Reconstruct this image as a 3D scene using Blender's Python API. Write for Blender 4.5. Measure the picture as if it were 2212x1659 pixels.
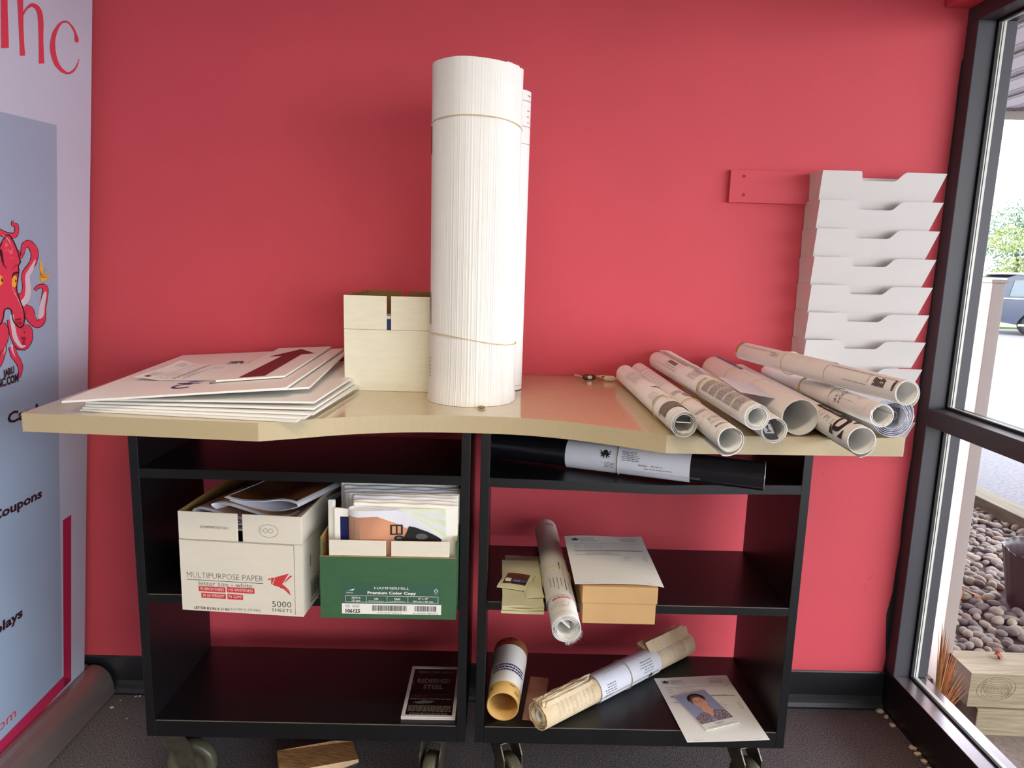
import bpy, bmesh, math, random
from math import pi, sin, cos, radians
from mathutils import Vector, Matrix
from mathutils.geometry import tessellate_polygon

for _o in list(bpy.data.objects):
    bpy.data.objects.remove(_o)
SC = bpy.context.scene
COL = SC.collection
R = random.Random(7)

# ------------------------------------------------------------------ camera
cam_d = bpy.data.cameras.new('camera')
cam_d.sensor_width = 36
cam_d.lens = 36 * 1550 / 2212
cam_d.clip_start = 0.02
cam_d.clip_end = 300
cam_o = bpy.data.objects.new('camera', cam_d)
COL.objects.link(cam_o)
_p, _y, _r = radians(9.8265), radians(0.7787), radians(1.6578)
_B = Matrix(((1, 0, 0), (0, 0, -1), (0, 1, 0)))
_Ry = Matrix(((cos(_y), 0, -sin(_y)), (0, 1, 0), (sin(_y), 0, cos(_y))))
_Rp = Matrix(((1, 0, 0), (0, cos(_p), -sin(_p)), (0, sin(_p), cos(_p))))
_Rr = Matrix(((cos(_r), -sin(_r), 0), (sin(_r), cos(_r), 0), (0, 0, 1)))
_M = _Rr @ _Rp @ _Ry @ _B
_cm = Matrix((_M[0], -_M[1], -_M[2])).transposed().to_4x4()
_cm.translation = (0, -2.1, 1.39)
cam_o.matrix_world = _cm
SC.camera = cam_o

# ------------------------------------------------------------------ view + world
SC.view_settings.view_transform = 'Standard'
SC.view_settings.look = 'None'
SC.view_settings.gamma = 1
SC.view_settings.use_curve_mapping = False
SC.view_settings.exposure = 0.68
SC.cycles.use_denoising = True
SC.cycles.max_bounces = 8
SC.cycles.diffuse_bounces = 5
SC.cycles.transparent_max_bounces = 12
SC.cycles.caustics_reflective = False
SC.cycles.caustics_refractive = False
SC.cycles.sample_clamp_indirect = 6.0

W = bpy.data.worlds.new('overcast_sky')
SC.world = W
W.use_nodes = True
_nt = W.node_tree
_bg = _nt.nodes['Background']
_tc = _nt.nodes.new('ShaderNodeTexCoord')
_sx = _nt.nodes.new('ShaderNodeSeparateXYZ')
_rp = _nt.nodes.new('ShaderNodeValToRGB')
_nt.links.new(_tc.outputs['Generated'], _sx.inputs[0])
_nt.links.new(_sx.outputs['Z'], _rp.inputs[0])
_nt.links.new(_rp.outputs[0], _bg.inputs[0])
_rp.color_ramp.elements[0].position = 0.0
_rp.color_ramp.elements[0].color = (0.96, 0.97, 1.0, 1)
_rp.color_ramp.elements[1].position = 1.0
_rp.color_ramp.elements[1].color = (0.80, 0.88, 1.0, 1)
_bg.inputs[1].default_value = 5.4


def area_light(name, loc, rot, sx, sy, power, color, spread=pi, portal=False):
    d = bpy.data.lights.new(name, 'AREA')
    d.shape = 'RECTANGLE'
    d.size, d.size_y = sx, sy
    d.energy = power
    d.color = color
    d.spread = spread
    o = bpy.data.objects.new(name, d)
    COL.objects.link(o)
    o.location = loc
    o.rotation_euler = rot
    if portal:
        d.cycles.is_portal = True
    return o


# warm ceiling lamps of the room (their fixtures are built with the ceiling)
area_light('ceiling_lamp_light', (-0.25, -1.75, 2.66), (0, 0, 0), 1.15, 0.3, 9.5, (1.0, 0.84, 0.58), spread=radians(128))
area_light('ceiling_lamp_light', (-0.25, -3.6, 2.66), (0, 0, 0), 1.15, 0.3, 8, (1.0, 0.89, 0.74), spread=radians(128))
area_light('added_window_portal', (0.93, -5.06, 1.1), (radians(-90), 0, pi), 0.7, 2.0, 1, (1, 1, 1), portal=True)  # sampling portal of the window added behind the camera
# daylight sampling portal in the shop window
area_light('window_portal', (1.40, -2.3, 1.1), (0, radians(90), 0), 2.1, 4.6, 1, (1, 1, 1), portal=True)


# ------------------------------------------------------------------ materials
def lin(c):
    return tuple(((v / 255) / 12.92 if v / 255 <= 0.04045 else ((v / 255 + 0.055) / 1.055) ** 2.4) for v in c) + (1.0,)


MATS = {}


def mat(name, rgb, rough=0.6, metal=0.0, spec=0.5, coat=0.0, var=0.0, vscale=8.0, bump=0.0, bscale=60.0,
        rgb2=None, stretch=None, kind='noise', detail=3.0, trans=0.0, sheen=0.0):
    """Procedural principled material: base colour varied by a noise / wave / voronoi texture, plus a bump."""
    m = bpy.data.materials.new(name)
    m.use_nodes = True
    nt = m.node_tree
    b = nt.nodes['Principled BSDF']
    b.inputs['Base Color'].default_value = lin(rgb)
    b.inputs['Roughness'].default_value = rough
    b.inputs['Metallic'].default_value = metal
    b.inputs['Specular IOR Level'].default_value = spec
    b.inputs['Coat Weight'].default_value = coat
    b.inputs['Coat Roughness'].default_value = 0.12
    if trans:
        b.inputs['Transmission Weight'].default_value = trans
    if sheen:
        b.inputs['Sheen Weight'].default_value = sheen
    tc = nt.nodes.new('ShaderNodeTexCoord')
    mp = nt.nodes.new('ShaderNodeMapping')
    nt.links.new(tc.outputs['Object'], mp.inputs[0])
    if stretch:
        mp.inputs['Scale'].default_value = stretch
    if var or rgb2:
        if kind == 'wave':
            t = nt.nodes.new('ShaderNodeTexWave')
            t.inputs['Scale'].default_value = vscale
            t.inputs['Distortion'].default_value = 6
            t.inputs['Detail'].default_value = 3
            out = t.outputs['Fac']
        elif kind == 'voronoi':
            t = nt.nodes.new('ShaderNodeTexVoronoi')
            t.inputs['Scale'].default_value = vscale
            out = t.outputs['Distance']
        else:
            t = nt.nodes.new('ShaderNodeTexNoise')
            t.inputs['Scale'].default_value = vscale
            t.inputs['Detail'].default_value = detail
            out = t.outputs['Fac']
        nt.links.new(mp.outputs[0], t.inputs['Vector'])
        rr = nt.nodes.new('ShaderNodeValToRGB')
        nt.links.new(out, rr.inputs[0])
        c1 = lin(rgb)
        if rgb2:
            c2 = lin(rgb2)
        else:
            c2 = tuple(min(1, v * (1 + var)) for v in c1[:3]) + (1,)
            c1 = tuple(v * (1 - var) for v in c1[:3]) + (1,)
        rr.color_ramp.elements[0].position = 0.3
        rr.color_ramp.elements[1].position = 0.7
        rr.color_ramp.elements[0].color = c1
        rr.color_ramp.elements[1].color = c2
        nt.links.new(rr.outputs[0], b.inputs['Base Color'])
    if bump:
        t2 = nt.nodes.new('ShaderNodeTexNoise')
        t2.inputs['Scale'].default_value = bscale
        t2.inputs['Detail'].default_value = 4
        nt.links.new(mp.outputs[0], t2.inputs['Vector'])
        bu = nt.nodes.new('ShaderNodeBump')
        bu.inputs['Strength'].default_value = bump
        bu.inputs['Distance'].default_value = 0.01
        nt.links.new(t2.outputs['Fac'], bu.inputs['Height'])
        nt.links.new(bu.outputs[0], b.inputs['Normal'])
    MATS[name] = m
    return m


mat('red_paint', (210, 79, 90), 0.62, var=0.05, vscale=2.2, bump=0.05, bscale=220, spec=0.28)
mat('room_paint', (168, 160, 152), 0.8, var=0.02)
mat('ceiling_tile', (215, 212, 205), 0.9, var=0.05, vscale=90)
mat('black_base', (27, 28, 32), 0.42, var=0.15, vscale=6, bump=0.03)
mat('frame_black', (68, 66, 72), 0.48, metal=0.0, spec=0.35, var=0.06, vscale=5)
mat('frame_edge', (26, 24, 27), 0.4, metal=0.0, var=0.1, vscale=9)
mat('gasket', (12, 12, 14), 0.6)
mat('spacer', (214, 210, 204), 0.35, var=0.1, vscale=20)
mat('alu', (205, 203, 205), 0.3, metal=0.7, var=0.05)
mat('carpet', (50, 48, 52), 0.95, rgb2=(146, 139, 139), vscale=300, detail=2, bump=0.7, bscale=300, spec=0.1)
mat('table_lam', (196, 178, 142), 0.14, var=0.03, vscale=60, bump=0.008, bscale=300, spec=0.55, coat=0.4)
mat('table_edge', (190, 172, 138), 0.42, var=0.03, vscale=200, bump=0.06, bscale=700)
mat('cart_black', (17, 17, 20), 0.34, var=0.2, vscale=5, bump=0.015, bscale=90, spec=0.5)
mat('cart_edge', (110, 102, 92), 0.5)
mat('steel', (104, 98, 84), 0.42, metal=0.75, var=0.25, vscale=30, bump=0.1)
mat('rubber', (74, 70, 62), 0.6, var=0.15, vscale=20)
mat('tyre_clear', (84, 80, 66), 0.35, var=0.2, vscale=18)
mat('pocket_white', (222, 216, 214), 0.42, var=0.01, bump=0.02, bscale=300)
mat('paper', (240, 238, 235), 0.72, var=0.015, vscale=30, spec=0.25)
mat('paper_cool', (226, 226, 238), 0.7, var=0.015, vscale=30, spec=0.25)
mat('paper_cream', (236, 224, 190), 0.8, rgb2=(226, 206, 172), vscale=24, spec=0.2)
mat('paper_old', (228, 210, 180), 0.85, rgb2=(206, 180, 144), vscale=14, bump=0.3, bscale=90, spec=0.15)
mat('napkin', (230, 226, 192), 0.9, var=0.03, vscale=40, bump=0.2, bscale=160, spec=0.1)
mat('coroplast', (240, 238, 234), 0.42, var=0.01)
mat('print_grey', (92, 90, 94), 0.7)
mat('print_light', (168, 164, 164), 0.7)
mat('print_black', (28, 26, 28), 0.6)
mat('print_dense', (150, 140, 122), 0.75, rgb2=(96, 86, 74), vscale=260)
mat('print_navy', (44, 46, 110), 0.6)
mat('print_maroon', (118, 34, 44), 0.6)
mat('print_red', (206, 58, 62), 0.6)
mat('print_pink', (220, 130, 128), 0.7)
mat('print_blue', (74, 88, 160), 0.6)
mat('print_white', (236, 234, 228), 0.6)
mat('print_orange', (214, 138, 70), 0.6)
mat('band_tan', (214, 192, 140), 0.6)
mat('band_grey', (190, 178, 160), 0.6)
mat('carton_white', (236, 232, 212), 0.8, var=0.03, vscale=18, bump=0.12, bscale=120, stretch=(1, 1, 5), spec=0.2)
mat('carton_white2', (226, 218, 204), 0.75, var=0.02, vscale=14, bump=0.1, bscale=120, stretch=(1, 1, 5), spec=0.2)
mat('kraft_inside', (150, 110, 60), 0.85, var=0.06, vscale=16)
mat('kraft', (196, 156, 108), 0.75, var=0.03, vscale=20, bump=0.05)
mat('kraft_tube', (206, 164, 96), 0.65, var=0.08, vscale=26)
mat('carton_green', (56, 96, 64), 0.6, var=0.06, vscale=12, bump=0.12, bscale=100, stretch=(1, 1, 4))
mat('label_green', (56, 92, 76), 0.5)
mat('blue_packet', (38, 52, 116), 0.5)
mat('cover_brown', (122, 96, 84), 0.35, rgb2=(196, 150, 122), vscale=9, stretch=(1, 1, 0.6))
mat('cover_dusk', (226, 160, 120), 0.35, rgb2=(150, 110, 100), vscale=7)
mat('cover_dark', (30, 24, 24), 0.35, rgb2=(110, 66, 36), vscale=12)
mat('cover_navy', (30, 34, 92), 0.35)
mat('cover_green', (206, 222, 170), 0.5, rgb2=(240, 240, 224), vscale=8)
mat('tractor', (26, 24, 26), 0.5)
mat('tube_black', (22, 22, 28), 0.25, var=0.2, vscale=30, spec=0.6)
mat('wood_block', (186, 138, 88), 0.6, rgb2=(132, 90, 54), vscale=14, stretch=(1.6, 12, 6), detail=4)
mat('wood_cut', (236, 200, 156), 0.6, var=0.05, vscale=30)
mat('timber', (158, 145, 121), 0.75, rgb2=(127, 111, 87), vscale=9, stretch=(0.9, 11, 14), detail=5)
mat('timber_far', (121, 108, 89), 0.8, rgb2=(90, 77, 61), vscale=6, stretch=(9, 0.8, 10), detail=5)
mat('sill_sheen', (176, 168, 174), 0.2, metal=0.8, var=0.05)  # pale metal puts the daylight sheen into the black sill's top
mat('knot', (117, 100, 76), 0.8)
mat('timber_end', (97, 80, 68), 0.9, rgb2=(69, 56, 50), vscale=20)
mat('banner_white', (198, 208, 230), 0.5, var=0.01)
mat('b_blue', (158, 178, 206), 0.5, var=0.03, vscale=1.5)
mat('b_crim', (186, 36, 82), 0.5)
mat('b_red', (218, 66, 88), 0.5)
mat('b_dark', (52, 24, 34), 0.5)
mat('b_octo', (222, 62, 92), 0.5)
mat('b_octolight', (238, 110, 124), 0.5)
mat('b_pale', (214, 202, 216), 0.5)
mat('b_yel', (246, 184, 52), 0.5)
mat('cassette', (170, 158, 156), 0.36, metal=0.8, var=0.03)
mat('flyer_black', (18, 14, 16), 0.2)
mat('flyer_grey', (126, 118, 112), 0.5)
mat('flyer_dim', (92, 50, 48), 0.5)
mat('frame_white', (206, 196, 196), 0.3)
mat('skin', (226, 168, 148), 0.5)
mat('lips', (176, 70, 78), 0.5)
mat('hair_grey', (104, 88, 76), 0.6, rgb2=(60, 48, 42), vscale=300)
mat('photo_blue', (146, 160, 196), 0.4)
mat('blouse', (56, 48, 60), 0.5, rgb2=(172, 160, 176), kind='voronoi', vscale=320)
mat('wrapper_brown', (64, 38, 26), 0.25, rgb2=(110, 70, 40), vscale=200)
mat('wrapper_clear', (226, 214, 190), 0.2, var=0.05, vscale=80)
mat('insect', (96, 74, 44), 0.5, rgb2=(180, 150, 110), vscale=400)
mat('foam', (226, 206, 172), 0.9, var=0.08, vscale=200)
mat('asphalt', (84, 80, 85), 0.95, rgb2=(109, 105, 111), vscale=40, bump=0.2)
mat('gravel_base', (97, 80, 79), 0.95, var=0.2, vscale=30)
for _i, _c in enumerate(((138, 124, 116), (117, 106, 105), (155, 142, 126), (103, 93, 93), (146, 127, 116), (129, 117, 109))):
    mat('pebble_%d' % _i, _c, 0.75, var=0.06, vscale=40)
mat('post_white', (148, 139, 134), 0.6, var=0.02)
mat('soffit_dark', (96, 90, 92), 0.8)
mat('straw', (179, 129, 74), 0.8, rgb2=(153, 90, 50), vscale=50)
mat('leaf_red', (166, 97, 77), 0.8, rgb2=(142, 69, 53), vscale=30)
mat('leaf_yellow', (187, 172, 72), 0.8)
mat('pot_plastic', (63, 50, 56), 0.4, var=0.12, vscale=30)
mat('car_paint', (34, 44, 66), 0.25, metal=0.2, coat=0.6)
mat('car_glass', (56, 74, 84), 0.08, spec=0.8)
mat('chrome', (220, 220, 224), 0.2, metal=0.8)
mat('tyre', (28, 28, 30), 0.8)
mat('grass', (121, 153, 72), 0.9, rgb2=(153, 174, 97), vscale=3)
mat('leaves_a', (84, 105, 90), 0.8, rgb2=(113, 130, 111), vscale=2)
mat('leaves_b', (113, 122, 74), 0.8, rgb2=(138, 143, 95), vscale=2)
mat('bark', (90, 74, 62), 0.9)
mat('siding', (121, 121, 129), 0.8)
mat('concrete', (134, 121, 111), 0.9, rgb2=(113, 101, 93), vscale=60, bump=0.2)


def mat_lamp():
    m = bpy.data.materials.new('lamp_diffuser')
    m.use_nodes = True
    b = m.node_tree.nodes['Principled BSDF']
    b.inputs['Emission Color'].default_value = (1, 0.9, 0.75, 1)
    b.inputs['Emission Strength'].default_value = 2.0
    MATS['lamp_diffuser'] = m


mat_lamp()


def mat_glass():
    m = bpy.data.materials.new('window_glass')
    m.use_nodes = True
    nt = m.node_tree
    nt.nodes.clear()
    o = nt.nodes.new('ShaderNodeOutputMaterial')
    mx = nt.nodes.new('ShaderNodeMixShader')
    fr = nt.nodes.new('ShaderNodeFresnel')
    fr.inputs[0].default_value = 1.25
    tr = nt.nodes.new('ShaderNodeBsdfTransparent')
    tr.inputs[0].default_value = (0.97, 0.985, 0.98, 1)
    gl = nt.nodes.new('ShaderNodeBsdfGlossy')
    gl.inputs['Roughness'].default_value = 0.02
    ge = nt.nodes.new('ShaderNodeNewGeometry')
    inv = nt.nodes.new('ShaderNodeMath')
    inv.operation = 'SUBTRACT'
    inv.inputs[0].default_value = 1.0
    nt.links.new(ge.outputs['Backfacing'], inv.inputs[1])
    ml = nt.nodes.new('ShaderNodeMath')
    ml.operation = 'MULTIPLY'
    nt.links.new(fr.outputs[0], ml.inputs[0])
    nt.links.new(inv.outputs[0], ml.inputs[1])
    nt.links.new(ml.outputs[0], mx.inputs[0])
    nt.links.new(tr.outputs[0], mx.inputs[1])
    nt.links.new(gl.outputs[0], mx.inputs[2])
    nt.links.new(mx.outputs[0], o.inputs[0])
    MATS['window_glass'] = m


mat_glass()


def mat_soffit():
    """white vented soffit: long seams and rows of short dark slots, from object coordinates"""
    m = mat('soffit_vent', (232, 222, 224), 0.6)
    nt = m.node_tree
    b = nt.nodes['Principled BSDF']
    tc = nt.nodes.new('ShaderNodeTexCoord')
    br = nt.nodes.new('ShaderNodeTexBrick')
    br.inputs['Scale'].default_value = 1.0
    br.inputs['Brick Width'].default_value = 0.10
    br.inputs['Row Height'].default_value = 0.016
    br.inputs['Mortar Size'].default_value = 0.0045
    br.inputs['Mortar Smooth'].default_value = 0.2
    br.offset = 0.0
    br.inputs['Color1'].default_value = lin((86, 78, 84))
    br.inputs['Color2'].default_value = lin((86, 78, 84))
    br.inputs['Mortar'].default_value = lin((234, 224, 226))
    sp = nt.nodes.new('ShaderNodeSeparateXYZ')
    nt.links.new(tc.outputs['Object'], sp.inputs[0])
    md = nt.nodes.new('ShaderNodeMath')
    md.operation = 'PINGPONG'
    md.inputs[1].default_value = 0.15
    nt.links.new(sp.outputs[0], md.inputs[0])
    gt = nt.nodes.new('ShaderNodeMath')
    gt.operation = 'GREATER_THAN'
    gt.inputs[1].default_value = 0.07
    nt.links.new(md.outputs[0], gt.inputs[0])
    nt.links.new(tc.outputs['Object'], br.inputs['Vector'])
    mx = nt.nodes.new('ShaderNodeMixRGB')
    mx.inputs[1].default_value = lin((234, 224, 226))
    nt.links.new(gt.outputs[0], mx.inputs[0])
    nt.links.new(br.outputs['Color'], mx.inputs[2])
    nt.links.new(mx.outputs[0], b.inputs['Base Color'])


mat_soffit()


# ------------------------------------------------------------------ mesh builder
def V(*a):
    return Vector(a)


class MB:
    def __init__(self):
        self.v, self.f, self.m, self.s, self.mats = [], [], [], [], []

    def mi(self, name):
        if name not in self.mats:
            self.mats.append(name)
        return self.mats.index(name)

    def add(self, verts, faces, m, smooth=False):
        o = len(self.v)
        self.v += [tuple(p) for p in verts]
        k = self.mi(m)
        for f in faces:
            self.f.append(tuple(i + o for i in f))
            self.m.append(k)
            self.s.append(smooth)
        return self

    def box(self, x0, y0, z0, x1, y1, z1, m, mtx=None, mats=None):
        vs = [V(x, y, z) for x in (x0, x1) for y in (y0, y1) for z in (z0, z1)]
        if mtx:
            vs = [mtx @ p for p in vs]
        fs = [(0, 1, 3, 2), (4, 6, 7, 5), (0, 4, 5, 1), (2, 3, 7, 6), (0, 2, 6, 4), (1, 5, 7, 3)]  # -x +x -y +y -z +z
        if mats:
            o = len(self.v)
            self.v += [tuple(p) for p in vs]
            for f, mm in zip(fs, mats):
                self.f.append(tuple(i + o for i in f))
                self.m.append(self.mi(mm or m))
                self.s.append(False)
            return self
        return self.add(vs, fs, m)

    def prism(self, pts, z0, z1, m, mtx=None, mside=None):
        """polygon pts (x,y) extruded z0..z1"""
        n = len(pts)
        vs = [V(p[0], p[1], z0) for p in pts] + [V(p[0], p[1], z1) for p in pts]
        if mtx:
            vs = [mtx @ p for p in vs]
        tri = tessellate_polygon([[V(p[0], p[1], 0) for p in pts]])
        self.add(vs, [tuple(reversed(t)) for t in tri] + [tuple(i + n for i in t) for t in tri], m)
        self.add(vs, [(i, (i + 1) % n, (i + 1) % n + n, i + n) for i in range(n)], mside or m)
        return self

    def grid(self, P, m, smooth=True, closed_u=False, closed_v=False):
        """P[i][j] grid of points"""
        nu, nv = len(P), len(P[0])
        vs = [p for row in P for p in row]
        fs = []
        for i in range(nu - (0 if closed_u else 1)):
            for j in range(nv - (0 if closed_v else 1)):
                a, b = i, (i + 1) % nu
                c, d = j, (j + 1) % nv
                fs.append((a * nv + c, b * nv + c, b * nv + d, a * nv + d))
        return self.add(vs, fs, m, smooth)

    def tube(self, pts, r, m, seg=10, closed=False, caps=True, radii=None):
        pts = [Vector(p) for p in pts]
        n = len(pts)
        rings = []
        up = None
        for i, p in enumerate(pts):
            a = pts[(i - 1) % n] if (closed or i > 0) else p
            b = pts[(i + 1) % n] if (closed or i < n - 1) else p
            d = (b - a).normalized()
            if up is None:
                up = V(0, 0, 1) if abs(d.z) < 0.9 else V(1, 0, 0)
            x = d.cross(up)
            if x.length < 1e-6:
                x = d.cross(V(0, 1, 0))
            x.normalize()
            up = x.cross(d).normalized()
            rr = radii[i] if radii else r
            rings.append([p + x * (rr * cos(2 * pi * k / seg)) + up * (rr * sin(2 * pi * k / seg)) for k in range(seg)])
        self.grid(rings, m, True, closed_u=closed, closed_v=True)
        if caps and not closed:
            self.add(rings[0], [tuple(range(seg))], m)
            self.add(rings[-1], [tuple(reversed(range(seg)))], m)
        return self

    def cyl(self, a, b, r, m, seg=24, r2=None, caps=True):
        return self.tube([a, b], r, m, seg, caps=caps, radii=[r, r if r2 is None else r2])

    def slab(self, P, t, m, medge=None, smooth=True):
        """sheet with thickness t from a point grid, offset along -normal"""
        nu, nv = len(P), len(P[0])
        P = [[Vector(p) for p in row] for row in P]
        Q = []
        for i in range(nu):
            row = []
            for j in range(nv):
                du = P[min(i + 1, nu - 1)][j] - P[max(i - 1, 0)][j]
                dv = P[i][min(j + 1, nv - 1)] - P[i][max(j - 1, 0)]
                nn = du.cross(dv)
                nn = nn.normalized() if nn.length > 1e-12 else V(0, 0, 1)
                row.append(P[i][j] - nn * t)
            Q.append(row)
        self.grid(P, m, smooth)
        self.grid([list(reversed(r_)) for r_ in Q], m, smooth)
        me = medge or m
        for a, b in ((P[0], Q[0]), (Q[-1], P[-1])):
            self.grid([a, b], me, False)
        for k, fl in ((0, True), (nv - 1, False)):
            a = [r_[k] for r_ in P]
            b = [r_[k] for r_ in Q]
            self.grid([b, a] if fl else [a, b], me, False)
        return self

    def build(self, name, parent=None, bevel=0, seg=2, angle=40):
        me = bpy.data.meshes.new(name)
        me.from_pydata(self.v, [], self.f)
        for n in self.mats:
            me.materials.append(MATS[n])
        me.polygons.foreach_set('material_index', self.m)
        me.polygons.foreach_set('use_smooth', self.s)
        me.update()
        o = bpy.data.objects.new(name, me)
        COL.objects.link(o)
        if parent:
            o.parent = parent
        if bevel:
            bm = o.modifiers.new('bevel', 'BEVEL')
            bm.width = bevel
            bm.segments = seg
            bm.limit_method = 'ANGLE'
            bm.angle_limit = radians(angle)
        return o


def tag(o, label=None, cat=None, group=None, kind=None):
    if label:
        o['label'] = label
    if cat:
        o['category'] = cat
    if group:
        o['group'] = group
    if kind:
        o['kind'] = kind
    return o


def empty(name, loc=(0, 0, 0), rz=0):
    o = bpy.data.objects.new(name, None)
    o.empty_display_size = 0.05
    COL.objects.link(o)
    o.location = loc
    o.rotation_euler = (0, 0, rz)
    return o


def copy_tree(o, parent=None):
    c = o.copy()
    COL.objects.link(c)
    if parent:
        c.parent = parent
    for ch in [x for x in bpy.data.objects if x.parent == o]:
        copy_tree(ch, c)
    return c


# ------------------------------------------------------------------ printing on surfaces
_TC = {}


def text_geo(s, weight=0.0):
    key = (s, weight)
    if key not in _TC:
        cu = bpy.data.curves.new('t', 'FONT')
        cu.body = s
        cu.size = 1.0
        cu.offset = weight
        cu.resolution_u = 2
        ob = bpy.data.objects.new('t', cu)
        COL.objects.link(ob)
        bpy.context.view_layer.update()
        dg = bpy.context.evaluated_depsgraph_get()
        me = ob.evaluated_get(dg).to_mesh()
        vs = [(v.co.x, v.co.y) for v in me.vertices]
        fs = [tuple(p.vertices) for p in me.polygons]
        ob.evaluated_get(dg).to_mesh_clear()
        bpy.data.objects.remove(ob)
        bpy.data.curves.remove(cu)
        _TC[key] = (vs, fs)
    return _TC[key]


def flat(O, U, Vv):
    O, U, Vv = Vector(O), Vector(U).normalized(), Vector(Vv).normalized()
    N = U.cross(Vv).normalized()
    return lambda u, v, e: O + U * u + Vv * v + N * e


def rotmap(mp, u0, v0, ang):
    c, s = cos(ang), sin(ang)
    return lambda u, v, e: mp(u0 + u * c - v * s, v0 + u * s + v * c, e)


def put(mb, mp, verts, faces, m, e=0.0004, maxlen=None):
    verts = list(verts)
    if maxlen:
        tris = []
        for f in faces:
            for i in range(1, len(f) - 1):
                tris.append((f[0], f[i], f[i + 1]))
        out = []
        cache = {}

        def mid(a, b):
            k = (min(a, b), max(a, b))
            if k not in cache:
                verts.append(((verts[a][0] + verts[b][0]) / 2, (verts[a][1] + verts[b][1]) / 2))
                cache[k] = len(verts) - 1
            return cache[k]
        st = tris
        guard = 0
        while st and guard < 200000:
            guard += 1
            a, b, c = st.pop()
            L = [math.dist(verts[a], verts[b]), math.dist(verts[b], verts[c]), math.dist(verts[c], verts[a])]
            k = L.index(max(L))
            if L[k] <= maxlen:
                out.append((a, b, c))
                continue
            if k == 0:
                m_ = mid(a, b)
                st += [(a, m_, c), (m_, b, c)]
            elif k == 1:
                m_ = mid(b, c)
                st += [(a, b, m_), (a, m_, c)]
            else:
                m_ = mid(c, a)
                st += [(a, b, m_), (m_, b, c)]
        faces = out
    mb.add([mp(u, v, e) for u, v in verts], faces, m)


def ptext(mb, mp, s, u, v, h, m, w=None, weight=0.0, e=0.0005, align='l', maxlen=None, slant=0.0):
    """s with cap height h, its left (or centre) at u and its baseline at v; w squeezes it to a width"""
    vs, fs = text_geo(s, weight)
    if not vs:
        return
    x0 = min(p[0] for p in vs)
    x1 = max(p[0] for p in vs)
    ky = h / 0.73
    kx = (w / (x1 - x0)) if w else ky
    off = {'l': 0, 'c': -(x1 - x0) * kx / 2, 'r': -(x1 - x0) * kx}[align]
    put(mb, mp, [(u + off + (p[0] - x0) * kx + slant * p[1] * ky, v + p[1] * ky) for p in vs], fs, m, e, maxlen)


def prect(mb, mp, u0, v0, u1, v1, m, e=0.0004, maxlen=None):
    put(mb, mp, [(u0, v0), (u1, v0), (u1, v1), (u0, v1)], [(0, 1, 2, 3)], m, e, maxlen)


def ppoly(mb, mp, pts, m, e=0.0004, maxlen=None):
    tri = tessellate_polygon([[V(p[0], p[1], 0) for p in pts]])
    # keep the faces turned outwards
    fs = []
    for t in tri:
        a, b, c = (pts[i] for i in t)
        ar = (b[0] - a[0]) * (c[1] - a[1]) - (c[0] - a[0]) * (b[1] - a[1])
        fs.append(tuple(t) if ar > 0 else tuple(reversed(t)))
    put(mb, mp, pts, fs, m, e, maxlen)


def pframe(mb, mp, u0, v0, u1, v1, t, m, e=0.0004, maxlen=None):
    prect(mb, mp, u0, v0, u1, v0 + t, m, e, maxlen)
    prect(mb, mp, u0, v1 - t, u1, v1, m, e, maxlen)
    prect(mb, mp, u0, v0, u0 + t, v1, m, e, maxlen)
    prect(mb, mp, u1 - t, v0, u1, v1, m, e, maxlen)


def plines(mb, mp, u0, v0, u1, v1, n, th, m, seed=0, fill=0.75, e=0.0004, maxlen=None, word=0.008):
    """rows of word-like dashes: unreadable small print"""
    rr = random.Random(seed)
    for i in range(n):
        v = v1 - (i + 0.5) * (v1 - v0) / n
        end = u0 + (u1 - u0) * (fill + (1 - fill) * rr.random())
        u = u0
        while u < end:
            w = word * (0.4 + rr.random())
            prect(mb, mp, u, v - th / 2, min(u + w, end), v + th / 2, m, e, maxlen)
            u += w + word * 0.22


def plogo(mb, mp, u, v, s, m, e=0.0005, maxlen=None):
    """small dark octopus emblem of the letterheads: round head with curling arms"""
    ppoly(mb, mp, [(u + s * 0.22 * cos(a), v + s * 0.12 + s * 0.26 * sin(a)) for a in [2 * pi * k / 12 for k in range(12)]], m, e, maxlen)
    for sx in (-1, 1):
        for k, (ex, ey) in enumerate(((0.5, 0.3), (0.52, 0.02), (0.42, -0.28), (0.16, -0.42))):
            p0 = (u + sx * s * 0.12, v - s * 0.02)
            p1 = (u + sx * s * ex * 0.65, v + s * (ey * 0.4 - 0.1))
            p2 = (u + sx * s * ex, v + s * ey)
            pl = []
            for t in (0, .25, .5, .75, 1):
                x = (1 - t) ** 2 * p0[0] + 2 * t * (1 - t) * p1[0] + t * t * p2[0]
                y = (1 - t) ** 2 * p0[1] + 2 * t * (1 - t) * p1[1] + t * t * p2[1]
                pl.append((x, y, s * 0.075 * (1.1 - t * 0.7)))
            for a, b in zip(pl[:-1], pl[1:]):
                dx, dy = b[0] - a[0], b[1] - a[1]
                L = math.hypot(dx, dy) or 1
                nx, ny = -dy / L, dx / L
                ppoly(mb, mp, [(a[0] + nx * a[2], a[1] + ny * a[2]), (a[0] - nx * a[2], a[1] - ny * a[2]),
                               (b[0] - nx * b[2], b[1] - ny * b[2]), (b[0] + nx * b[2], b[1] + ny * b[2])], m, e, maxlen)

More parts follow.
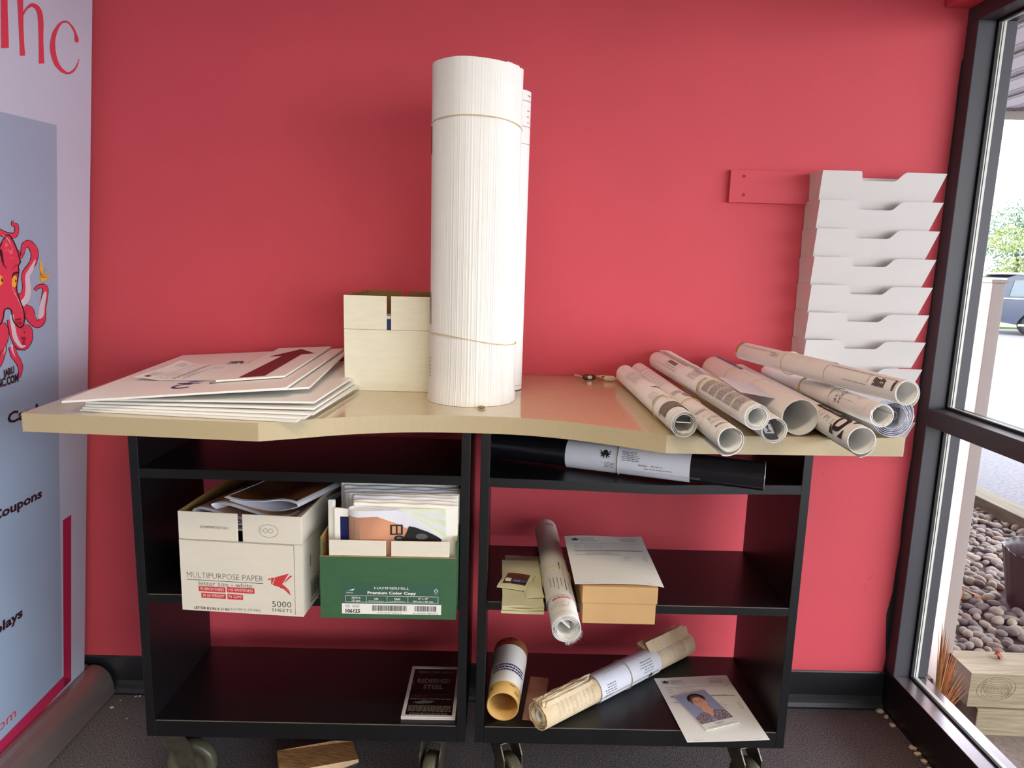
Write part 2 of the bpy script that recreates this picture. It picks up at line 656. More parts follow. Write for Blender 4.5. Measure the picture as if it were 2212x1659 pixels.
BANNER_ART=[('blue',0,'p',[-566,1678,-199,1691,-181,804,-163,210,-162,106,-611,89]),
('crim',2,'p',[-164,631,-125,633,-118,108,-155,106]),
('crim',2,'p',[-155,145,-118,108,-612,77,-610,122]),
('red',2,'s',[-400,1974,-400,1967,-400,1958,-400,1946,-400,1932,-400,1917,-400,1899,-400,1876,-400,1853,-400,1832,-400,1818],[-378,1982,-378,1975,-378,1965,-378,1954,-378,1940,-378,1925,-378,1906,-377,1884,-376,1860,-375,1840,-375,1826]),
('red',2,'s',[-346,1937,-345,1929,-344,1918,-343,1905,-342,1891,-341,1878,-340,1865,-339,1852,-338,1839,-338,1827,-337,1819],[-325,1944,-326,1936,-326,1924,-325,1911,-325,1896,-325,1883,-324,1870,-323,1857,-322,1844,-320,1832,-320,1824]),
('red',2,'s',[-327,1908,-324,1911,-321,1915,-318,1920,-314,1924,-310,1928,-307,1931,-302,1934,-298,1936,-295,1938,-292,1938,-290,1938,-287,1938,-284,1937,-282,1936,-280,1934,-278,1932,-277,1930,-275,1927,-274,1922,-274,1916,-272,1909,-272,1900,-271,1889,-271,1878,-270,1868,-270,1858,-270,1846,-270,1836,-270,1826,-270,1819],[-329,1908,-328,1911,-326,1915,-323,1920,-320,1925,-316,1929,-312,1933,-308,1937,-303,1941,-298,1944,-292,1947,-285,1948,-279,1949,-274,1948,-268,1947,-264,1945,-260,1942,-258,1939,-256,1935,-254,1930,-253,1924,-252,1915,-252,1905,-253,1895,-253,1884,-253,1873,-252,1863,-251,1852,-251,1841,-250,1832,-249,1825]),
('red',2,'s',[-107,1917,-109,1919,-112,1924,-116,1928,-120,1933,-124,1937,-129,1941,-135,1944,-141,1946,-147,1948,-154,1949,-160,1949,-167,1947,-174,1945,-181,1941,-187,1937,-194,1932,-201,1925,-207,1918,-213,1911,-218,1904,-221,1897,-224,1889,-226,1882,-228,1874,-228,1867,-227,1861,-225,1854,-222,1848,-219,1842,-215,1837,-211,1832,-205,1829,-199,1826,-193,1824,-186,1822,-180,1821,-172,1821,-165,1821,-157,1822,-150,1824,-143,1827,-136,1830,-130,1835,-124,1839,-120,1844,-115,1850,-111,1857,-108,1863,-106,1869,-104,1873],[-125,1909,-125,1913,-126,1918,-127,1924,-129,1929,-132,1933,-136,1936,-141,1939,-147,1942,-153,1944,-158,1944,-162,1944,-167,1942,-172,1941,-177,1938,-181,1935,-186,1930,-191,1924,-195,1918,-199,1911,-202,1905,-204,1899,-206,1893,-207,1886,-207,1880,-206,1874,-206,1868,-204,1862,-202,1856,-199,1850,-196,1846,-193,1842,-190,1839,-186,1836,-181,1833,-176,1831,-172,1830,-166,1829,-161,1828,-156,1828,-151,1829,-146,1831,-141,1834,-136,1837,-131,1841,-126,1845,-121,1850,-117,1856,-112,1863,-109,1869,-106,1873]),
('red',3,'p',[-128,1917,-125,1920,-120,1924,-116,1925,-113,1925,-111,1923,-110,1920,-110,1918,-110,1914,-112,1912,-115,1910,-118,1909,-122,1909,-125,1911,-127,1914]),
('dark',2,'s',[-434,1419,-431,1418,-427,1416,-423,1414,-418,1412,-413,1411,-408,1410,-404,1408,-399,1408,-394,1407,-389,1406,-384,1405,-378,1405,-372,1405,-366,1405,-360,1406,-354,1408,-350,1410,-347,1414,-345,1417,-344,1420,-343,1424,-343,1427,-343,1431,-344,1435,-346,1439,-351,1442,-356,1442,-360,1442,-361,1442,-360,1442,-360,1441,-361,1442,-362,1444,-363,1446,-364,1447],[-423,1432,-420,1431,-416,1429,-411,1428,-407,1426,-403,1425,-399,1424,-395,1422,-391,1422,-388,1421,-384,1420,-379,1420,-375,1419,-370,1419,-367,1419,-366,1419,-365,1419,-364,1419,-364,1420,-362,1421,-361,1422,-361,1424,-360,1427,-360,1430,-360,1432,-360,1433,-359,1432,-359,1432,-361,1432,-366,1433,-370,1435,-372,1438,-372,1441,-371,1443,-370,1445,-370,1447]),
('octo',3,'s',[-433,1420,-430,1419,-426,1418,-421,1416,-416,1414,-412,1412,-407,1411,-403,1410,-398,1409,-393,1408,-388,1408,-383,1407,-378,1406,-372,1406,-366,1406,-360,1407,-355,1409,-352,1412,-349,1414,-347,1417,-346,1420,-345,1424,-345,1427,-346,1431,-346,1434,-348,1438,-352,1440,-357,1441,-360,1441,-362,1441,-361,1440,-362,1440,-363,1442,-364,1444,-365,1446,-366,1447],[-424,1430,-421,1430,-417,1428,-412,1426,-408,1425,-404,1423,-400,1422,-396,1421,-392,1420,-388,1419,-384,1418,-380,1418,-375,1417,-371,1417,-367,1417,-365,1417,-364,1418,-363,1418,-361,1419,-360,1420,-359,1422,-358,1424,-358,1427,-358,1430,-358,1432,-358,1434,-358,1434,-359,1434,-361,1434,-365,1434,-369,1436,-370,1439,-370,1441,-369,1444,-368,1446,-367,1447]),
('dark',1,'s',[-339,1256,-337,1257,-333,1258,-327,1259,-320,1262,-314,1266,-310,1271,-307,1275,-304,1280,-303,1286,-302,1292,-303,1298,-305,1305,-306,1311,-307,1315,-307,1318,-306,1321,-303,1324,-298,1327,-292,1331,-288,1336,-284,1340,-280,1344,-277,1348,-275,1352,-273,1357,-271,1362,-270,1367,-270,1372,-271,1378,-273,1383,-277,1388,-282,1393,-288,1397,-294,1401,-301,1403,-310,1404,-318,1403,-325,1400,-331,1397,-335,1393,-337,1387,-338,1382,-338,1376,-339,1371,-339,1368,-340,1366,-340,1365,-339,1365,-336,1365,-335,1364,-336,1366,-338,1369,-339,1373,-341,1377,-342,1380],[-351,1274,-348,1275,-344,1276,-340,1276,-338,1277,-337,1278,-336,1279,-335,1282,-334,1285,-333,1289,-333,1293,-333,1297,-334,1302,-336,1309,-336,1316,-335,1323,-331,1330,-325,1335,-320,1340,-315,1343,-312,1346,-309,1349,-306,1352,-304,1355,-303,1358,-302,1361,-301,1364,-301,1368,-301,1371,-302,1374,-303,1376,-305,1378,-307,1381,-310,1384,-313,1386,-313,1386,-312,1386,-312,1387,-312,1387,-313,1387,-315,1386,-317,1384,-320,1380,-322,1374,-324,1369,-327,1365,-329,1363,-331,1360,-335,1359,-340,1359,-344,1361,-345,1364,-346,1368,-347,1372,-348,1376,-349,1378]),
('octo',2,'s',[-340,1258,-338,1259,-334,1260,-328,1261,-322,1263,-316,1267,-312,1271,-309,1276,-307,1281,-306,1286,-304,1292,-305,1298,-307,1305,-309,1310,-310,1315,-310,1319,-308,1322,-305,1325,-300,1328,-294,1332,-290,1337,-286,1341,-283,1345,-280,1349,-277,1353,-276,1358,-274,1362,-273,1367,-273,1372,-274,1378,-276,1383,-279,1388,-284,1392,-290,1396,-296,1399,-302,1402,-310,1402,-318,1401,-324,1399,-329,1396,-333,1392,-335,1387,-336,1381,-336,1376,-336,1371,-336,1367,-337,1365,-338,1364,-338,1364,-337,1363,-337,1364,-339,1365,-340,1369,-342,1373,-343,1377,-344,1379],[-350,1272,-347,1273,-343,1274,-339,1275,-336,1276,-335,1277,-334,1279,-333,1282,-332,1285,-331,1289,-330,1293,-331,1297,-332,1302,-333,1309,-334,1316,-333,1323,-329,1329,-323,1334,-318,1338,-313,1342,-309,1345,-306,1348,-304,1352,-302,1355,-300,1358,-299,1360,-299,1364,-298,1368,-299,1371,-300,1374,-301,1377,-302,1379,-305,1382,-308,1385,-311,1387,-312,1388,-312,1388,-312,1388,-313,1388,-315,1388,-317,1387,-320,1384,-322,1380,-324,1375,-327,1370,-329,1366,-331,1363,-333,1361,-336,1360,-339,1360,-341,1362,-343,1365,-344,1368,-345,1372,-346,1376,-346,1379]),
('pale',3,'s',[-327,1243,-324,1245,-320,1248,-315,1251,-310,1255,-306,1260,-303,1266,-302,1272,-301,1278,-301,1283,-301,1289,-302,1295,-303,1301,-304,1306,-305,1311,-305,1314,-304,1317,-302,1320,-299,1323,-296,1327,-292,1331,-290,1336,-288,1342,-285,1348,-283,1352,-282,1356],[-344,1255,-340,1257,-336,1259,-332,1262,-328,1264,-326,1267,-324,1270,-323,1275,-322,1280,-321,1285,-321,1290,-321,1295,-322,1300,-322,1305,-323,1311,-322,1316,-320,1322,-317,1326,-313,1329,-310,1332,-307,1336,-302,1340,-297,1345,-292,1350,-288,1354,-284,1357]),
('dark',1,'s',[-327,1215,-324,1215,-320,1215,-319,1216,-322,1216,-328,1219,-328,1220,-325,1218,-321,1213,-316,1208,-310,1202,-304,1198,-299,1194,-293,1190,-285,1187,-276,1185,-266,1185,-258,1187,-252,1190,-246,1194,-242,1200,-240,1206,-240,1213,-240,1220,-240,1226,-240,1232,-239,1238,-237,1244,-235,1251,-234,1258,-232,1264,-231,1268,-231,1273,-230,1277,-230,1281,-232,1286,-235,1290,-241,1293,-246,1295,-251,1296,-256,1296,-260,1296,-265,1296,-270,1295,-275,1294,-279,1292,-283,1290,-286,1288,-288,1286,-290,1284,-291,1283],[-336,1247,-334,1247,-330,1248,-322,1248,-310,1246,-295,1240,-288,1232,-285,1226,-284,1220,-283,1215,-282,1212,-279,1210,-276,1207,-274,1205,-273,1204,-275,1204,-276,1204,-275,1205,-273,1205,-272,1206,-270,1208,-269,1211,-269,1215,-269,1222,-269,1228,-268,1235,-267,1242,-265,1249,-262,1256,-261,1262,-259,1267,-258,1272,-257,1276,-256,1279,-256,1282,-256,1283,-255,1283,-254,1282,-254,1283,-256,1284,-257,1284,-260,1285,-262,1285,-266,1284,-269,1284,-271,1284,-273,1283,-275,1282,-277,1280,-278,1279,-280,1278]),
('octo',2,'s',[-328,1217,-324,1217,-321,1217,-319,1217,-322,1218,-326,1220,-326,1221,-323,1218,-318,1213,-313,1208,-308,1203,-302,1199,-297,1195,-291,1192,-284,1188,-276,1187,-267,1187,-260,1189,-254,1192,-249,1196,-245,1201,-243,1207,-243,1213,-243,1220,-243,1226,-243,1232,-242,1238,-240,1245,-238,1252,-236,1258,-235,1264,-234,1269,-233,1273,-233,1277,-233,1282,-234,1286,-238,1289,-242,1292,-247,1293,-252,1294,-256,1294,-260,1294,-265,1294,-270,1293,-274,1292,-278,1291,-281,1289,-284,1287,-286,1285,-288,1283,-289,1282],[-335,1245,-334,1245,-329,1246,-322,1246,-310,1245,-297,1239,-291,1232,-288,1225,-286,1220,-285,1215,-284,1212,-281,1209,-278,1206,-276,1204,-274,1203,-275,1203,-275,1203,-274,1203,-271,1204,-269,1205,-268,1207,-267,1210,-266,1215,-266,1221,-266,1228,-266,1235,-264,1242,-262,1249,-260,1255,-258,1262,-256,1267,-255,1272,-254,1276,-253,1279,-253,1282,-253,1283,-253,1283,-252,1284,-253,1284,-255,1285,-257,1286,-260,1286,-263,1286,-267,1286,-270,1286,-273,1285,-275,1284,-277,1283,-279,1282,-281,1280,-282,1279]),
('pale',3,'s',[-270,1208,-268,1208,-266,1208,-261,1209,-255,1211,-251,1215,-249,1219,-248,1224,-248,1228,-248,1233,-247,1237,-246,1242,-244,1248,-243,1254,-242,1260,-240,1264,-240,1268,-240,1270,-241,1273,-241,1274,-242,1276],[-276,1219,-274,1219,-272,1220,-270,1220,-270,1221,-270,1221,-270,1223,-270,1226,-270,1230,-269,1236,-268,1241,-266,1246,-263,1252,-260,1258,-258,1263,-255,1267,-253,1270,-251,1272,-249,1274,-247,1276,-245,1276]),
('dark',3,'s',[-389,1215,-388,1211,-387,1205,-386,1198,-384,1189,-381,1182,-378,1174,-374,1166,-369,1157,-363,1149,-350,1138,-324,1134,-310,1139,-303,1145,-298,1150,-295,1156,-293,1162,-292,1169,-293,1175,-294,1181,-297,1186,-302,1192,-308,1196,-315,1198,-321,1199,-330,1199,-336,1195,-337,1192,-338,1188,-338,1186,-337,1185],[-335,1216,-334,1211,-333,1205,-332,1198,-330,1192,-328,1186,-326,1180,-322,1174,-319,1168,-317,1165,-322,1168,-339,1170,-343,1168,-340,1169,-336,1170,-333,1171,-331,1173,-329,1176,-327,1179,-326,1182,-325,1183,-324,1183,-323,1182,-323,1183,-323,1183,-320,1184,-317,1186,-318,1186,-320,1184,-321,1182,-322,1181]),
('octo',4,'s',[-386,1215,-386,1211,-385,1205,-383,1198,-381,1190,-379,1182,-376,1174,-372,1166,-367,1158,-361,1150,-348,1140,-325,1136,-312,1141,-305,1146,-301,1152,-298,1157,-296,1163,-295,1169,-296,1175,-297,1181,-300,1186,-304,1191,-310,1195,-316,1197,-322,1198,-328,1197,-333,1194,-335,1191,-335,1188,-335,1186,-335,1184],[-338,1216,-337,1211,-336,1205,-334,1198,-333,1192,-331,1186,-328,1180,-325,1173,-321,1167,-319,1164,-324,1167,-338,1168,-341,1167,-338,1167,-334,1169,-330,1170,-328,1172,-326,1175,-325,1179,-324,1182,-323,1184,-322,1184,-322,1184,-323,1184,-323,1185,-321,1185,-319,1187,-321,1186,-322,1184,-324,1183,-325,1181]),
('pale',5,'s',[-382,1226,-381,1222,-379,1216,-378,1209,-376,1202,-375,1195,-373,1190,-372,1184,-371,1178,-369,1173,-367,1168,-363,1162,-358,1157,-354,1152,-349,1148,-343,1144,-337,1142,-331,1142,-327,1143,-324,1144,-322,1145],[-366,1227,-365,1222,-364,1216,-362,1209,-361,1202,-360,1195,-358,1190,-357,1184,-355,1179,-354,1174,-351,1170,-349,1165,-346,1161,-342,1156,-339,1152,-337,1150,-335,1149,-333,1148,-329,1148,-326,1148,-323,1147]),
('dark',1,'s',[-384,1149,-383,1146,-382,1142,-380,1137,-378,1131,-376,1126,-372,1121,-368,1117,-364,1113,-361,1110,-359,1108,-356,1104,-354,1101,-352,1098,-350,1095,-349,1092,-348,1088,-349,1083,-350,1078,-350,1074,-351,1070],[-357,1150,-356,1147,-355,1142,-354,1138,-352,1133,-350,1130,-349,1127,-347,1124,-344,1121,-340,1117,-337,1112,-335,1108,-333,1104,-331,1099,-330,1094,-330,1089,-332,1084,-334,1078,-337,1074,-340,1070,-342,1067]),
('octo',2,'s',[-382,1149,-381,1146,-380,1142,-378,1137,-376,1131,-374,1126,-370,1121,-366,1117,-362,1114,-359,1111,-357,1108,-354,1105,-351,1101,-349,1098,-348,1095,-347,1091,-346,1087,-346,1082,-347,1077,-348,1073,-348,1070],[-360,1150,-359,1147,-357,1142,-356,1138,-354,1133,-353,1130,-351,1127,-349,1124,-346,1120,-342,1116,-339,1112,-337,1108,-335,1103,-334,1099,-333,1094,-332,1089,-334,1084,-337,1079,-340,1075,-342,1071,-344,1068]),
('pale',3,'s',[-375,1155,-375,1153,-375,1151,-374,1148,-374,1145,-373,1141,-371,1138,-368,1133,-365,1129,-362,1125,-360,1122],[-368,1154,-368,1153,-368,1150,-368,1148,-368,1145,-367,1142,-366,1138,-364,1134,-362,1129,-360,1125,-359,1122]),
('dark',3,'s',[-425,1203,-424,1200,-422,1197,-420,1193,-418,1190,-418,1188,-417,1186,-417,1183,-417,1180,-417,1176,-418,1173,-418,1168,-420,1163,-422,1157,-423,1152,-424,1148],[-395,1211,-393,1208,-390,1205,-387,1200,-384,1195,-381,1189,-381,1183,-381,1178,-382,1174,-383,1169,-385,1164,-389,1158,-394,1153,-398,1148,-403,1144,-406,1141]),
('octo',4,'s',[-423,1204,-422,1201,-420,1197,-418,1194,-416,1190,-416,1188,-415,1185,-415,1182,-415,1179,-415,1176,-416,1172,-416,1168,-418,1162,-419,1156,-421,1151,-421,1147],[-397,1210,-396,1208,-393,1204,-389,1200,-386,1194,-384,1189,-383,1184,-383,1179,-384,1174,-386,1169,-388,1164,-391,1159,-396,1154,-401,1149,-405,1145,-408,1142]),
('dark',1,'s',[-410,1159,-410,1157,-410,1154,-410,1151,-410,1148,-410,1145,-411,1141,-413,1136,-415,1131,-416,1126,-418,1122,-419,1118,-420,1115,-421,1112,-422,1109,-423,1107],[-390,1157,-390,1155,-390,1153,-389,1149,-389,1145,-390,1140,-392,1136,-394,1130,-396,1125,-399,1120,-401,1116,-404,1112,-407,1109,-410,1106,-413,1104,-415,1103]),
('octo',2,'s',[-407,1159,-407,1157,-407,1154,-407,1151,-408,1148,-408,1145,-409,1140,-411,1136,-412,1130,-414,1125,-416,1121,-417,1117,-418,1114,-419,1110,-420,1108,-420,1106],[-393,1158,-393,1156,-392,1153,-392,1150,-392,1145,-392,1141,-394,1136,-396,1131,-399,1126,-401,1121,-404,1116,-406,1113,-410,1110,-412,1107,-415,1105,-417,1104]),
('pale',3,'s',[-400,1158,-400,1156,-399,1154,-399,1151,-399,1148,-399,1145,-399,1143,-400,1141,-400,1139,-401,1137,-401,1135],[-395,1158,-394,1156,-394,1153,-394,1150,-394,1147,-394,1144,-395,1142,-396,1140,-398,1138,-399,1136,-400,1135]),
('dark',1,'s',[-419,1277,-422,1278,-425,1279,-428,1280,-430,1281,-431,1282,-432,1284,-433,1286,-433,1290,-434,1293,-434,1297,-434,1300,-433,1305,-432,1311,-431,1318,-432,1325,-435,1331,-440,1337,-445,1341,-449,1344,-452,1347,-454,1350,-456,1353,-458,1355,-459,1358,-460,1360,-460,1364,-460,1367,-460,1370,-459,1372,-458,1374,-457,1377,-455,1379,-452,1382,-450,1383,-450,1384,-451,1384,-451,1384,-451,1384,-450,1384,-448,1384,-446,1382,-444,1378,-442,1373,-440,1368,-438,1365,-437,1362,-435,1360,-432,1359,-426,1359,-423,1361,-422,1364,-421,1367,-420,1372,-419,1375,-418,1378],[-429,1262,-432,1262,-435,1264,-440,1266,-446,1269,-451,1273,-455,1278,-457,1282,-459,1287,-460,1292,-461,1297,-460,1303,-458,1309,-457,1314,-456,1319,-456,1322,-457,1324,-460,1326,-464,1330,-468,1334,-472,1338,-475,1342,-478,1345,-480,1349,-482,1353,-483,1357,-484,1361,-485,1366,-485,1371,-484,1375,-482,1380,-479,1385,-475,1389,-471,1393,-465,1396,-459,1399,-452,1400,-445,1400,-439,1398,-434,1395,-430,1391,-429,1386,-428,1380,-428,1375,-428,1370,-428,1367,-427,1365,-426,1364,-427,1365,-430,1364,-431,1364,-430,1365,-428,1369,-427,1372,-426,1376,-425,1378]),
('octo',2,'s',[-420,1276,-422,1277,-426,1278,-429,1279,-431,1280,-433,1281,-434,1283,-435,1286,-436,1289,-436,1293,-436,1297,-436,1301,-435,1306,-434,1312,-433,1318,-434,1325,-437,1331,-442,1336,-447,1340,-451,1343,-454,1346,-456,1349,-458,1352,-460,1355,-461,1357,-462,1360,-462,1363,-462,1367,-462,1370,-461,1373,-460,1375,-459,1377,-457,1380,-454,1383,-452,1385,-450,1385,-451,1386,-450,1386,-449,1386,-448,1385,-446,1385,-444,1382,-442,1378,-440,1373,-438,1369,-436,1365,-435,1363,-433,1361,-430,1360,-427,1360,-425,1362,-424,1364,-423,1368,-422,1372,-421,1375,-420,1378],[-428,1263,-431,1264,-434,1265,-439,1267,-445,1270,-450,1274,-453,1278,-455,1282,-457,1287,-458,1292,-459,1297,-458,1303,-456,1309,-455,1314,-454,1319,-454,1322,-455,1324,-458,1327,-462,1331,-466,1335,-470,1339,-473,1343,-476,1346,-478,1350,-480,1353,-481,1357,-482,1362,-483,1366,-483,1370,-482,1375,-480,1380,-477,1384,-474,1388,-469,1392,-464,1395,-458,1398,-452,1399,-445,1398,-440,1396,-436,1394,-432,1390,-431,1385,-430,1380,-430,1375,-430,1370,-430,1367,-429,1365,-428,1364,-428,1363,-429,1363,-429,1363,-428,1365,-426,1368,-425,1372,-423,1376,-422,1378]),
('pale',3,'s',[-425,1260,-428,1262,-432,1265,-436,1267,-439,1270,-441,1273,-442,1276,-444,1280,-444,1285,-445,1290,-445,1294,-445,1299,-444,1304,-443,1309,-443,1314,-443,1319,-445,1324,-448,1328,-451,1331,-454,1334,-456,1337,-460,1341,-464,1346,-468,1350,-471,1354,-474,1357],[-440,1251,-443,1253,-446,1255,-451,1259,-455,1264,-458,1269,-460,1274,-461,1279,-462,1285,-462,1290,-462,1295,-461,1300,-460,1306,-459,1310,-458,1315,-458,1318,-459,1321,-460,1323,-463,1326,-465,1330,-468,1333,-470,1338,-472,1343,-473,1348,-475,1353,-476,1356]),
('dark',1,'s',[-432,1253,-434,1253,-438,1254,-445,1255,-455,1255,-467,1252,-473,1245,-476,1240,-477,1235,-478,1231,-479,1228,-481,1226,-483,1224,-485,1223,-485,1222,-484,1222,-483,1222,-484,1222,-485,1223,-487,1224,-488,1226,-488,1228,-489,1232,-488,1238,-488,1244,-489,1250,-490,1256,-491,1262,-493,1269,-494,1274,-495,1279,-496,1283,-497,1287,-497,1290,-498,1292,-498,1292,-498,1292,-499,1292,-499,1293,-498,1293,-496,1294,-495,1294,-492,1294,-490,1293,-487,1293,-486,1292,-484,1292,-483,1291,-482,1289,-480,1288,-479,1286],[-441,1224,-444,1225,-447,1226,-448,1226,-445,1226,-440,1228,-440,1229,-443,1227,-446,1223,-451,1219,-456,1215,-460,1212,-465,1209,-470,1207,-476,1205,-484,1205,-491,1206,-497,1209,-502,1213,-506,1217,-509,1223,-510,1228,-510,1234,-510,1240,-510,1245,-510,1250,-511,1255,-512,1261,-513,1267,-514,1273,-515,1278,-516,1282,-516,1286,-516,1289,-516,1293,-515,1297,-512,1300,-508,1302,-504,1304,-501,1304,-497,1304,-494,1304,-490,1303,-486,1302,-483,1301,-479,1300,-476,1298,-474,1295,-472,1293,-471,1292,-470,1291]),
('octo',2,'s',[-433,1251,-435,1252,-438,1253,-445,1254,-455,1254,-466,1250,-471,1244,-474,1239,-475,1234,-476,1230,-477,1227,-479,1225,-482,1223,-484,1222,-485,1221,-484,1220,-484,1220,-485,1221,-487,1222,-488,1224,-490,1225,-490,1228,-491,1233,-491,1238,-490,1244,-491,1250,-492,1256,-493,1262,-495,1268,-496,1274,-497,1279,-498,1283,-499,1287,-500,1290,-500,1292,-500,1293,-500,1293,-500,1294,-499,1294,-498,1295,-496,1295,-494,1295,-492,1295,-489,1295,-487,1294,-484,1294,-483,1293,-481,1292,-480,1290,-478,1288,-477,1287],[-440,1226,-443,1226,-446,1227,-448,1227,-446,1228,-441,1229,-442,1230,-445,1228,-448,1224,-453,1220,-458,1216,-462,1213,-466,1210,-471,1208,-477,1206,-484,1206,-491,1208,-496,1210,-501,1214,-504,1218,-507,1223,-508,1228,-508,1234,-508,1239,-508,1245,-508,1250,-509,1255,-510,1261,-511,1267,-512,1273,-513,1278,-514,1282,-514,1286,-514,1289,-514,1293,-513,1296,-511,1299,-507,1301,-504,1302,-500,1302,-497,1302,-494,1302,-490,1302,-487,1301,-484,1300,-480,1298,-478,1296,-476,1294,-474,1292,-473,1291,-472,1290]),
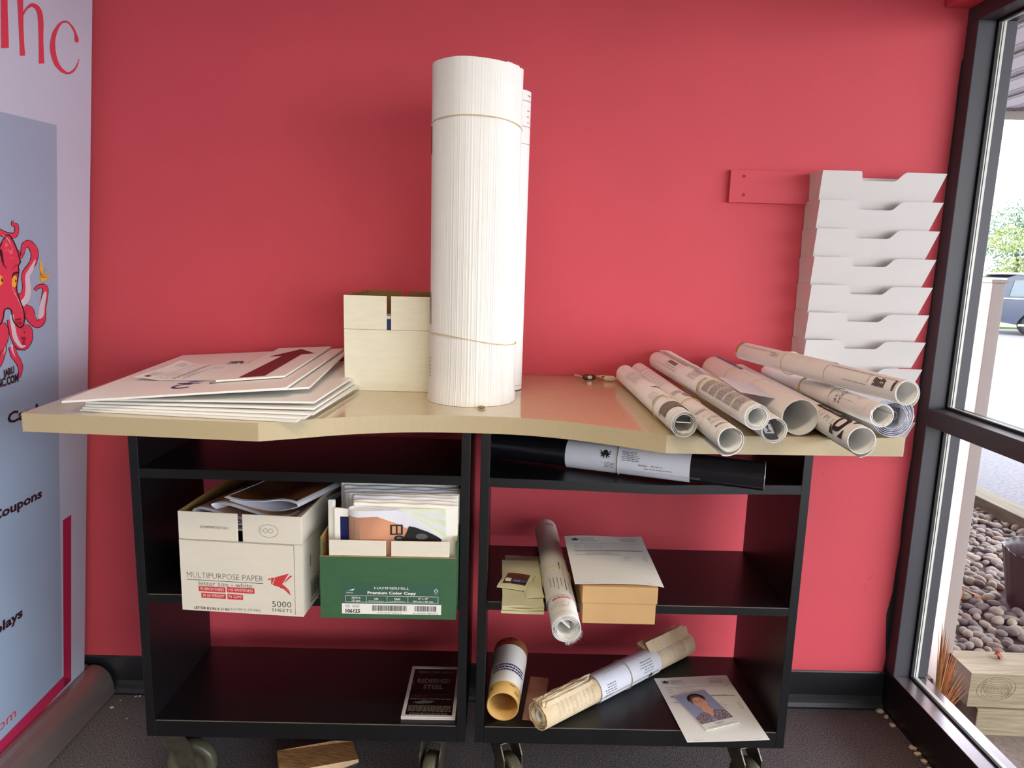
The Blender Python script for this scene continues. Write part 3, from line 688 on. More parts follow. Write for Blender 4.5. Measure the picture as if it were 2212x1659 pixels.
('dark',6,'s',[-385,1412,-384,1412,-383,1412,-382,1412,-381,1411,-380,1411,-379,1410,-378,1410,-377,1409,-376,1408,-375,1407,-374,1406,-373,1405,-372,1404,-371,1403,-370,1402,-369,1402,-368,1401,-368,1400,-367,1399,-366,1399,-366,1398,-365,1397,-365,1396,-364,1396,-364,1395,-363,1394,-363,1393,-362,1392,-362,1391,-361,1391,-360,1390,-360,1389,-360,1388,-359,1387,-358,1387,-358,1386,-358,1385,-357,1384,-356,1384,-356,1383,-356,1382,-355,1381,-355,1380,-354,1379,-354,1378,-353,1378,-353,1377,-352,1376,-352,1375,-352,1374,-351,1373,-351,1372,-350,1370,-350,1370,-350,1368,-349,1368,-349,1366,-348,1366,-348,1364,-348,1364,-347,1363,-347,1362,-346,1361,-346,1360,-345,1359,-345,1358,-344,1357,-344,1356,-344,1356,-343,1355,-343,1354,-343,1354,-343,1353,-343,1352,-343,1352,-343,1351,-343,1350,-344,1350,-344,1349,-344,1349,-345,1348,-346,1347,-346,1347,-347,1346,-348,1345,-348,1345,-349,1344,-350,1343,-350,1342,-350,1342,-350,1341,-351,1340,-350,1340,-350,1339,-350,1338,-350,1338,-350,1337,-350,1336,-349,1336,-349,1335,-349,1334,-349,1334,-349,1333,-349,1332,-349,1331,-349,1330,-349,1329,-349,1328,-349,1327,-349,1326,-350,1324,-350,1323,-350,1322,-351,1320,-351,1319,-351,1317,-352,1316,-352,1314,-352,1313,-352,1312,-353,1310,-353,1308,-354,1307,-354,1305,-354,1304,-355,1302,-355,1300,-356,1299,-356,1297,-356,1295,-357,1294,-357,1292,-357,1290,-357,1288,-356,1286,-356,1284,-356,1282,-355,1280,-354,1278,-353,1276,-352,1274,-352,1271,-350,1269,-349,1267,-348,1265,-347,1263,-346,1261,-345,1258,-344,1256,-343,1254,-342,1252,-341,1251,-340,1249,-339,1247,-338,1245,-337,1243,-336,1242,-335,1240,-334,1238,-333,1236,-332,1235,-332,1233,-331,1231,-330,1230,-330,1228,-330,1226,-329,1224,-329,1223,-329,1221,-329,1219,-329,1217,-329,1215,-329,1213,-329,1212,-329,1210,-329,1208,-330,1207,-330,1205,-330,1204,-331,1203,-331,1202,-332,1200,-333,1200,-333,1199,-334,1198,-335,1197,-336,1196,-337,1196,-338,1195,-339,1195,-340,1194,-340,1194,-341,1194,-342,1194,-343,1194,-344,1195,-345,1195,-347,1196,-348,1197,-350,1198,-351,1199,-353,1200,-355,1201,-356,1203,-358,1204,-359,1205,-361,1207,-362,1208,-363,1210,-364,1211,-365,1212,-366,1214,-366,1216,-367,1218,-368,1219,-368,1221,-368,1223,-369,1225,-369,1227,-369,1229,-370,1231,-370,1232,-370,1234,-371,1236,-372,1237,-372,1238,-373,1239,-374,1240,-375,1241,-376,1241,-377,1242,-378,1242,-379,1243,-380,1243,-381,1243,-382,1244,-383,1244,-384,1244,-385,1244,-386,1244,-386,1244,-387,1244,-388,1244,-389,1244,-390,1244,-391,1244,-392,1244,-393,1243,-394,1243,-395,1243,-396,1242,-397,1242,-398,1241,-399,1240,-400,1239,-400,1238,-401,1236,-401,1235,-402,1233,-402,1232,-402,1230,-403,1228,-403,1226,-403,1224,-404,1222,-404,1221,-405,1219,-406,1217,-406,1216,-407,1215,-408,1213,-409,1212,-410,1211,-412,1210,-413,1209,-415,1208,-416,1207,-418,1206,-419,1205,-421,1204,-422,1204,-424,1203,-425,1203,-426,1202,-427,1202,-428,1202,-429,1202,-429,1203,-430,1203,-431,1203,-432,1204,-433,1204,-434,1205,-434,1206,-435,1207,-436,1208,-436,1209,-437,1210,-437,1211,-438,1212,-438,1213,-439,1215,-439,1216,-439,1218,-439,1219,-440,1221,-440,1222,-440,1224,-440,1226,-439,1228,-439,1229,-439,1231,-439,1233,-439,1234,-438,1236,-438,1238,-437,1239,-436,1240,-436,1242,-435,1243,-434,1245,-433,1246,-432,1248,-431,1249,-430,1251,-430,1253,-429,1254,-428,1256,-427,1258,-426,1259,-425,1261,-424,1263,-423,1265,-422,1267,-421,1269,-420,1271,-419,1273,-418,1275,-417,1277,-416,1279,-415,1281,-415,1282,-414,1284,-413,1286,-413,1288,-413,1290,-413,1292,-413,1294,-413,1296,-413,1297,-413,1299,-413,1301,-414,1302,-414,1304,-414,1306,-415,1307,-415,1309,-416,1310,-416,1312,-416,1313,-416,1315,-417,1316,-417,1318,-417,1319,-417,1320,-418,1322,-418,1323,-418,1324,-418,1326,-419,1327,-419,1328,-419,1329,-419,1330,-419,1332,-419,1332,-419,1333,-419,1334,-419,1335,-419,1335,-419,1336,-419,1337,-418,1337,-418,1338,-418,1338,-418,1339,-418,1340,-417,1340,-417,1341,-417,1342,-418,1342,-418,1343,-418,1344,-419,1344,-419,1345,-420,1346,-420,1346,-421,1347,-422,1348,-422,1348,-423,1349,-423,1350,-424,1350,-424,1351,-424,1351,-424,1352,-424,1352,-424,1353,-424,1354,-424,1354,-424,1355,-423,1356,-423,1356,-423,1357,-422,1358,-422,1359,-421,1360,-421,1361,-421,1362,-420,1362,-420,1363,-419,1364,-419,1365,-418,1366,-418,1367,-418,1368,-417,1369,-417,1370,-417,1371,-416,1372,-416,1373,-415,1374,-415,1375,-414,1376,-414,1377,-414,1378,-413,1378,-413,1379,-412,1380,-412,1381,-411,1382,-411,1383,-410,1383,-410,1384,-410,1385,-409,1386,-409,1386,-408,1387,-408,1388,-407,1389,-406,1390,-406,1390,-405,1391,-405,1392,-404,1393,-404,1394,-403,1395,-403,1395,-402,1396,-402,1397,-401,1398,-400,1399,-400,1399,-399,1400,-398,1401,-398,1402,-397,1403,-396,1404,-395,1404,-394,1405,-393,1406,-392,1407,-391,1408,-390,1409,-389,1410,-388,1411,-387,1411,-386,1412,-385,1412,-384,1412,-383,1413],[-383,1415,-382,1415,-381,1415,-380,1414,-378,1414,-377,1413,-376,1412,-375,1411,-374,1410,-372,1410,-371,1409,-370,1408,-369,1407,-368,1406,-367,1405,-366,1404,-366,1403,-365,1402,-364,1402,-364,1401,-363,1400,-362,1399,-362,1398,-361,1398,-360,1397,-360,1396,-359,1395,-359,1394,-358,1393,-358,1393,-357,1392,-357,1391,-356,1390,-356,1389,-355,1389,-354,1388,-354,1387,-354,1386,-353,1385,-352,1385,-352,1384,-352,1383,-351,1382,-351,1381,-350,1380,-350,1379,-349,1378,-349,1377,-348,1376,-348,1376,-347,1374,-347,1373,-347,1372,-346,1371,-346,1370,-345,1369,-345,1368,-344,1367,-344,1366,-344,1365,-343,1364,-343,1364,-342,1363,-342,1362,-342,1361,-341,1360,-341,1359,-340,1358,-340,1357,-339,1356,-339,1356,-339,1355,-339,1354,-338,1353,-338,1352,-338,1351,-339,1350,-339,1350,-340,1349,-340,1348,-341,1347,-341,1346,-342,1346,-343,1345,-344,1344,-344,1344,-345,1343,-345,1343,-346,1342,-346,1342,-346,1341,-346,1341,-346,1340,-346,1340,-346,1339,-346,1339,-346,1338,-346,1338,-345,1337,-345,1336,-345,1336,-345,1335,-344,1334,-344,1333,-344,1332,-344,1331,-344,1330,-344,1329,-345,1328,-345,1327,-345,1325,-345,1324,-346,1323,-346,1321,-346,1320,-347,1318,-347,1317,-347,1316,-348,1314,-348,1312,-348,1311,-349,1309,-349,1308,-349,1306,-350,1305,-350,1303,-351,1302,-351,1300,-352,1298,-352,1296,-352,1295,-352,1293,-352,1291,-352,1290,-352,1288,-352,1286,-352,1284,-351,1282,-351,1280,-350,1278,-349,1276,-348,1274,-347,1272,-346,1270,-345,1268,-344,1266,-343,1263,-342,1261,-341,1259,-340,1257,-339,1255,-338,1253,-337,1251,-336,1250,-335,1248,-334,1246,-333,1244,-332,1242,-331,1241,-330,1239,-329,1237,-328,1235,-328,1234,-327,1232,-326,1230,-326,1228,-325,1226,-325,1224,-324,1222,-324,1220,-324,1219,-324,1217,-324,1215,-324,1213,-324,1211,-325,1209,-325,1208,-325,1206,-326,1204,-326,1203,-326,1202,-327,1200,-328,1199,-329,1198,-330,1197,-330,1196,-331,1195,-332,1194,-334,1193,-335,1193,-336,1192,-338,1192,-339,1191,-341,1191,-342,1191,-344,1192,-346,1192,-348,1193,-349,1194,-351,1195,-352,1196,-354,1197,-356,1198,-358,1200,-360,1201,-361,1202,-363,1204,-364,1205,-366,1207,-367,1208,-368,1210,-369,1212,-370,1214,-371,1216,-371,1217,-372,1219,-372,1221,-372,1223,-373,1225,-373,1227,-373,1229,-374,1231,-374,1232,-375,1234,-375,1235,-376,1236,-376,1237,-377,1238,-377,1238,-378,1239,-379,1239,-379,1240,-380,1240,-380,1240,-381,1240,-382,1240,-383,1241,-383,1241,-384,1241,-385,1241,-386,1241,-386,1241,-387,1241,-388,1241,-389,1241,-389,1241,-390,1241,-391,1241,-392,1241,-392,1241,-393,1240,-393,1240,-394,1240,-395,1239,-395,1238,-396,1238,-396,1236,-397,1235,-397,1234,-398,1232,-398,1231,-398,1229,-399,1227,-399,1225,-399,1223,-400,1222,-400,1220,-401,1218,-402,1216,-402,1215,-403,1213,-404,1212,-406,1210,-407,1209,-409,1208,-410,1207,-412,1206,-413,1204,-415,1204,-417,1202,-418,1202,-420,1201,-422,1200,-423,1200,-425,1200,-426,1200,-428,1200,-429,1200,-431,1200,-432,1201,-433,1201,-434,1202,-436,1203,-437,1204,-438,1205,-438,1206,-439,1207,-440,1208,-440,1209,-441,1210,-442,1212,-442,1213,-442,1214,-443,1216,-443,1218,-443,1219,-443,1221,-443,1223,-444,1224,-443,1226,-443,1228,-443,1230,-443,1232,-443,1233,-442,1235,-442,1237,-442,1238,-441,1240,-440,1242,-440,1243,-439,1245,-438,1246,-437,1248,-436,1249,-435,1251,-434,1252,-433,1254,-432,1255,-431,1257,-430,1259,-430,1260,-428,1262,-428,1264,-427,1266,-426,1268,-425,1270,-424,1272,-423,1274,-422,1276,-421,1278,-420,1280,-419,1281,-418,1283,-418,1285,-417,1287,-417,1289,-417,1290,-417,1292,-417,1294,-417,1296,-417,1297,-417,1299,-417,1300,-418,1302,-418,1304,-418,1305,-419,1307,-419,1308,-419,1310,-420,1311,-420,1313,-420,1314,-421,1316,-421,1317,-421,1319,-421,1320,-422,1321,-422,1323,-422,1324,-422,1325,-423,1327,-423,1328,-423,1329,-423,1330,-423,1331,-423,1332,-423,1333,-423,1334,-423,1335,-423,1336,-423,1337,-422,1337,-422,1338,-422,1338,-422,1339,-422,1339,-422,1340,-421,1340,-421,1341,-421,1341,-421,1342,-422,1342,-422,1343,-422,1343,-423,1344,-423,1344,-424,1345,-424,1346,-425,1346,-426,1347,-426,1348,-427,1348,-427,1349,-428,1350,-428,1351,-428,1352,-428,1352,-428,1353,-428,1354,-428,1355,-428,1356,-427,1356,-427,1357,-426,1358,-426,1359,-426,1360,-425,1361,-425,1362,-424,1362,-424,1363,-424,1364,-423,1365,-423,1366,-422,1367,-422,1368,-422,1369,-421,1370,-421,1371,-420,1372,-420,1373,-420,1374,-419,1375,-419,1376,-418,1377,-418,1378,-417,1378,-417,1379,-416,1380,-416,1381,-416,1382,-415,1383,-415,1384,-414,1384,-414,1385,-413,1386,-413,1387,-412,1388,-412,1388,-411,1389,-411,1390,-410,1391,-410,1392,-409,1392,-409,1393,-408,1394,-408,1395,-407,1396,-406,1396,-406,1397,-405,1398,-405,1399,-404,1400,-403,1401,-403,1402,-402,1402,-401,1403,-400,1404,-399,1405,-398,1406,-397,1407,-396,1408,-395,1409,-394,1410,-393,1411,-392,1412,-391,1413,-389,1413,-388,1414,-386,1414,-385,1415,-385,1415]),
('octo',4,'p',[-384,1414,-378,1412,-373,1408,-368,1403,-365,1399,-362,1395,-359,1391,-356,1387,-354,1383,-352,1379,-350,1374,-347,1369,-345,1364,-343,1360,-341,1355,-341,1351,-343,1348,-346,1345,-348,1341,-348,1338,-347,1335,-346,1331,-347,1326,-349,1319,-350,1311,-352,1303,-354,1295,-354,1286,-351,1276,-346,1265,-341,1255,-336,1246,-331,1237,-328,1228,-326,1219,-327,1210,-329,1202,-332,1197,-338,1194,-344,1193,-351,1197,-360,1203,-366,1210,-370,1219,-371,1229,-374,1236,-377,1240,-381,1242,-386,1242,-390,1242,-394,1242,-398,1238,-400,1231,-402,1222,-405,1214,-412,1208,-420,1203,-427,1201,-432,1202,-437,1206,-440,1212,-441,1219,-441,1228,-440,1236,-437,1244,-432,1252,-428,1260,-423,1269,-418,1279,-415,1288,-415,1297,-416,1305,-418,1313,-419,1320,-421,1327,-421,1332,-421,1336,-420,1339,-420,1342,-422,1345,-424,1348,-426,1352,-426,1355,-424,1359,-422,1364,-420,1368,-418,1373,-416,1378,-413,1382,-411,1386,-408,1390,-406,1394,-403,1398,-399,1402,-395,1407,-389,1412]),
('octolight',6,'p',[-384,1391,-386,1388,-388,1386,-392,1386,-395,1388,-396,1390,-395,1393,-392,1395,-388,1395,-386,1394]),
('octolight',6,'p',[-367,1374,-369,1371,-372,1369,-376,1369,-379,1371,-381,1374,-379,1377,-376,1379,-372,1380,-369,1378]),
('octolight',6,'p',[-397,1400,-398,1398,-400,1397,-402,1397,-404,1398,-404,1400,-404,1402,-402,1403,-400,1403,-398,1402]),
('octolight',6,'p',[-380,1378,-381,1377,-382,1376,-384,1376,-386,1377,-386,1378,-385,1380,-384,1381,-382,1381,-381,1380]),
('octolight',6,'p',[-366,1381,-366,1380,-368,1379,-369,1379,-371,1380,-371,1381,-371,1383,-369,1384,-368,1384,-366,1383]),
('octolight',6,'p',[-373,1359,-374,1358,-375,1357,-377,1357,-378,1358,-379,1359,-378,1360,-377,1361,-375,1361,-374,1360]),
('octolight',6,'p',[-390,1378,-390,1377,-391,1376,-393,1376,-394,1377,-395,1378,-394,1380,-393,1380,-391,1380,-390,1380]),
('octolight',6,'p',[-365,1361,-365,1360,-366,1360,-368,1360,-369,1360,-369,1361,-369,1362,-368,1363,-366,1363,-365,1362]),
('pale',6,'s',[-401,1412,-399,1410,-395,1409,-391,1407,-387,1405,-384,1402,-381,1399,-378,1396,-375,1392,-372,1388,-371,1386],[-400,1413,-398,1412,-394,1410,-390,1408,-386,1406,-382,1403,-379,1400,-376,1396,-374,1392,-372,1389,-370,1386]),
('dark',6,'s',[-417,1379,-416,1378,-414,1375,-413,1372,-411,1369,-410,1365,-408,1362,-407,1358,-406,1354,-404,1350,-402,1346,-399,1343,-396,1340,-393,1338,-390,1336,-388,1335],[-406,1382,-406,1380,-405,1377,-403,1374,-402,1370,-401,1367,-400,1363,-400,1359,-399,1355,-398,1351,-398,1347,-396,1344,-394,1342,-391,1339,-389,1337,-387,1335]),
('yel',6,'p',[-364,1319,-360,1319,-357,1318,-355,1316,-354,1313,-354,1308,-354,1304,-355,1300,-356,1296,-358,1294,-360,1292,-363,1291,-366,1292,-368,1293,-370,1296,-371,1299,-371,1303,-371,1308,-370,1312,-368,1315,-366,1318]),
('yel',6,'p',[-416,1320,-413,1322,-409,1320,-405,1318,-403,1314,-402,1309,-402,1305,-404,1302,-406,1300,-409,1298,-412,1297,-414,1296,-416,1298,-417,1305,-417,1314]),
('dark',7,'p',[-358,1310,-357,1309,-356,1308,-355,1306,-356,1305,-357,1303,-358,1303,-359,1303,-360,1305,-360,1306,-360,1308,-359,1310]),
('dark',7,'p',[-407,1315,-406,1314,-404,1312,-403,1310,-402,1308,-403,1306,-404,1305,-406,1305,-407,1306,-408,1308,-408,1310,-408,1313]),
('dark',7,'s',[-369,1314,-368,1315,-367,1317,-366,1319,-364,1320,-363,1321,-362,1322,-360,1322,-358,1323,-355,1323,-354,1323,-353,1323,-352,1323,-350,1322,-349,1322,-348,1321],[-371,1314,-371,1316,-370,1318,-370,1320,-369,1322,-368,1324,-365,1326,-363,1327,-360,1328,-357,1328,-354,1329,-351,1328,-348,1328,-346,1327,-345,1326,-344,1326]),
('dark',6,'s',[-368,1335,-367,1336,-365,1338,-362,1340,-360,1341,-357,1342,-355,1343,-352,1343,-349,1343,-346,1343,-344,1343],[-369,1336,-368,1337,-366,1338,-363,1340,-361,1342,-358,1343,-355,1344,-352,1344,-349,1344,-346,1344,-344,1344]),
('pale',6,'s',[-372,1307,-372,1304,-372,1300,-371,1296,-370,1291,-368,1286,-365,1282,-362,1276,-358,1271,-353,1266,-350,1260,-346,1254,-342,1248,-339,1242,-336,1237,-334,1234],[-372,1307,-371,1304,-371,1300,-370,1296,-369,1291,-367,1287,-364,1282,-360,1277,-356,1271,-352,1266,-348,1261,-345,1255,-341,1249,-338,1243,-335,1238,-333,1234]),
('yel',6,'s',[-266,1353,-266,1351,-267,1348,-267,1344,-267,1339,-267,1335,-267,1331,-266,1327,-266,1323,-265,1319,-264,1316,-263,1314,-261,1312,-260,1310,-258,1309,-257,1308],[-260,1353,-260,1351,-259,1347,-259,1343,-259,1339,-258,1336,-257,1332,-256,1328,-255,1324,-254,1320,-253,1317,-252,1315,-252,1313,-252,1312,-252,1310,-252,1309]),
('yel',6,'p',[-264,1330,-263,1329,-261,1324,-259,1321,-257,1320,-253,1320,-250,1319,-248,1318,-245,1317,-242,1316,-236,1316,-231,1315,-228,1313,-230,1312,-236,1310,-242,1308,-245,1305,-249,1302,-252,1301,-256,1301,-260,1302,-263,1304,-265,1306,-266,1310,-266,1314,-266,1320,-265,1326]),
('yel',6,'s',[-251,1311,-250,1315,-248,1320,-246,1326,-244,1331,-243,1335],[-254,1312,-252,1315,-250,1320,-248,1326,-246,1332,-244,1335]),
('yel',6,'s',[-251,1311,-248,1313,-244,1317,-238,1322,-234,1325,-231,1328],[-253,1312,-250,1314,-245,1318,-240,1322,-235,1326,-231,1328]),
('yel',6,'s',[-251,1310,-247,1312,-241,1315,-234,1318,-228,1321,-224,1322],[-253,1312,-249,1314,-242,1316,-236,1319,-229,1321,-225,1323]),
('yel',6,'s',[-252,1310,-248,1311,-242,1311,-236,1312,-230,1313,-226,1313],[-252,1312,-249,1312,-243,1313,-236,1313,-231,1314,-227,1314]),
('yel',6,'s',[-267,1338,-268,1338,-269,1337,-270,1336,-272,1336,-272,1335],[-265,1337,-266,1336,-268,1336,-269,1335,-271,1335,-272,1335]),
('dark',7,'s',[-255,1302,-255,1301,-255,1299,-255,1298,-255,1296,-255,1295],[-254,1302,-254,1301,-254,1299,-254,1298,-254,1296,-254,1295]),
]

# =================================================================== the room
def struct(mb, name, **k):
    o = mb.build(name, **k)
    if not k.get('parent'):
        o['kind'] = 'structure'
    return o


struct(MB().box(-2.62, -4.9, -0.12, 1.30, 0.02, 0.0, 'carpet'), 'floor')
wbk = MB().box(-2.74, 0.0, -0.12, 1.35, 0.14, 2.9, 'red_paint')
# dried paint ridges and dents near the window corner
for ln in ([(.984, .776), (.989, .765)], [(1.011, .719), (1.023, .716), (1.022, .71)], [(.956, .66), (.968, .663), (.976, .66)], [(1.099, .764), (1.133, .768), (1.163, .768)],
           [(1.106, .758), (1.135, .757)], [(1.187, .563), (1.224, .567)], [(1.151, .415), (1.159, .398)], [(1.164, .433), (1.176, .456)], [(1.198, .304), (1.22, .302)],
           [(1.013, .191), (1.027, .197)], [(1.043, .2), (1.065, .198)], [(1.109, .178), (1.121, .173), (1.114, .167)], [(1.173, .169), (1.212, .164)], [(1.2, .181), (1.244, .18)],
           [(1.112, .149), (1.166, .144)], [(1.15, .160), (1.19, .150)], [(1.06, .185), (1.085, .176)]):
    wbk.tube([(p[0], 0.0002, p[1]) for p in ln], .0013, 'red_paint', 6, radii=[.0006] + [.0014] * (len(ln) - 2) + [.0006] if len(ln) > 2 else [.0013, .0006])
struct(wbk, 'wall_back')
struct(MB().box(-2.74, -4.9, -0.12, -2.6, 0.0, 2.9, 'room_paint'), 'wall_left')
struct(MB().box(-2.74, -5.02, -0.12, 0.60, -4.9, 2.9, 'room_paint').box(-0.95, -5.02, 2.14, 1.35, -4.9, 2.9, 'room_paint')
       .box(-0.95, -5.02, -0.12, 1.35, -4.9, 0.04, 'room_paint'), 'wall_front')
w2 = empty('added_window', (0.2, -4.96, 0.04))  # unseen window, added and sized to let in daylight from behind the camera
w2['kind'] = 'structure'
_f = MB()
for _x in (0.60, 1.30):
    _f.box(_x - 0.2, -0.03, 0, _x - 0.15, 0.02, 2.1, 'frame_black')
for _z in (0.0, 0.90, 2.05):
    _f.box(.40, -0.03, _z, 1.15, 0.02, _z + 0.05, 'frame_black')
_f.build('window_frame', w2)
for _x0, _x1 in ((.45, 1.10),):
    for _z0, _z1 in ((.05, .90), (.95, 2.05)):
        MB().box(_x0, -.006, _z0, _x1, -.003, _z1, 'window_glass').build('glass_pane', w2)
struct(MB().box(-2.74, -5.02, 2.7, 1.35, 0.12, 2.86, 'ceiling_tile'), 'ceiling')
struct(MB().box(1.18, -4.9, 2.102, 1.38, 0.0, 2.72, 'red_paint'), 'wall_right', bevel=0.004)

# cove base along the back wall: tall black strip with a toe
b = MB()
prof = [(-0.0, 0.0), (-0.022, 0.0), (-0.022, 0.006), (-0.016, 0.018), (-0.008, 0.026), (-0.005, 0.04), (-0.005, 0.118), (-0.003, 0.122), (0, 0.122)]
b.prism([(p[0], p[1]) for p in prof], -2.6, 1.249, 'black_base',
        mtx=Matrix(((0, 0, 1, 0), (1, 0, 0, 0), (0, 1, 0, 0), (0, 0, 0, 1))))
struct(b, 'baseboard_back')

# ------------------------------------------------------------------ storefront window
win = empty('window_1', (1.25, 0, 0))
win['kind'] = 'structure'


def wbuild(mb, name, **k):
    o = mb.build(name, parent=win, **k)
    o.location = (-1.25, 0, 0)
    return o


SILL, MUL0, MUL1, TOPZ = 0.135, 0.944, 0.995, 2.06
bays = [(-0.05, -1.55), (-1.60, -3.10), (-3.15, -4.80)]
f = MB()
posts = [(0.0, -0.05), (-1.55, -1.60), (-3.10, -3.15), (-4.80, -4.90)]
for ya, yb in posts:
    f.box(1.25, yb, SILL, 1.30, ya, TOPZ, 'frame_black')
    f.box(1.322, yb, SILL, 1.358, ya, TOPZ, 'frame_black')
f.box(1.25, -4.9, TOPZ, 1.30, 0, 2.102, 'frame_black')
f.box(1.322, -4.9, TOPZ, 1.358, 0, 2.102, 'frame_black')
for ya, yb in bays:
    f.box(1.25, yb, MUL0, 1.30, ya, MUL1, 'frame_black')
    f.box(1.322, yb, MUL0, 1.358, ya, MUL1, 'frame_black')
wbuild(f, 'window_frame', bevel=0.0015, seg=1)
s_ = MB().box(1.25, -4.9, 0.0, 1.30, 0, SILL, 'frame_edge').box(1.322, -4.9, 0.0, 1.358, 0, SILL - 0.004, 'frame_edge')
s_.box(1.2515, -4.9, SILL, 1.2995, 0, SILL + .0012, 'sill_sheen').box(1.3235, -4.9, SILL - .004, 1.357, 0, SILL - .002, 'sill_sheen')  # thin bright skins imitating reflected daylight on the sill tops
wbuild(s_, 'window_sill', bevel=0.0008, seg=1)
ck = MB()
rr = random.Random(2)
zc = [0.02 + .075 * i for i in range(27)]
ed = [1.2485 - (.010 * rr.random() ** 2 if z < 1.1 else .003 * rr.random()) - (.009 if .20 < z < .33 else 0) for z in zc]
ck.slab([[V(e_, -.0008, z), V(1.2505, -.0012, z)] for e_, z in zip(ed, zc)], .0006, 'gasket', smooth=False)
wbuild(ck, 'caulk_line')
g = MB()
sp = MB()
for ya, yb in bays:
    for z0, z1 in ((SILL, MUL0), (MUL1, TOPZ)):
        for y in (ya, yb):
            d = -0.001 if y == ya else 0.001
            g.box(1.300, min(y, y + d * 9), z0, 1.309, max(y, y + d * 9), z1, 'gasket')
            sp.box(1.309, min(y, y + d * 7), z0, 1.323, max(y, y + d * 7), z1, 'spacer')
            sp.box(1.314, min(y, y + d * 8), z0, 1.3155, max(y, y + d * 8), z1, 'gasket')
        for z, d in ((z0, 1), (z1, -1)):
            g.box(1.300, yb, min(z, z + d * .007), 1.309, ya, max(z, z + d * .007), 'gasket')
            sp.box(1.309, yb, min(z, z + d * .005), 1.323, ya, max(z, z + d * .005), 'spacer')
wbuild(g, 'gasket')
wbuild(sp, 'spacer_bar')
for ya, yb in bays:
    for z0, z1 in ((SILL, MUL0), (MUL1, TOPZ)):
        wbuild(MB().box(1.3095, yb + .001, z0 + .001, 1.3125, ya - .001, z1 - .001, 'window_glass'), 'glass_pane')

# ------------------------------------------------------------------ ceiling lamps (troffers), seen only from other viewpoints
lamp0 = None
for i, (x, y) in enumerate(((-0.25, -1.75), (-0.25, -3.6))):
    if lamp0 is None:
        t = empty('ceiling_light', (x, y, 2.70))
        MB().box(-0.62, -0.19, -0.022, 0.62, -0.16, 0, 'pocket_white').box(-0.62, 0.16, -0.022, 0.62, 0.19, 0, 'pocket_white') \
            .box(-0.62, -0.16, -0.022, -0.585, 0.16, 0, 'pocket_white').box(0.585, -0.16, -0.022, 0.62, 0.16, 0, 'pocket_white').build('lamp_frame', t)
        MB().box(-0.585, -0.16, -0.010, 0.585, 0.16, -0.002, 'lamp_diffuser').build('diffuser', t)
        lamp0 = t
    else:
        t = copy_tree(lamp0)
        t.location = (x, y, 2.70)
    tag(t, ['flat rectangular ceiling light nearest the red wall', 'flat rectangular ceiling light at the far end of the room'][i], 'ceiling light', 'ceiling lights')

# ------------------------------------------------------------------ table top
T = 1.055
pts = [(-0.975, -0.668), (-0.74, -0.682), (-0.485, -0.700)]
# concave front
ctrl = [(-0.485, -0.700), (-0.415, -0.668), (-0.33, -0.628), (-0.24, -0.600), (-0.15, -0.587), (-0.05, -0.584), (0.05, -0.592), (0.145, -0.618), (0.235, -0.660), (0.33, -0.712)]
for i in range(len(ctrl) - 1):
    p0, p1, p2, p3 = (Vector(ctrl[max(0, min(len(ctrl) - 1, i + j))]) for j in (-1, 0, 1, 2))
    for k in range(1, 5):
        t = k / 4
        p = .5 * ((2 * p1) + (-p0 + p2) * t + (2 * p0 - 5 * p1 + 4 * p2 - p3) * t * t + (-p0 + 3 * p1 - 3 * p2 + p3) * t ** 3)
        pts.append((p.x, p.y))
pts += [(0.57, -0.702), (0.822, -0.690), (0.862, -0.004), (-1.012, -0.004)]
tb = MB().prism(pts, T - 0.038, T, 'table_lam', mside='table_edge')
o = tb.build('counter_top', bevel=0.0022, seg=2, angle=50)
tag(o, 'long beige laminate table top with curved-in front edge, lying on two black bookcases', 'table top')


# ------------------------------------------------------------------ rolling bookcases
def caster(parent, x, y, ang, big=False):
    c = MB()
    m = Matrix.Translation((x, y, 0)) @ Matrix.Rotation(ang, 4, 'Z')
    # plate + fork with bent shoulders
    c.box(-0.04, -0.045, 0.180, 0.04, 0.045, 0.186, 'steel', mtx=m)
    c.add([m @ p for p in (V(0, 0, 0),)], [], 'steel')
    c.cyl(m @ V(0, 0, 0.160), m @ V(0, 0, 0.181), 0.026, 'steel', 20)
    for s in (-1, 1):
        prof_ = [(-0.026, 0.158), (0.030, 0.158), (0.052, 0.128), (0.058, 0.06), (0.046, 0.044), (0.030, 0.046), (0.008, 0.10), (-0.026, 0.132)]
        c.prism([(p[0], p[1]) for p in prof_], s * 0.026 - 0.0018, s * 0.026 + 0.0018, 'steel',
                mtx=m @ Matrix(((1, 0, 0, 0), (0, 0, 1, 0), (0, 1, 0, 0), (0, 0, 0, 1))))
    c.box(-0.026, -0.0275, 0.155, 0.030, 0.0275, 0.160, 'steel', mtx=m)
    fo = c.build('caster_fork', parent, bevel=0.002, seg=2)
    w = MB()
    hub = (0.038, 0.062)
    prof_w = [(0.018, 0.012), (0.040, 0.012), (0.043, 0.015), (0.0595, 0.015), (0.0625, 0.010), (0.0630, 0.0), (0.0625, -0.010), (0.0595, -0.015), (0.043, -0.015), (0.040, -0.012), (0.018, -0.012)]
    ring = []
    N = 40
    for k in range(N):
        a = 2 * pi * k / N
        ring.append([m @ V(hub[0] + r_ * cos(a), yy, hub[1] + 0.001 + r_ * sin(a)) for r_, yy in prof_w])
    w.grid(ring, 'tyre_clear', True, closed_u=True)
    w.cyl(m @ V(hub[0], -0.020, hub[1]), m @ V(hub[0], 0.020, hub[1]), 0.019, 'steel', 24)
    w.cyl(m @ V(hub[0], -0.032, hub[1]), m @ V(hub[0], 0.032, hub[1]), 0.008, 'steel', 6)
    w.build('caster_wheel', parent)


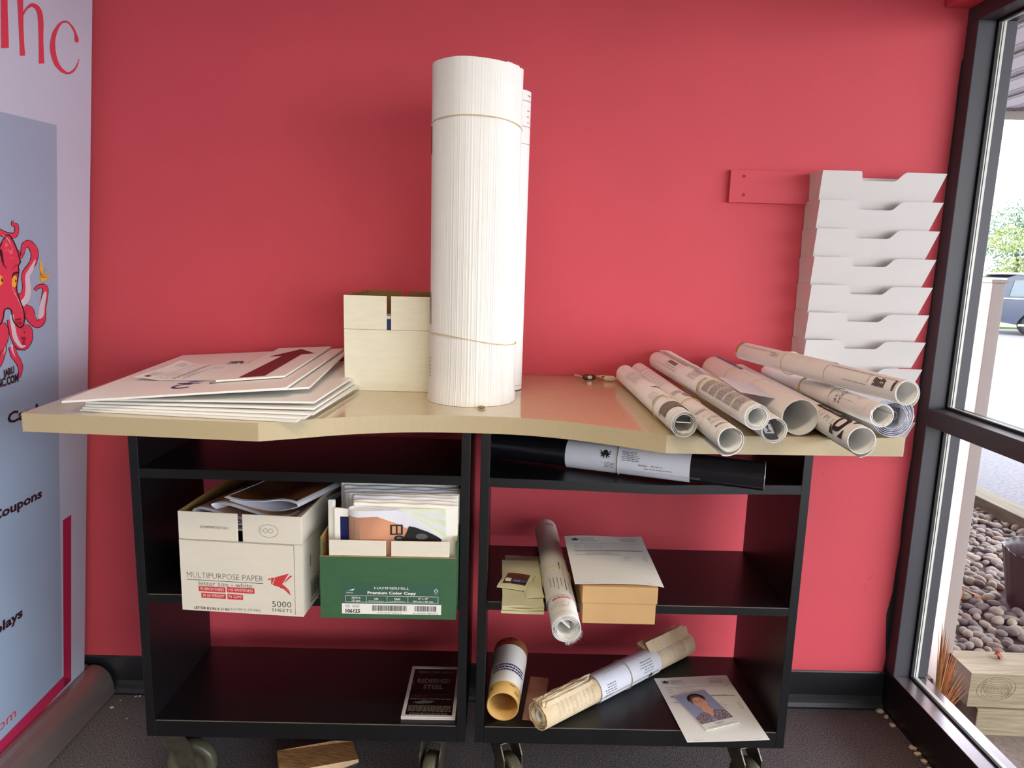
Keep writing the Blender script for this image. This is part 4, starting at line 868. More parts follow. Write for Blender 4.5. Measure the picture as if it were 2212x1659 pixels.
def bookcase(x0, x1, sag, label, angs, top=0.883, cl=0.075):
    root = empty('rolling_bookcase', ((x0 + x1) / 2, -0.295, 0.186))
    tag(root, label, 'bookcase')
    inv = Matrix.Translation((-(x0 + x1) / 2, 0.295, -0.186))

    def bld(mb, name, **k):
        mb.v = [tuple(inv @ Vector(p)) for p in mb.v]
        return mb.build(name, root, **k)
    yf, yr, tk = -0.47, -0.12, 0.022
    for a, b_ in ((x0, x0 + tk), (x1 - tk, x1)):
        bld(MB().box(a, yf, 0.187, b_, yr, 1.015, 'cart_black'), 'side_panel', bevel=0.0012)
    xa, xb = x0 + tk, x1 - tk
    # bottom shelf with its deep front rail
    bld(MB().box(xa, yf, 0.187, xb, yr, 0.232, 'cart_black'), 'shelf', bevel=0.0012)
    bld(MB().box(xa, yf, 0.547, xb, yr, 0.569, 'cart_black'), 'shelf', bevel=0.0012)
    n = 16

    def zz(x):
        t = (x - xa) / (xb - xa)
        return -sag * max(0, 1 - abs(t - 0.55) / (0.55 if t < .55 else 0.45)) ** 1.2
    sh = MB()
    P0 = [[V(xa + (xb - xa) * i / n, y, top + zz(xa + (xb - xa) * i / n)) for y in (yf, yr)] for i in range(n + 1)]
    sh.slab(P0, 0.0225, 'cart_black', smooth=False)
    bld(sh, 'shelf')
    bld(MB().box(xa, yf + .004, 0.995, xb, yr, 1.015, 'cart_black'), 'top_panel')
    # worn light edge lines where the black laminate meets
    for (za, px_) in ((0.2322, xa), (0.5692, xa)):
        bld(MB().box(xa + .003, yf - 0.0004, za - 0.0012, xb - .003, yf + 0.0016, za + 0.0002, 'cart_edge'), 'edge_strip')
    for (cx, cy), a in zip(((x0 + cl, -0.40), (x1 - 0.082, -0.40), (x0 + 0.075, -0.19), (x1 - 0.115, -0.19)), angs):
        c0 = empty('caster')
        c0.parent = root
        mbs = []
        caster(c0, cx - (x0 + x1) / 2, cy + 0.295, a)
        c0.location = (0, 0, -0.186)
    return root


bookcase(-0.868, -0.070, 0.0, 'black rolling bookcase on the left, holding the two open paper cartons',
         (0.0, radians(-100), radians(20), radians(60)), top=0.8835, cl=0.040)
bookcase(-0.046, 0.738, 0.008, 'black rolling bookcase on the right, holding paper rolls and a brown box',
         (radians(-62), radians(-70), radians(120), radians(75)), top=0.8815)

# ------------------------------------------------------------------ painted board + wall pockets
bd = MB().box(0.627, -0.016, 1.568, 0.90, -0.0005, 1.657, 'red_paint')
for (x, z) in ((0.664, 1.640), (0.667, 1.589)):
    ring = [(x + 0.0045 * cos(2 * pi * k / 16), z + 0.0045 * sin(2 * pi * k / 16)) for k in range(16)]
    bd.tube([(p[0], -0.0165, p[1]) for p in ring], 0.0009, 'red_paint', 6, closed=True)
    bd.cyl((x, -0.0161, z), (x, -0.0172, z), 0.003, 'print_maroon', 10)
o = bd.build('wall_board', bevel=0.0012)
tag(o, 'red painted wooden board screwed to the red wall left of the white pockets', 'wall board')

org = empty('wall_file_pockets', (1.02, 0, 1.2))
tag(org, 'tall column of white plastic letter pockets hanging on the red wall by the window', 'wall organizer')


def notch(n0, n1, depth, w, up=True):
    """upper (or lower) outline of a front panel across its width w: straight, S-curve down, flat, S-curve up"""
    out = []
    for t in [0, .25, .5, .75, 1]:
        s = (1 - cos(pi * t)) / 2
        out.append((w * (n0 + 0.035 * t), -depth * s))
    for t in [0, .25, .5, .75, 1]:
        s = (1 - cos(pi * t)) / 2
        out.append((w * (n1 - 0.075 + 0.085 * t), -depth * (1 - s)))
    return out


XL, PW = 0.849, 0.338
for k in range(10):
    zt = 1.652 - 0.0765 * k
    hb = 0.0785
    p = MB()
    yT, yB = -0.103, -0.066
    w = PW
    top = [(0, 0)] + notch(0.31, 0.67, 0.0235, w) + [(w, 0)]
    bot = [(0.0105, -hb), (w - 0.012, -hb)]
    if k == 9:
        nn = notch(0.27, 0.60, 0.0, w)
        bot = [(0.0105, -hb - .012)] + [(w * t_, -hb - .012 + dz) for t_, dz in ((.22, 0), (.235, .004), (.25, .014), (.27, .022), (.56, .022), (.585, .014), (.60, 0))] + [(w - 0.016, -hb - .012)]
    loop = list(reversed(top)) + bot
    yz = lambda dz: yT + (yB - yT) * (-dz / hb)
    th = 0.0026
    n = len(loop)
    tri = tessellate_polygon([[V(q[0], q[1], 0) for q in loop]])
    fr = [V(XL + q[0] - 1.02, yz(q[1]), zt + q[1] - 1.2) for q in loop]
    bk = [q + V(0, th, 0) for q in fr]
    fs = []
    for t in tri:
        a, b_, c_ = (fr[i] for i in t)
        nrm = (b_ - a).cross(c_ - a)
        fs.append(tuple(t) if nrm.y < 0 else tuple(reversed(t)))
    p.add(fr, fs, 'pocket_white')
    p.add(bk, [tuple(reversed(t)) for t in fs], 'pocket_white')
    p.add(fr + bk, [(i, i + n, (i + 1) % n + n, (i + 1) % n) for i in range(n)], 'pocket_white')
    # side walls, reaching back to the wall
    for s, x in ((-1, XL), (1, XL + PW)):
        dx = 0.0105 if s < 0 else -0.012
        a = [V(x, yT + .001, zt - .0005), V(x + dx, yB + .001, zt - hb), V(x + dx * .3, -0.002, zt - hb - .0), V(x, -0.002, zt - .004), V(x, -.010, zt)]
        if s > 0:
            a = [V(x, yT + .001, zt - .0005), V(x + dx, yB + .001, zt - hb), V(x + dx, -0.03, zt - hb), V(x + dx * .8, -0.03, zt - .03), V(x, -0.06, zt - .006)]
        a = [q - V(1.02, 0, 1.2) for q in a]
        b2 = [q + V(-s * .0022, 0, 0) for q in a]
        ff = [tuple(range(5))]
        p.add(a, ff, 'pocket_white')
        p.add(b2, [tuple(reversed(ff[0]))], 'pocket_white')
        p.add(a + b2, [(i, (i + 1) % 5, (i + 1) % 5 + 5, i + 5) for i in range(5)], 'pocket_white')
    # the middle of the front panel runs on downwards behind the next pocket's finger notch
    if k < 9:
        he = hb + .026
        xa_, xb_ = XL + w * .27 - 1.02, XL + w * .74 - 1.02
        q4 = [V(xa_, yz(-hb + .001) + .0003, zt - hb + .001 - 1.2), V(xb_, yz(-hb + .001) + .0003, zt - hb + .001 - 1.2), V(xb_, yz(-he) + .0003, zt - he - 1.2), V(xa_, yz(-he) + .0003, zt - he - 1.2)]
        p.add(q4 + [q + V(0, th, 0) for q in q4], [(0, 3, 2, 1), (4, 5, 6, 7), (0, 1, 5, 4), (1, 2, 6, 5), (2, 3, 7, 6), (3, 0, 4, 7)], 'pocket_white')
    # back plate and floor
    p.box(XL + .002 - 1.02, -0.006, zt - hb - 1.2, XL + PW - .014 - 1.02, -0.003, zt - .006 - 1.2, 'pocket_white')
    p.box(XL + .011 - 1.02, yB, zt - hb + .001 - 1.2, XL + PW - .014 - 1.02, -0.003, zt - hb + .0035 - 1.2, 'pocket_white')
    p.build('pocket', org)
# pen lying in the top pocket's opening
pn = MB().cyl((0.985, -0.048, 1.6375), (1.10, -0.044, 1.6368), 0.0045, 'print_black', 12)
pn.box(1.012, -0.0545, 1.639, 1.05, -0.0505, 1.6425, 'gasket')
o = pn.build('pen')
o.location = (0, 0.01, -0.0585)
tag(o, 'dark pen lying in the topmost white wall pocket', 'pen')

# ------------------------------------------------------------------ sign boards on the table, bottom first
def sheet(FL, FR, RR, RL, label, th=0.0042, deco=None, bow=0.0, name='sign_board', n=6):
    FL, FR, RR, RL = (Vector(p) for p in (FL, FR, RR, RL))
    s = MB()
    P = []
    for i in range(n + 1):
        row = []
        for j in range(n + 1):
            u, v = i / n, j / n
            q = FL * (1 - u) * (1 - v) + FR * u * (1 - v) + RR * u * v + RL * (1 - u) * v
            q.z += th - bow * (4 * u * (1 - u))
            row.append(q)
        P.append(row)
    s.slab(P, th, 'coroplast')
    if deco:
        def mp(u, v, e):
            q = FL * (1 - u) * (1 - v) + FR * u * (1 - v) + RR * u * v + RL * (1 - u) * v
            q.z += th - bow * (4 * u * (1 - u)) + e + 0.0003
            return q
        deco(s, mp)
    o = s.build(name)
    tag(o, label, 'sign board', 'stacked sign boards')
    return o


def rear(FL, FR, L=0.60, zl=0.0, zr=0.0):
    FL, FR = Vector(FL), Vector(FR)
    d = (FR - FL)
    d.z = 0
    d.normalize()
    n = V(-d.y, d.x, 0)
    a, b_ = FL + n * L, FR + n * L
    a.z, b_.z = T + zl, T + zr
    return b_, a


stack = [
    ((-0.872, -0.640), (-0.412, -0.690), .0006, .0006, .0006, .0006, 'white sign board at the very bottom of the stack on the table'),
    ((-0.868, -0.637), (-0.398, -0.682), .0052, .0056, .0052, .0056, 'white sign board second from the bottom of the stack on the table'),
    ((-0.864, -0.634), (-0.383, -0.668), .0098, .0112, .0098, .0110, 'white sign board third from the bottom of the stack on the table'),
    ((-0.866, -0.628), (-0.386, -0.652), .0146, .0190, .0144, .0180, 'white sign board fourth from the bottom of the stack, bent up at its right corner'),
    ((-0.862, -0.622), (-0.388, -0.640), .0196, .0300, .0190, .0290, 'white sign board in mid stack, lifted clear of the ones below at its right end'),
]
for (a, b_, z0, z1, z2, z3, lb) in stack:
    FLp, FRp = V(a[0], a[1], T + z0), V(b_[0], b_[1], T + z1)
    RRp, RLp = rear(FLp, FRp, 0.60, z2, z3)
    sheet(FLp, FRp, RRp, RLp, lb)
sheet((-0.80, -0.625, T + .0262), (-0.420, -0.560, T + .0455), (-0.452, -0.02, T + .0560), (-0.87, -0.03, T + .0270),
      'white sign board third from the top, its right front corner showing under the big one')


def deco_logo(s, mp):
    # printing turned sideways: its top points to the right
    k = lambda pts: pts
    def arc(cu, cv, ru, rv, a0, a1, w, m, n=14):
        out, inn = [], []
        for i in range(n + 1):
            a = radians(a0 + (a1 - a0) * i / n)
            out.append((cu + ru * cos(a), cv + rv * sin(a)))
            inn.append((cu + (ru - w) * cos(a), cv + (rv - w) * sin(a)))
        for i in range(n):
            put(s, mp, [out[i], out[i + 1], inn[i + 1], inn[i]], [(3, 2, 1, 0)], m, 0.0004)
    arc(0.452, 0.150, 0.052, 0.046, 60, 330, 0.016, 'print_navy')
    arc(0.583, 0.190, 0.026, 0.022, 60, 330, 0.007, 'print_navy')
    ppoly(s, mp, [(0.395, 0.205), (0.505, 0.192), (0.512, 0.205), (0.395, 0.222)], 'print_navy')
    ppoly(s, mp, [(0.434, 0.228), (0.52, 0.238), (0.65, 0.230), (0.66, 0.240), (0.52, 0.252), (0.434, 0.242)], 'print_navy')
    ppoly(s, mp, [(0.110, 0.385), (0.128, 0.42), (0.124, 0.466), (0.100, 0.500), (0.080, 0.480)], 'print_orange')
    ppoly(s, mp, [(0.098, 0.512), (0.112, 0.540), (0.126, 0.533), (0.139, 0.483), (0.120, 0.490)], 'print_grey')
    arc(0.455, 0.650, 0.034, 0.036, 0, 360, 0.015, 'print_navy')
    arc(0.485, 0.655, 0.034, 0.036, 0, 360, 0.015, 'print_navy')
    ppoly(s, mp, [(0.42, 0.700), (0.500, 0.700), (0.500, 0.716), (0.42, 0.716)], 'print_navy')
    ppoly(s, mp, [(0.412, 0.60), (0.43, 0.60), (0.45, 0.64), (0.44, 0.65)], 'print_navy')
    ppoly(s, mp, [(0.551, 0.645), (0.60, 0.642), (0.60, 0.652), (0.575, 0.655), (0.575, 0.668), (0.567, 0.668), (0.567, 0.655), (0.551, 0.655)], 'print_navy')
    prect(s, mp, 0.40, 0.93, 0.405, 0.935, 'print_grey')


bigFL, bigFR, bigRR, bigRL = (-0.888, -0.672, T + .0240), (-0.456, -0.608, T + .0520), (-0.462, -0.030, T + .0640), (-0.915, -0.058, T + .0350)
sheet(bigFL, bigFR, bigRR, bigRL, 'large white sign board with dark blue lettering lying under the packing slip', deco=deco_logo)


def deco_arrow(s, mp):
    # maroon arrow running along the strip, head at the rear
    ppoly(s, mp, [(0.30, 0.03), (0.68, 0.03), (0.68, 0.70), (0.90, 0.72), (0.50, 0.92), (0.14, 0.67), (0.36, 0.67)], 'print_maroon')


sheet((-0.634, -0.530, T + .0495), (-0.492, -0.497, T + .0585), (-0.497, -0.040, T + .0700), (-0.640, -0.060, T + .0630),
      'narrow white sign board with a dark red arrow, topmost on the stack', deco=deco_arrow)

# ------------------------------------------------------------------ loose sheets of paper
def paper_sheet(name, pts, label, cat, deco=None, t=0.0004, mt='paper', n=10, wob=0.0, seed=0, group=None, curl=None):
    """pts: FL, FR, RR, RL corners; deco works in metres u (right), v (towards the rear)"""
    FL, FR, RR, RL = (Vector(p) for p in pts)
    rr = random.Random(seed)
    ph = [rr.random() * 6 for _ in range(4)]
    Wd, Ld = (FR - FL).length, (RL - FL).length

    def q(u, v):
        p = FL * (1 - u) * (1 - v) + FR * u * (1 - v) + RR * u * v + RL * (1 - u) * v
        if wob:
            p = p + V(0, 0, wob * (1 + sin(5 * u + ph[0]) * sin(4 * v + ph[1])) * 0.5)
        if curl:
            p = p + curl(u, v)
        return p
    s = MB()
    s.slab([[q(i / n, j / n) for j in range(n + 1)] for i in range(n + 1)], t, mt)
    if deco:
        deco(s, lambda u, v, e: q(u / Wd, v / Ld) + V(0, 0, e), Wd, Ld)
    o = s.build(name)
    tag(o, label, cat, group)
    return o


def deco_invoice(s, mp, w, h, tot=True):
    M = 0.02
    plogo(s, mp, 0.026, h - 0.022, 0.020, 'print_black', maxlen=M)
    plines(s, mp, 0.040, h - 0.036, 0.085, h - 0.012, 4, 0.0013, 'print_grey', 3, maxlen=M)
    plines(s, mp, w - 0.060, h - 0.036, w - 0.014, h - 0.012, 4, 0.0013, 'print_grey', 4, maxlen=M)
    prect(s, mp, 0.016, h - 0.0475, w - 0.014, h - 0.0465, 'print_light', maxlen=M)
    plines(s, mp, 0.020, h - 0.075, 0.036, h - 0.052, 2, 0.0014, 'print_grey', 5, maxlen=M)
    plines(s, mp, 0.046, h - 0.078, 0.100, h - 0.050, 4, 0.0011, 'print_light', 6, maxlen=M)
    prect(s, mp, 0.018, h - 0.094, w - 0.014, h - 0.090, 'print_light', maxlen=M)
    plines(s, mp, 0.020, h - 0.0905, w - 0.020, h - 0.0865, 1, 0.0012, 'print_grey', 8, fill=0.9, maxlen=M, word=0.014)
    plines(s, mp, 0.046, h - 0.112, 0.120, h - 0.100, 2, 0.0011, 'print_grey', 9, maxlen=M)
    prect(s, mp, 0.018, h - 0.118, w * 0.64, h - 0.1155, 'print_light', maxlen=M)
    plines(s, mp, w * 0.66, h - 0.150, w * 0.76, h - 0.120, 4, 0.0011, 'print_grey', 10, maxlen=M)
    plines(s, mp, w * 0.90, h - 0.150, w * 0.95, h - 0.120, 4, 0.0011, 'print_grey', 11, maxlen=M)
    plines(s, mp, 0.020, 0.004, 0.050, 0.008, 1, 0.0011, 'print_light', 12, maxlen=M)
    plines(s, mp, w - 0.04, 0.004, w - 0.012, 0.008, 1, 0.0011, 'print_light', 13, maxlen=M)


# packing slip on the big board (its top points left)
def deco_slip(s, mp, w, h):
    # w runs front->rear, h runs right->left
    deco_invoice(s, mp, w, h)


bF, bR = Vector(bigFL), Vector(bigFR)
def on_big(u, v, dz=0.0052):
    q = Vector(bigFL) * (1 - u) * (1 - v) + Vector(bigFR) * u * (1 - v) + Vector(bigRR) * u * v + Vector(bigRL) * (1 - u) * v
    return q + V(0, 0, dz)


paper_sheet('packing_slip', (on_big(.60, .215, .0062), on_big(.64, .600, .0062), on_big(.150, .700, .0062), on_big(.110, .330, .0062)),
            'printed white packing slip with curled corners lying on the stack of sign boards', 'paper', deco_slip,
            curl=lambda u, v: V(0, 0, 0.014 * max(0, v - 0.7) * 3.3 * max(0, 0.6 - u) + 0.010 * max(0, v - .8) * 5 * u))


# ------------------------------------------------------------------ open cartons
def carton(name, O, ang, w, d, z0, z1, fl, gap, side_out, side_in, label, front_extra=None, thk=0.004, flap_in=0.0, flap_mat=None,
           gx=None, rear_gap=True, side_h=None, deco=None, flap_x=None):
    """open carton with its flaps standing up; fl = height where the flap line is; gap (x0,x1) = slit between front flaps"""
    root = empty(name, O, ang)
    tag(root, label, 'carton')
    H = z1 - z0
    F = fl - z0
    so, si = side_out, side_in
    b = MB()
    ou = [so, so, so, si, si, so]  # -x +x -y +y -z +z
    # lower front, left, right, rear walls and bottom
    b.box(0, 0, 0, w, thk, F, so, mats=[so, so, so, si, so, 'kraft'])
    b.box(0, thk, 0, thk, d, F, so, mats=[so, si, so, so, so, 'kraft'])
    b.box(w - thk, thk, 0, w, d, F, so, mats=[si, so, so, so, so, 'kraft'])
    b.box(thk, d - thk, 0, w - thk, d, F, so, mats=[so, so, si, so, so, 'kraft'])
    b.box(thk, thk, 0, w - thk, d - thk, 0.003, si)
    if deco:
        deco(b, flat((0, 0, 0), (1, 0, 0), (0, 0, 1)))
    b.build('carton_body', root, bevel=0.0012, seg=1)
    fi = flap_in
    x0, x1 = flap_x or (0, w)
    fm = flap_mat or so
    fH = H - 0.0
    for a, c in ((x0, gap[0]), (gap[1], x1)):
        f_ = MB().box(a, fi, F + .0006, c, fi + thk * .8, fH, fm, mats=[fm, fm, fm, si, fm, 'kraft'])
        f_.build('flap', root, bevel=0.0008, seg=1)
    sh = (side_h or z1) - z0
    MB().box(0.0004, thk * .9, F + .0006, thk * .9, d, sh, so, mats=[so, si, so, so, so, 'kraft']).build('flap', root)
    MB().box(w - thk * .9, thk * .9, F + .0006, w - .0004, d, sh, so, mats=[si, so, so, so, so, 'kraft']).build('flap', root)
    for a, c in ((0, gap[0] - .004), (gap[1] + .004, w)):
        MB().box(a, d - thk * .9, F + .0006, c, d, H, so, mats=[so, so, si, so, so, 'kraft']).build('flap', root)
    return root


carton('white_carton', (-0.396, -0.323, T), 0.0, 0.222, 0.300, T, 1.293, 1.209, (0.106, 0.1165), 'carton_white', 'kraft_inside',
       'plain cream white open carton standing on the table left of the tall paper roll')
pk = MB().box(-0.386, -0.315, T + .004, -0.186, -0.250, 1.243, 'blue_packet', mats=[None, None, None, None, None, 'print_white'])
pk.box(-0.386, -0.3155, 1.236, -0.186, -0.2495, 1.2435, 'print_white')
o = pk.build('blue_packet', bevel=0.001)
tag(o, 'dark blue packet with white top edge standing inside the white carton on the table', 'packet')


# deco of the letter paper carton (metres from its lower front left corner)
def deco_mp(s, mp):
    K, Rr, Wt = 'print_black', 'print_red', 'print_white'
    px = lambda x: (x - 96 * 1.0) / 1310 * 0.286
    pz = lambda y, x=700: (1490 + 0.058 * (x - 96) - y) / 1046 * 0.238 + 0.0
    sl = lambda mp_: mp_
    ptext(s, mp, 'MULTIPURPOSE PAPER', px(165), pz(1140, 165), 0.0152, K, w=px(985) - px(165), weight=-0.022)
    prect(s, mp, px(160), pz(1163, 165), px(985), pz(1158, 165), K)
    ptext(s, mp, 'letter size - white', px(290), pz(1228, 290) + .0012, 0.0115, K, w=px(865) - px(290), weight=-0.014)
    for (a, b_, c_, d_, tx, y0, y1) in ((285, 575, 0, 0, '92 BRIGHTNESS', 1240, 1296), (592, 888, 0, 0, '145 WHITENESS', 1252, 1309),
                                        (310, 576, 0, 0, '20 LB WEIGHT', 1312, 1366), (594, 762, 0, 0, '75 G/M\u00b2', 1324, 1380)):
        xm = (a + b_) / 2
        prect(s, mp, px(a), pz(y1, xm), px(b_), pz(y0, xm), Rr)
        ptext(s, mp, tx, px(xm), pz(y1, xm) + 0.0036, 0.0068, Wt, w=(px(b_) - px(a)) * 0.88, align='c', e=0.0008, weight=0.0)
    ptext(s, mp, 'LETTER 8.5 IN X 11 IN', px(228), pz(1470, 228) - .002, 0.0062, K, w=px(600) - px(228), weight=0.02)
    ptext(s, mp, '(216 MM X 279 MM)', px(612), pz(1484, 612) - .002, 0.0062, K, w=px(945) - px(612), weight=-0.015)
    ptext(s, mp, '5000', px(1075), pz(1455, 1075), 0.0150, K, w=px(1280) - px(1075), weight=-0.01)
    ptext(s, mp, 'SHEETS', px(1070), pz(1506, 1070), 0.0082, K, w=px(1285) - px(1070), weight=-0.01)
    # red origami bird
    q = lambda x, y: (px(x), pz(y, x))
    for pl in ([(1030, 1165), (1062, 1146), (1064, 1170)], [(1070, 1148), (1110, 1142), (1078, 1215), (1070, 1215)],
               [(1118, 1140), (1262, 1100), (1165, 1248), (1085, 1222)], [(1300, 1124), (1272, 1124), (1195, 1210), (1235, 1180)],
               [(1160, 1252), (1192, 1214), (1262, 1278), (1172, 1256)], [(1198, 1262), (1262, 1282), (1276, 1335)]):
        ppoly(s, mp, [q(*p) for p in reversed(pl)], Rr)
    # seam line around the outer panel
    prect(s, mp, 0.002, 0.1712, 0.268, 0.1720, 'print_grey')
    prect(s, mp, 0.2672, 0.004, 0.268, 0.1715, 'print_grey')
    # barcode block low on the right-hand side
    rm = flat((0.2863, 0.02, 0.0), (0, 1, 0), (0, 0, 1))
    pframe(s, rm, 0.030, 0.012, 0.115, 0.062, 0.0018, 'print_black')
    rr = random.Random(5)
    u = 0.036
    while u < 0.085:
        w_ = 0.0008 + 0.0022 * rr.random()
        prect(s, rm, u, 0.020, u + w_, 0.056, 'print_black')
        u += w_ + 0.001 + 0.0015 * rr.random()
    prect(s, rm, 0.03, 0.10, 0.033, 0.13, 'print_black')


mpA = radians(-4.4)
mpc = carton('letter_paper_carton', (-0.727, -0.544, 0.5695), mpA, 0.286, 0.38, 0.5695, 0.809, 0.7425, (0.1385, 0.1495), 'carton_white2', 'kraft_inside',
             'white open carton printed with a red bird, on the left bookcase shelf', deco=deco_mp, thk=0.004)
fl_ = MB()
mm = flat((0, -0.0002, 0), (1, 0, 0), (0, 0, 1))
ptext(fl_, mm, 'SCMMMPOSY11B-1', 0.052, 0.2020, 0.0062, 'print_black', w=0.066, weight=-0.005)
fl_.build('flap_print', mpc)
fl_ = MB()
# hand drawn ring and number
for (cx, cz, ra, rb, n) in ((0.210, 0.203, 0.0225, 0.0150, 22), (0.203, 0.2035, 0.0045, 0.0055, 12), (0.215, 0.2035, 0.0052, 0.0050, 12)):
    fl_.tube([(cx + ra * cos(2 * pi * k / n) * (1 + .04 * sin(3 * k)), -0.0003, cz + rb * sin(2 * pi * k / n)) for k in range(n)], 0.00035, 'print_grey', 4, closed=True)
fl_.tube([(0.1925, -0.0003, 0.209), (0.193, -0.0003, 0.198)], 0.0004, 'print_grey', 4)
fl_.build('pen_scribble', mpc)


def deco_green(s, mp):
    px = lambda x: (x - 52) / 1432 * 0.309
    pz = lambda y: (1580 - y) / 640 * 0.1495
    Wt, K, G = 'print_white', 'print_black', 'label_green'
    prect(s, mp, px(278), pz(1425), px(1328), pz(1212), G)
    prect(s, mp, px(278), pz(1532), px(1328), pz(1425), Wt)
    ptext(s, mp, 'HAMMERMILL', px(805), pz(1272), 0.0062, Wt, w=px(985) - px(618), align='c', weight=0.0, e=.0008)
    ptext(s, mp, 'Premium Color Copy', px(805), pz(1322), 0.0066, Wt, w=px(1060) - px(548), align='c', weight=0.035, e=.0008)
    pframe(s, mp, px(314), pz(1410), px(1296), pz(1340), 0.0008, Wt, e=.0008)
    for x in (533, 753, 973):
        prect(s, mp, px(x), pz(1410), px(x) + .0008, pz(1340), Wt, e=.0008)
    for x, a, b_ in ((428, '28/70 lb', '105 gsm'), (1135, '12" x 18"', '305 mm x 457 mm')):
        ptext(s, mp, a, px(x), pz(1373), 0.0046, Wt, align='c', weight=0.015, e=.0008)
        ptext(s, mp, b_, px(x), pz(1402), 0.0044, Wt, align='c', weight=0.015, e=.0008)
    for x, a in ((642, '100'), (862, '2000')):
        ptext(s, mp, a, px(x), pz(1383), 0.0050, Wt, align='c', weight=0.02, e=.0008)
        plines(s, mp, px(x) - .018, pz(1400), px(x) + .018, pz(1390), 1, 0.0012, Wt, 5, fill=1, e=.0008, word=.004)
    ptext(s, mp, 'Sylvamo', px(362), pz(1318), 0.0036, Wt, align='c', e=.0008)
    ppoly(s, mp, [(px(345), pz(1298)), (px(365), pz(1288)), (px(398), pz(1290)), (px(414), pz(1270)), (px(380), pz(1278)), (px(362), pz(1284))][::-1], Wt, e=.0008)
    # tree-tick mark
    c = (px(1272), pz(1280))
    ppoly(s, mp, [(c[0] - .004, c[1] - .003), (c[0] + .004, c[1] - .003), (c[0] + .0045, c[1] + .001), (c[0], c[1] + .0055), (c[0] - .0045, c[1] + .001)], Wt, e=.0008)
    ppoly(s, mp, [(c[0] - .0027, c[1] - .0018), (c[0] + .0027, c[1] - .0018), (c[0] + .003, c[1] + .0008), (c[0], c[1] + .004), (c[0] - .003, c[1] + .0008)], G, e=.0010)
    ptext(s, mp, 'FSC', c[0], pz(1316), 0.0028, Wt, align='c', e=.0008)
    plines(s, mp, px(316), pz(1468), px(372), pz(1436), 3, 0.0008, K, 1, e=.0008, word=.004)
    plines(s, mp, px(388), pz(1468), px(468), pz(1436), 3, 0.0008, K, 2, e=.0008, word=.004)
    ptext(s, mp, '106125', px(316), pz(1520), 0.0088, K, w=px(470) - px(316), weight=0.035, e=.0008)
    rr = random.Random(11)
    for a, b_ in ((598, 965), (1048, 1278)):
        u = px(a)
        while u < px(b_):
            w_ = 0.0004 + 0.0012 * rr.random()
            prect(s, mp, u, pz(1498), min(u + w_, px(b_)), pz(1440), K, e=.0008)
            u += w_ + 0.0004 + 0.0010 * rr.random()
    ptext(s, mp, '5 00 10199 10612 9', px(780), pz(1524), 0.0028, K, w=px(910) - px(655), align='c', e=.0008)
    ptext(s, mp, '0 10199 10612 6', px(1163), pz(1524), 0.0028, K, w=px(1292) - px(1032), align='c', e=.0008)


carton('copy_paper_carton', (-0.402, -0.567, 0.5695), radians(0.6), 0.309, 0.42, 0.5695, 0.756, 0.7185, (0.1485, 0.1600), 'carton_green', 'kraft_inside',
       'dark green open carton full of folded newspapers on the left bookcase shelf', deco=deco_green, flap_in=0.004, flap_mat='carton_white2',
       flap_x=(0.0205, 0.292), side_h=0.760)

# ------------------------------------------------------------------ kraft box with lid
kb = empty('brown_gift_box', (0.282, -0.447, 0.5695))
tag(kb, 'small brown cardboard box with a lid under the invoice on the middle shelf', 'box')
MB().box(-0.084, -0.119, 0, 0.084, 0.119, 0.088, 'kraft').build('box_body', kb, bevel=0.001)
MB().box(-0.0865, -0.1215, 0.051, 0.0865, 0.1215, 0.0915, 'kraft').build('box_lid', kb, bevel=0.0012)
paper_sheet('invoice_sheet', ((0.178, -0.562, 0.6635), (0.384, -0.558, 0.6605), (0.384, -0.272, 0.6645), (0.176, -0.284, 0.6645)),
            'printed white invoice lying on top of the small brown box', 'paper', deco_invoice, mt='paper',
            curl=lambda u, v: V(0, 0, 0.0035 * sin(3 * u) * (1 - v) + 0.006 * max(0, v - .8) * 4 * (0.6 + .4 * sin(6 * u)) - 0.010 * max(0, u - .88) * 5 * max(0, .5 - v)))


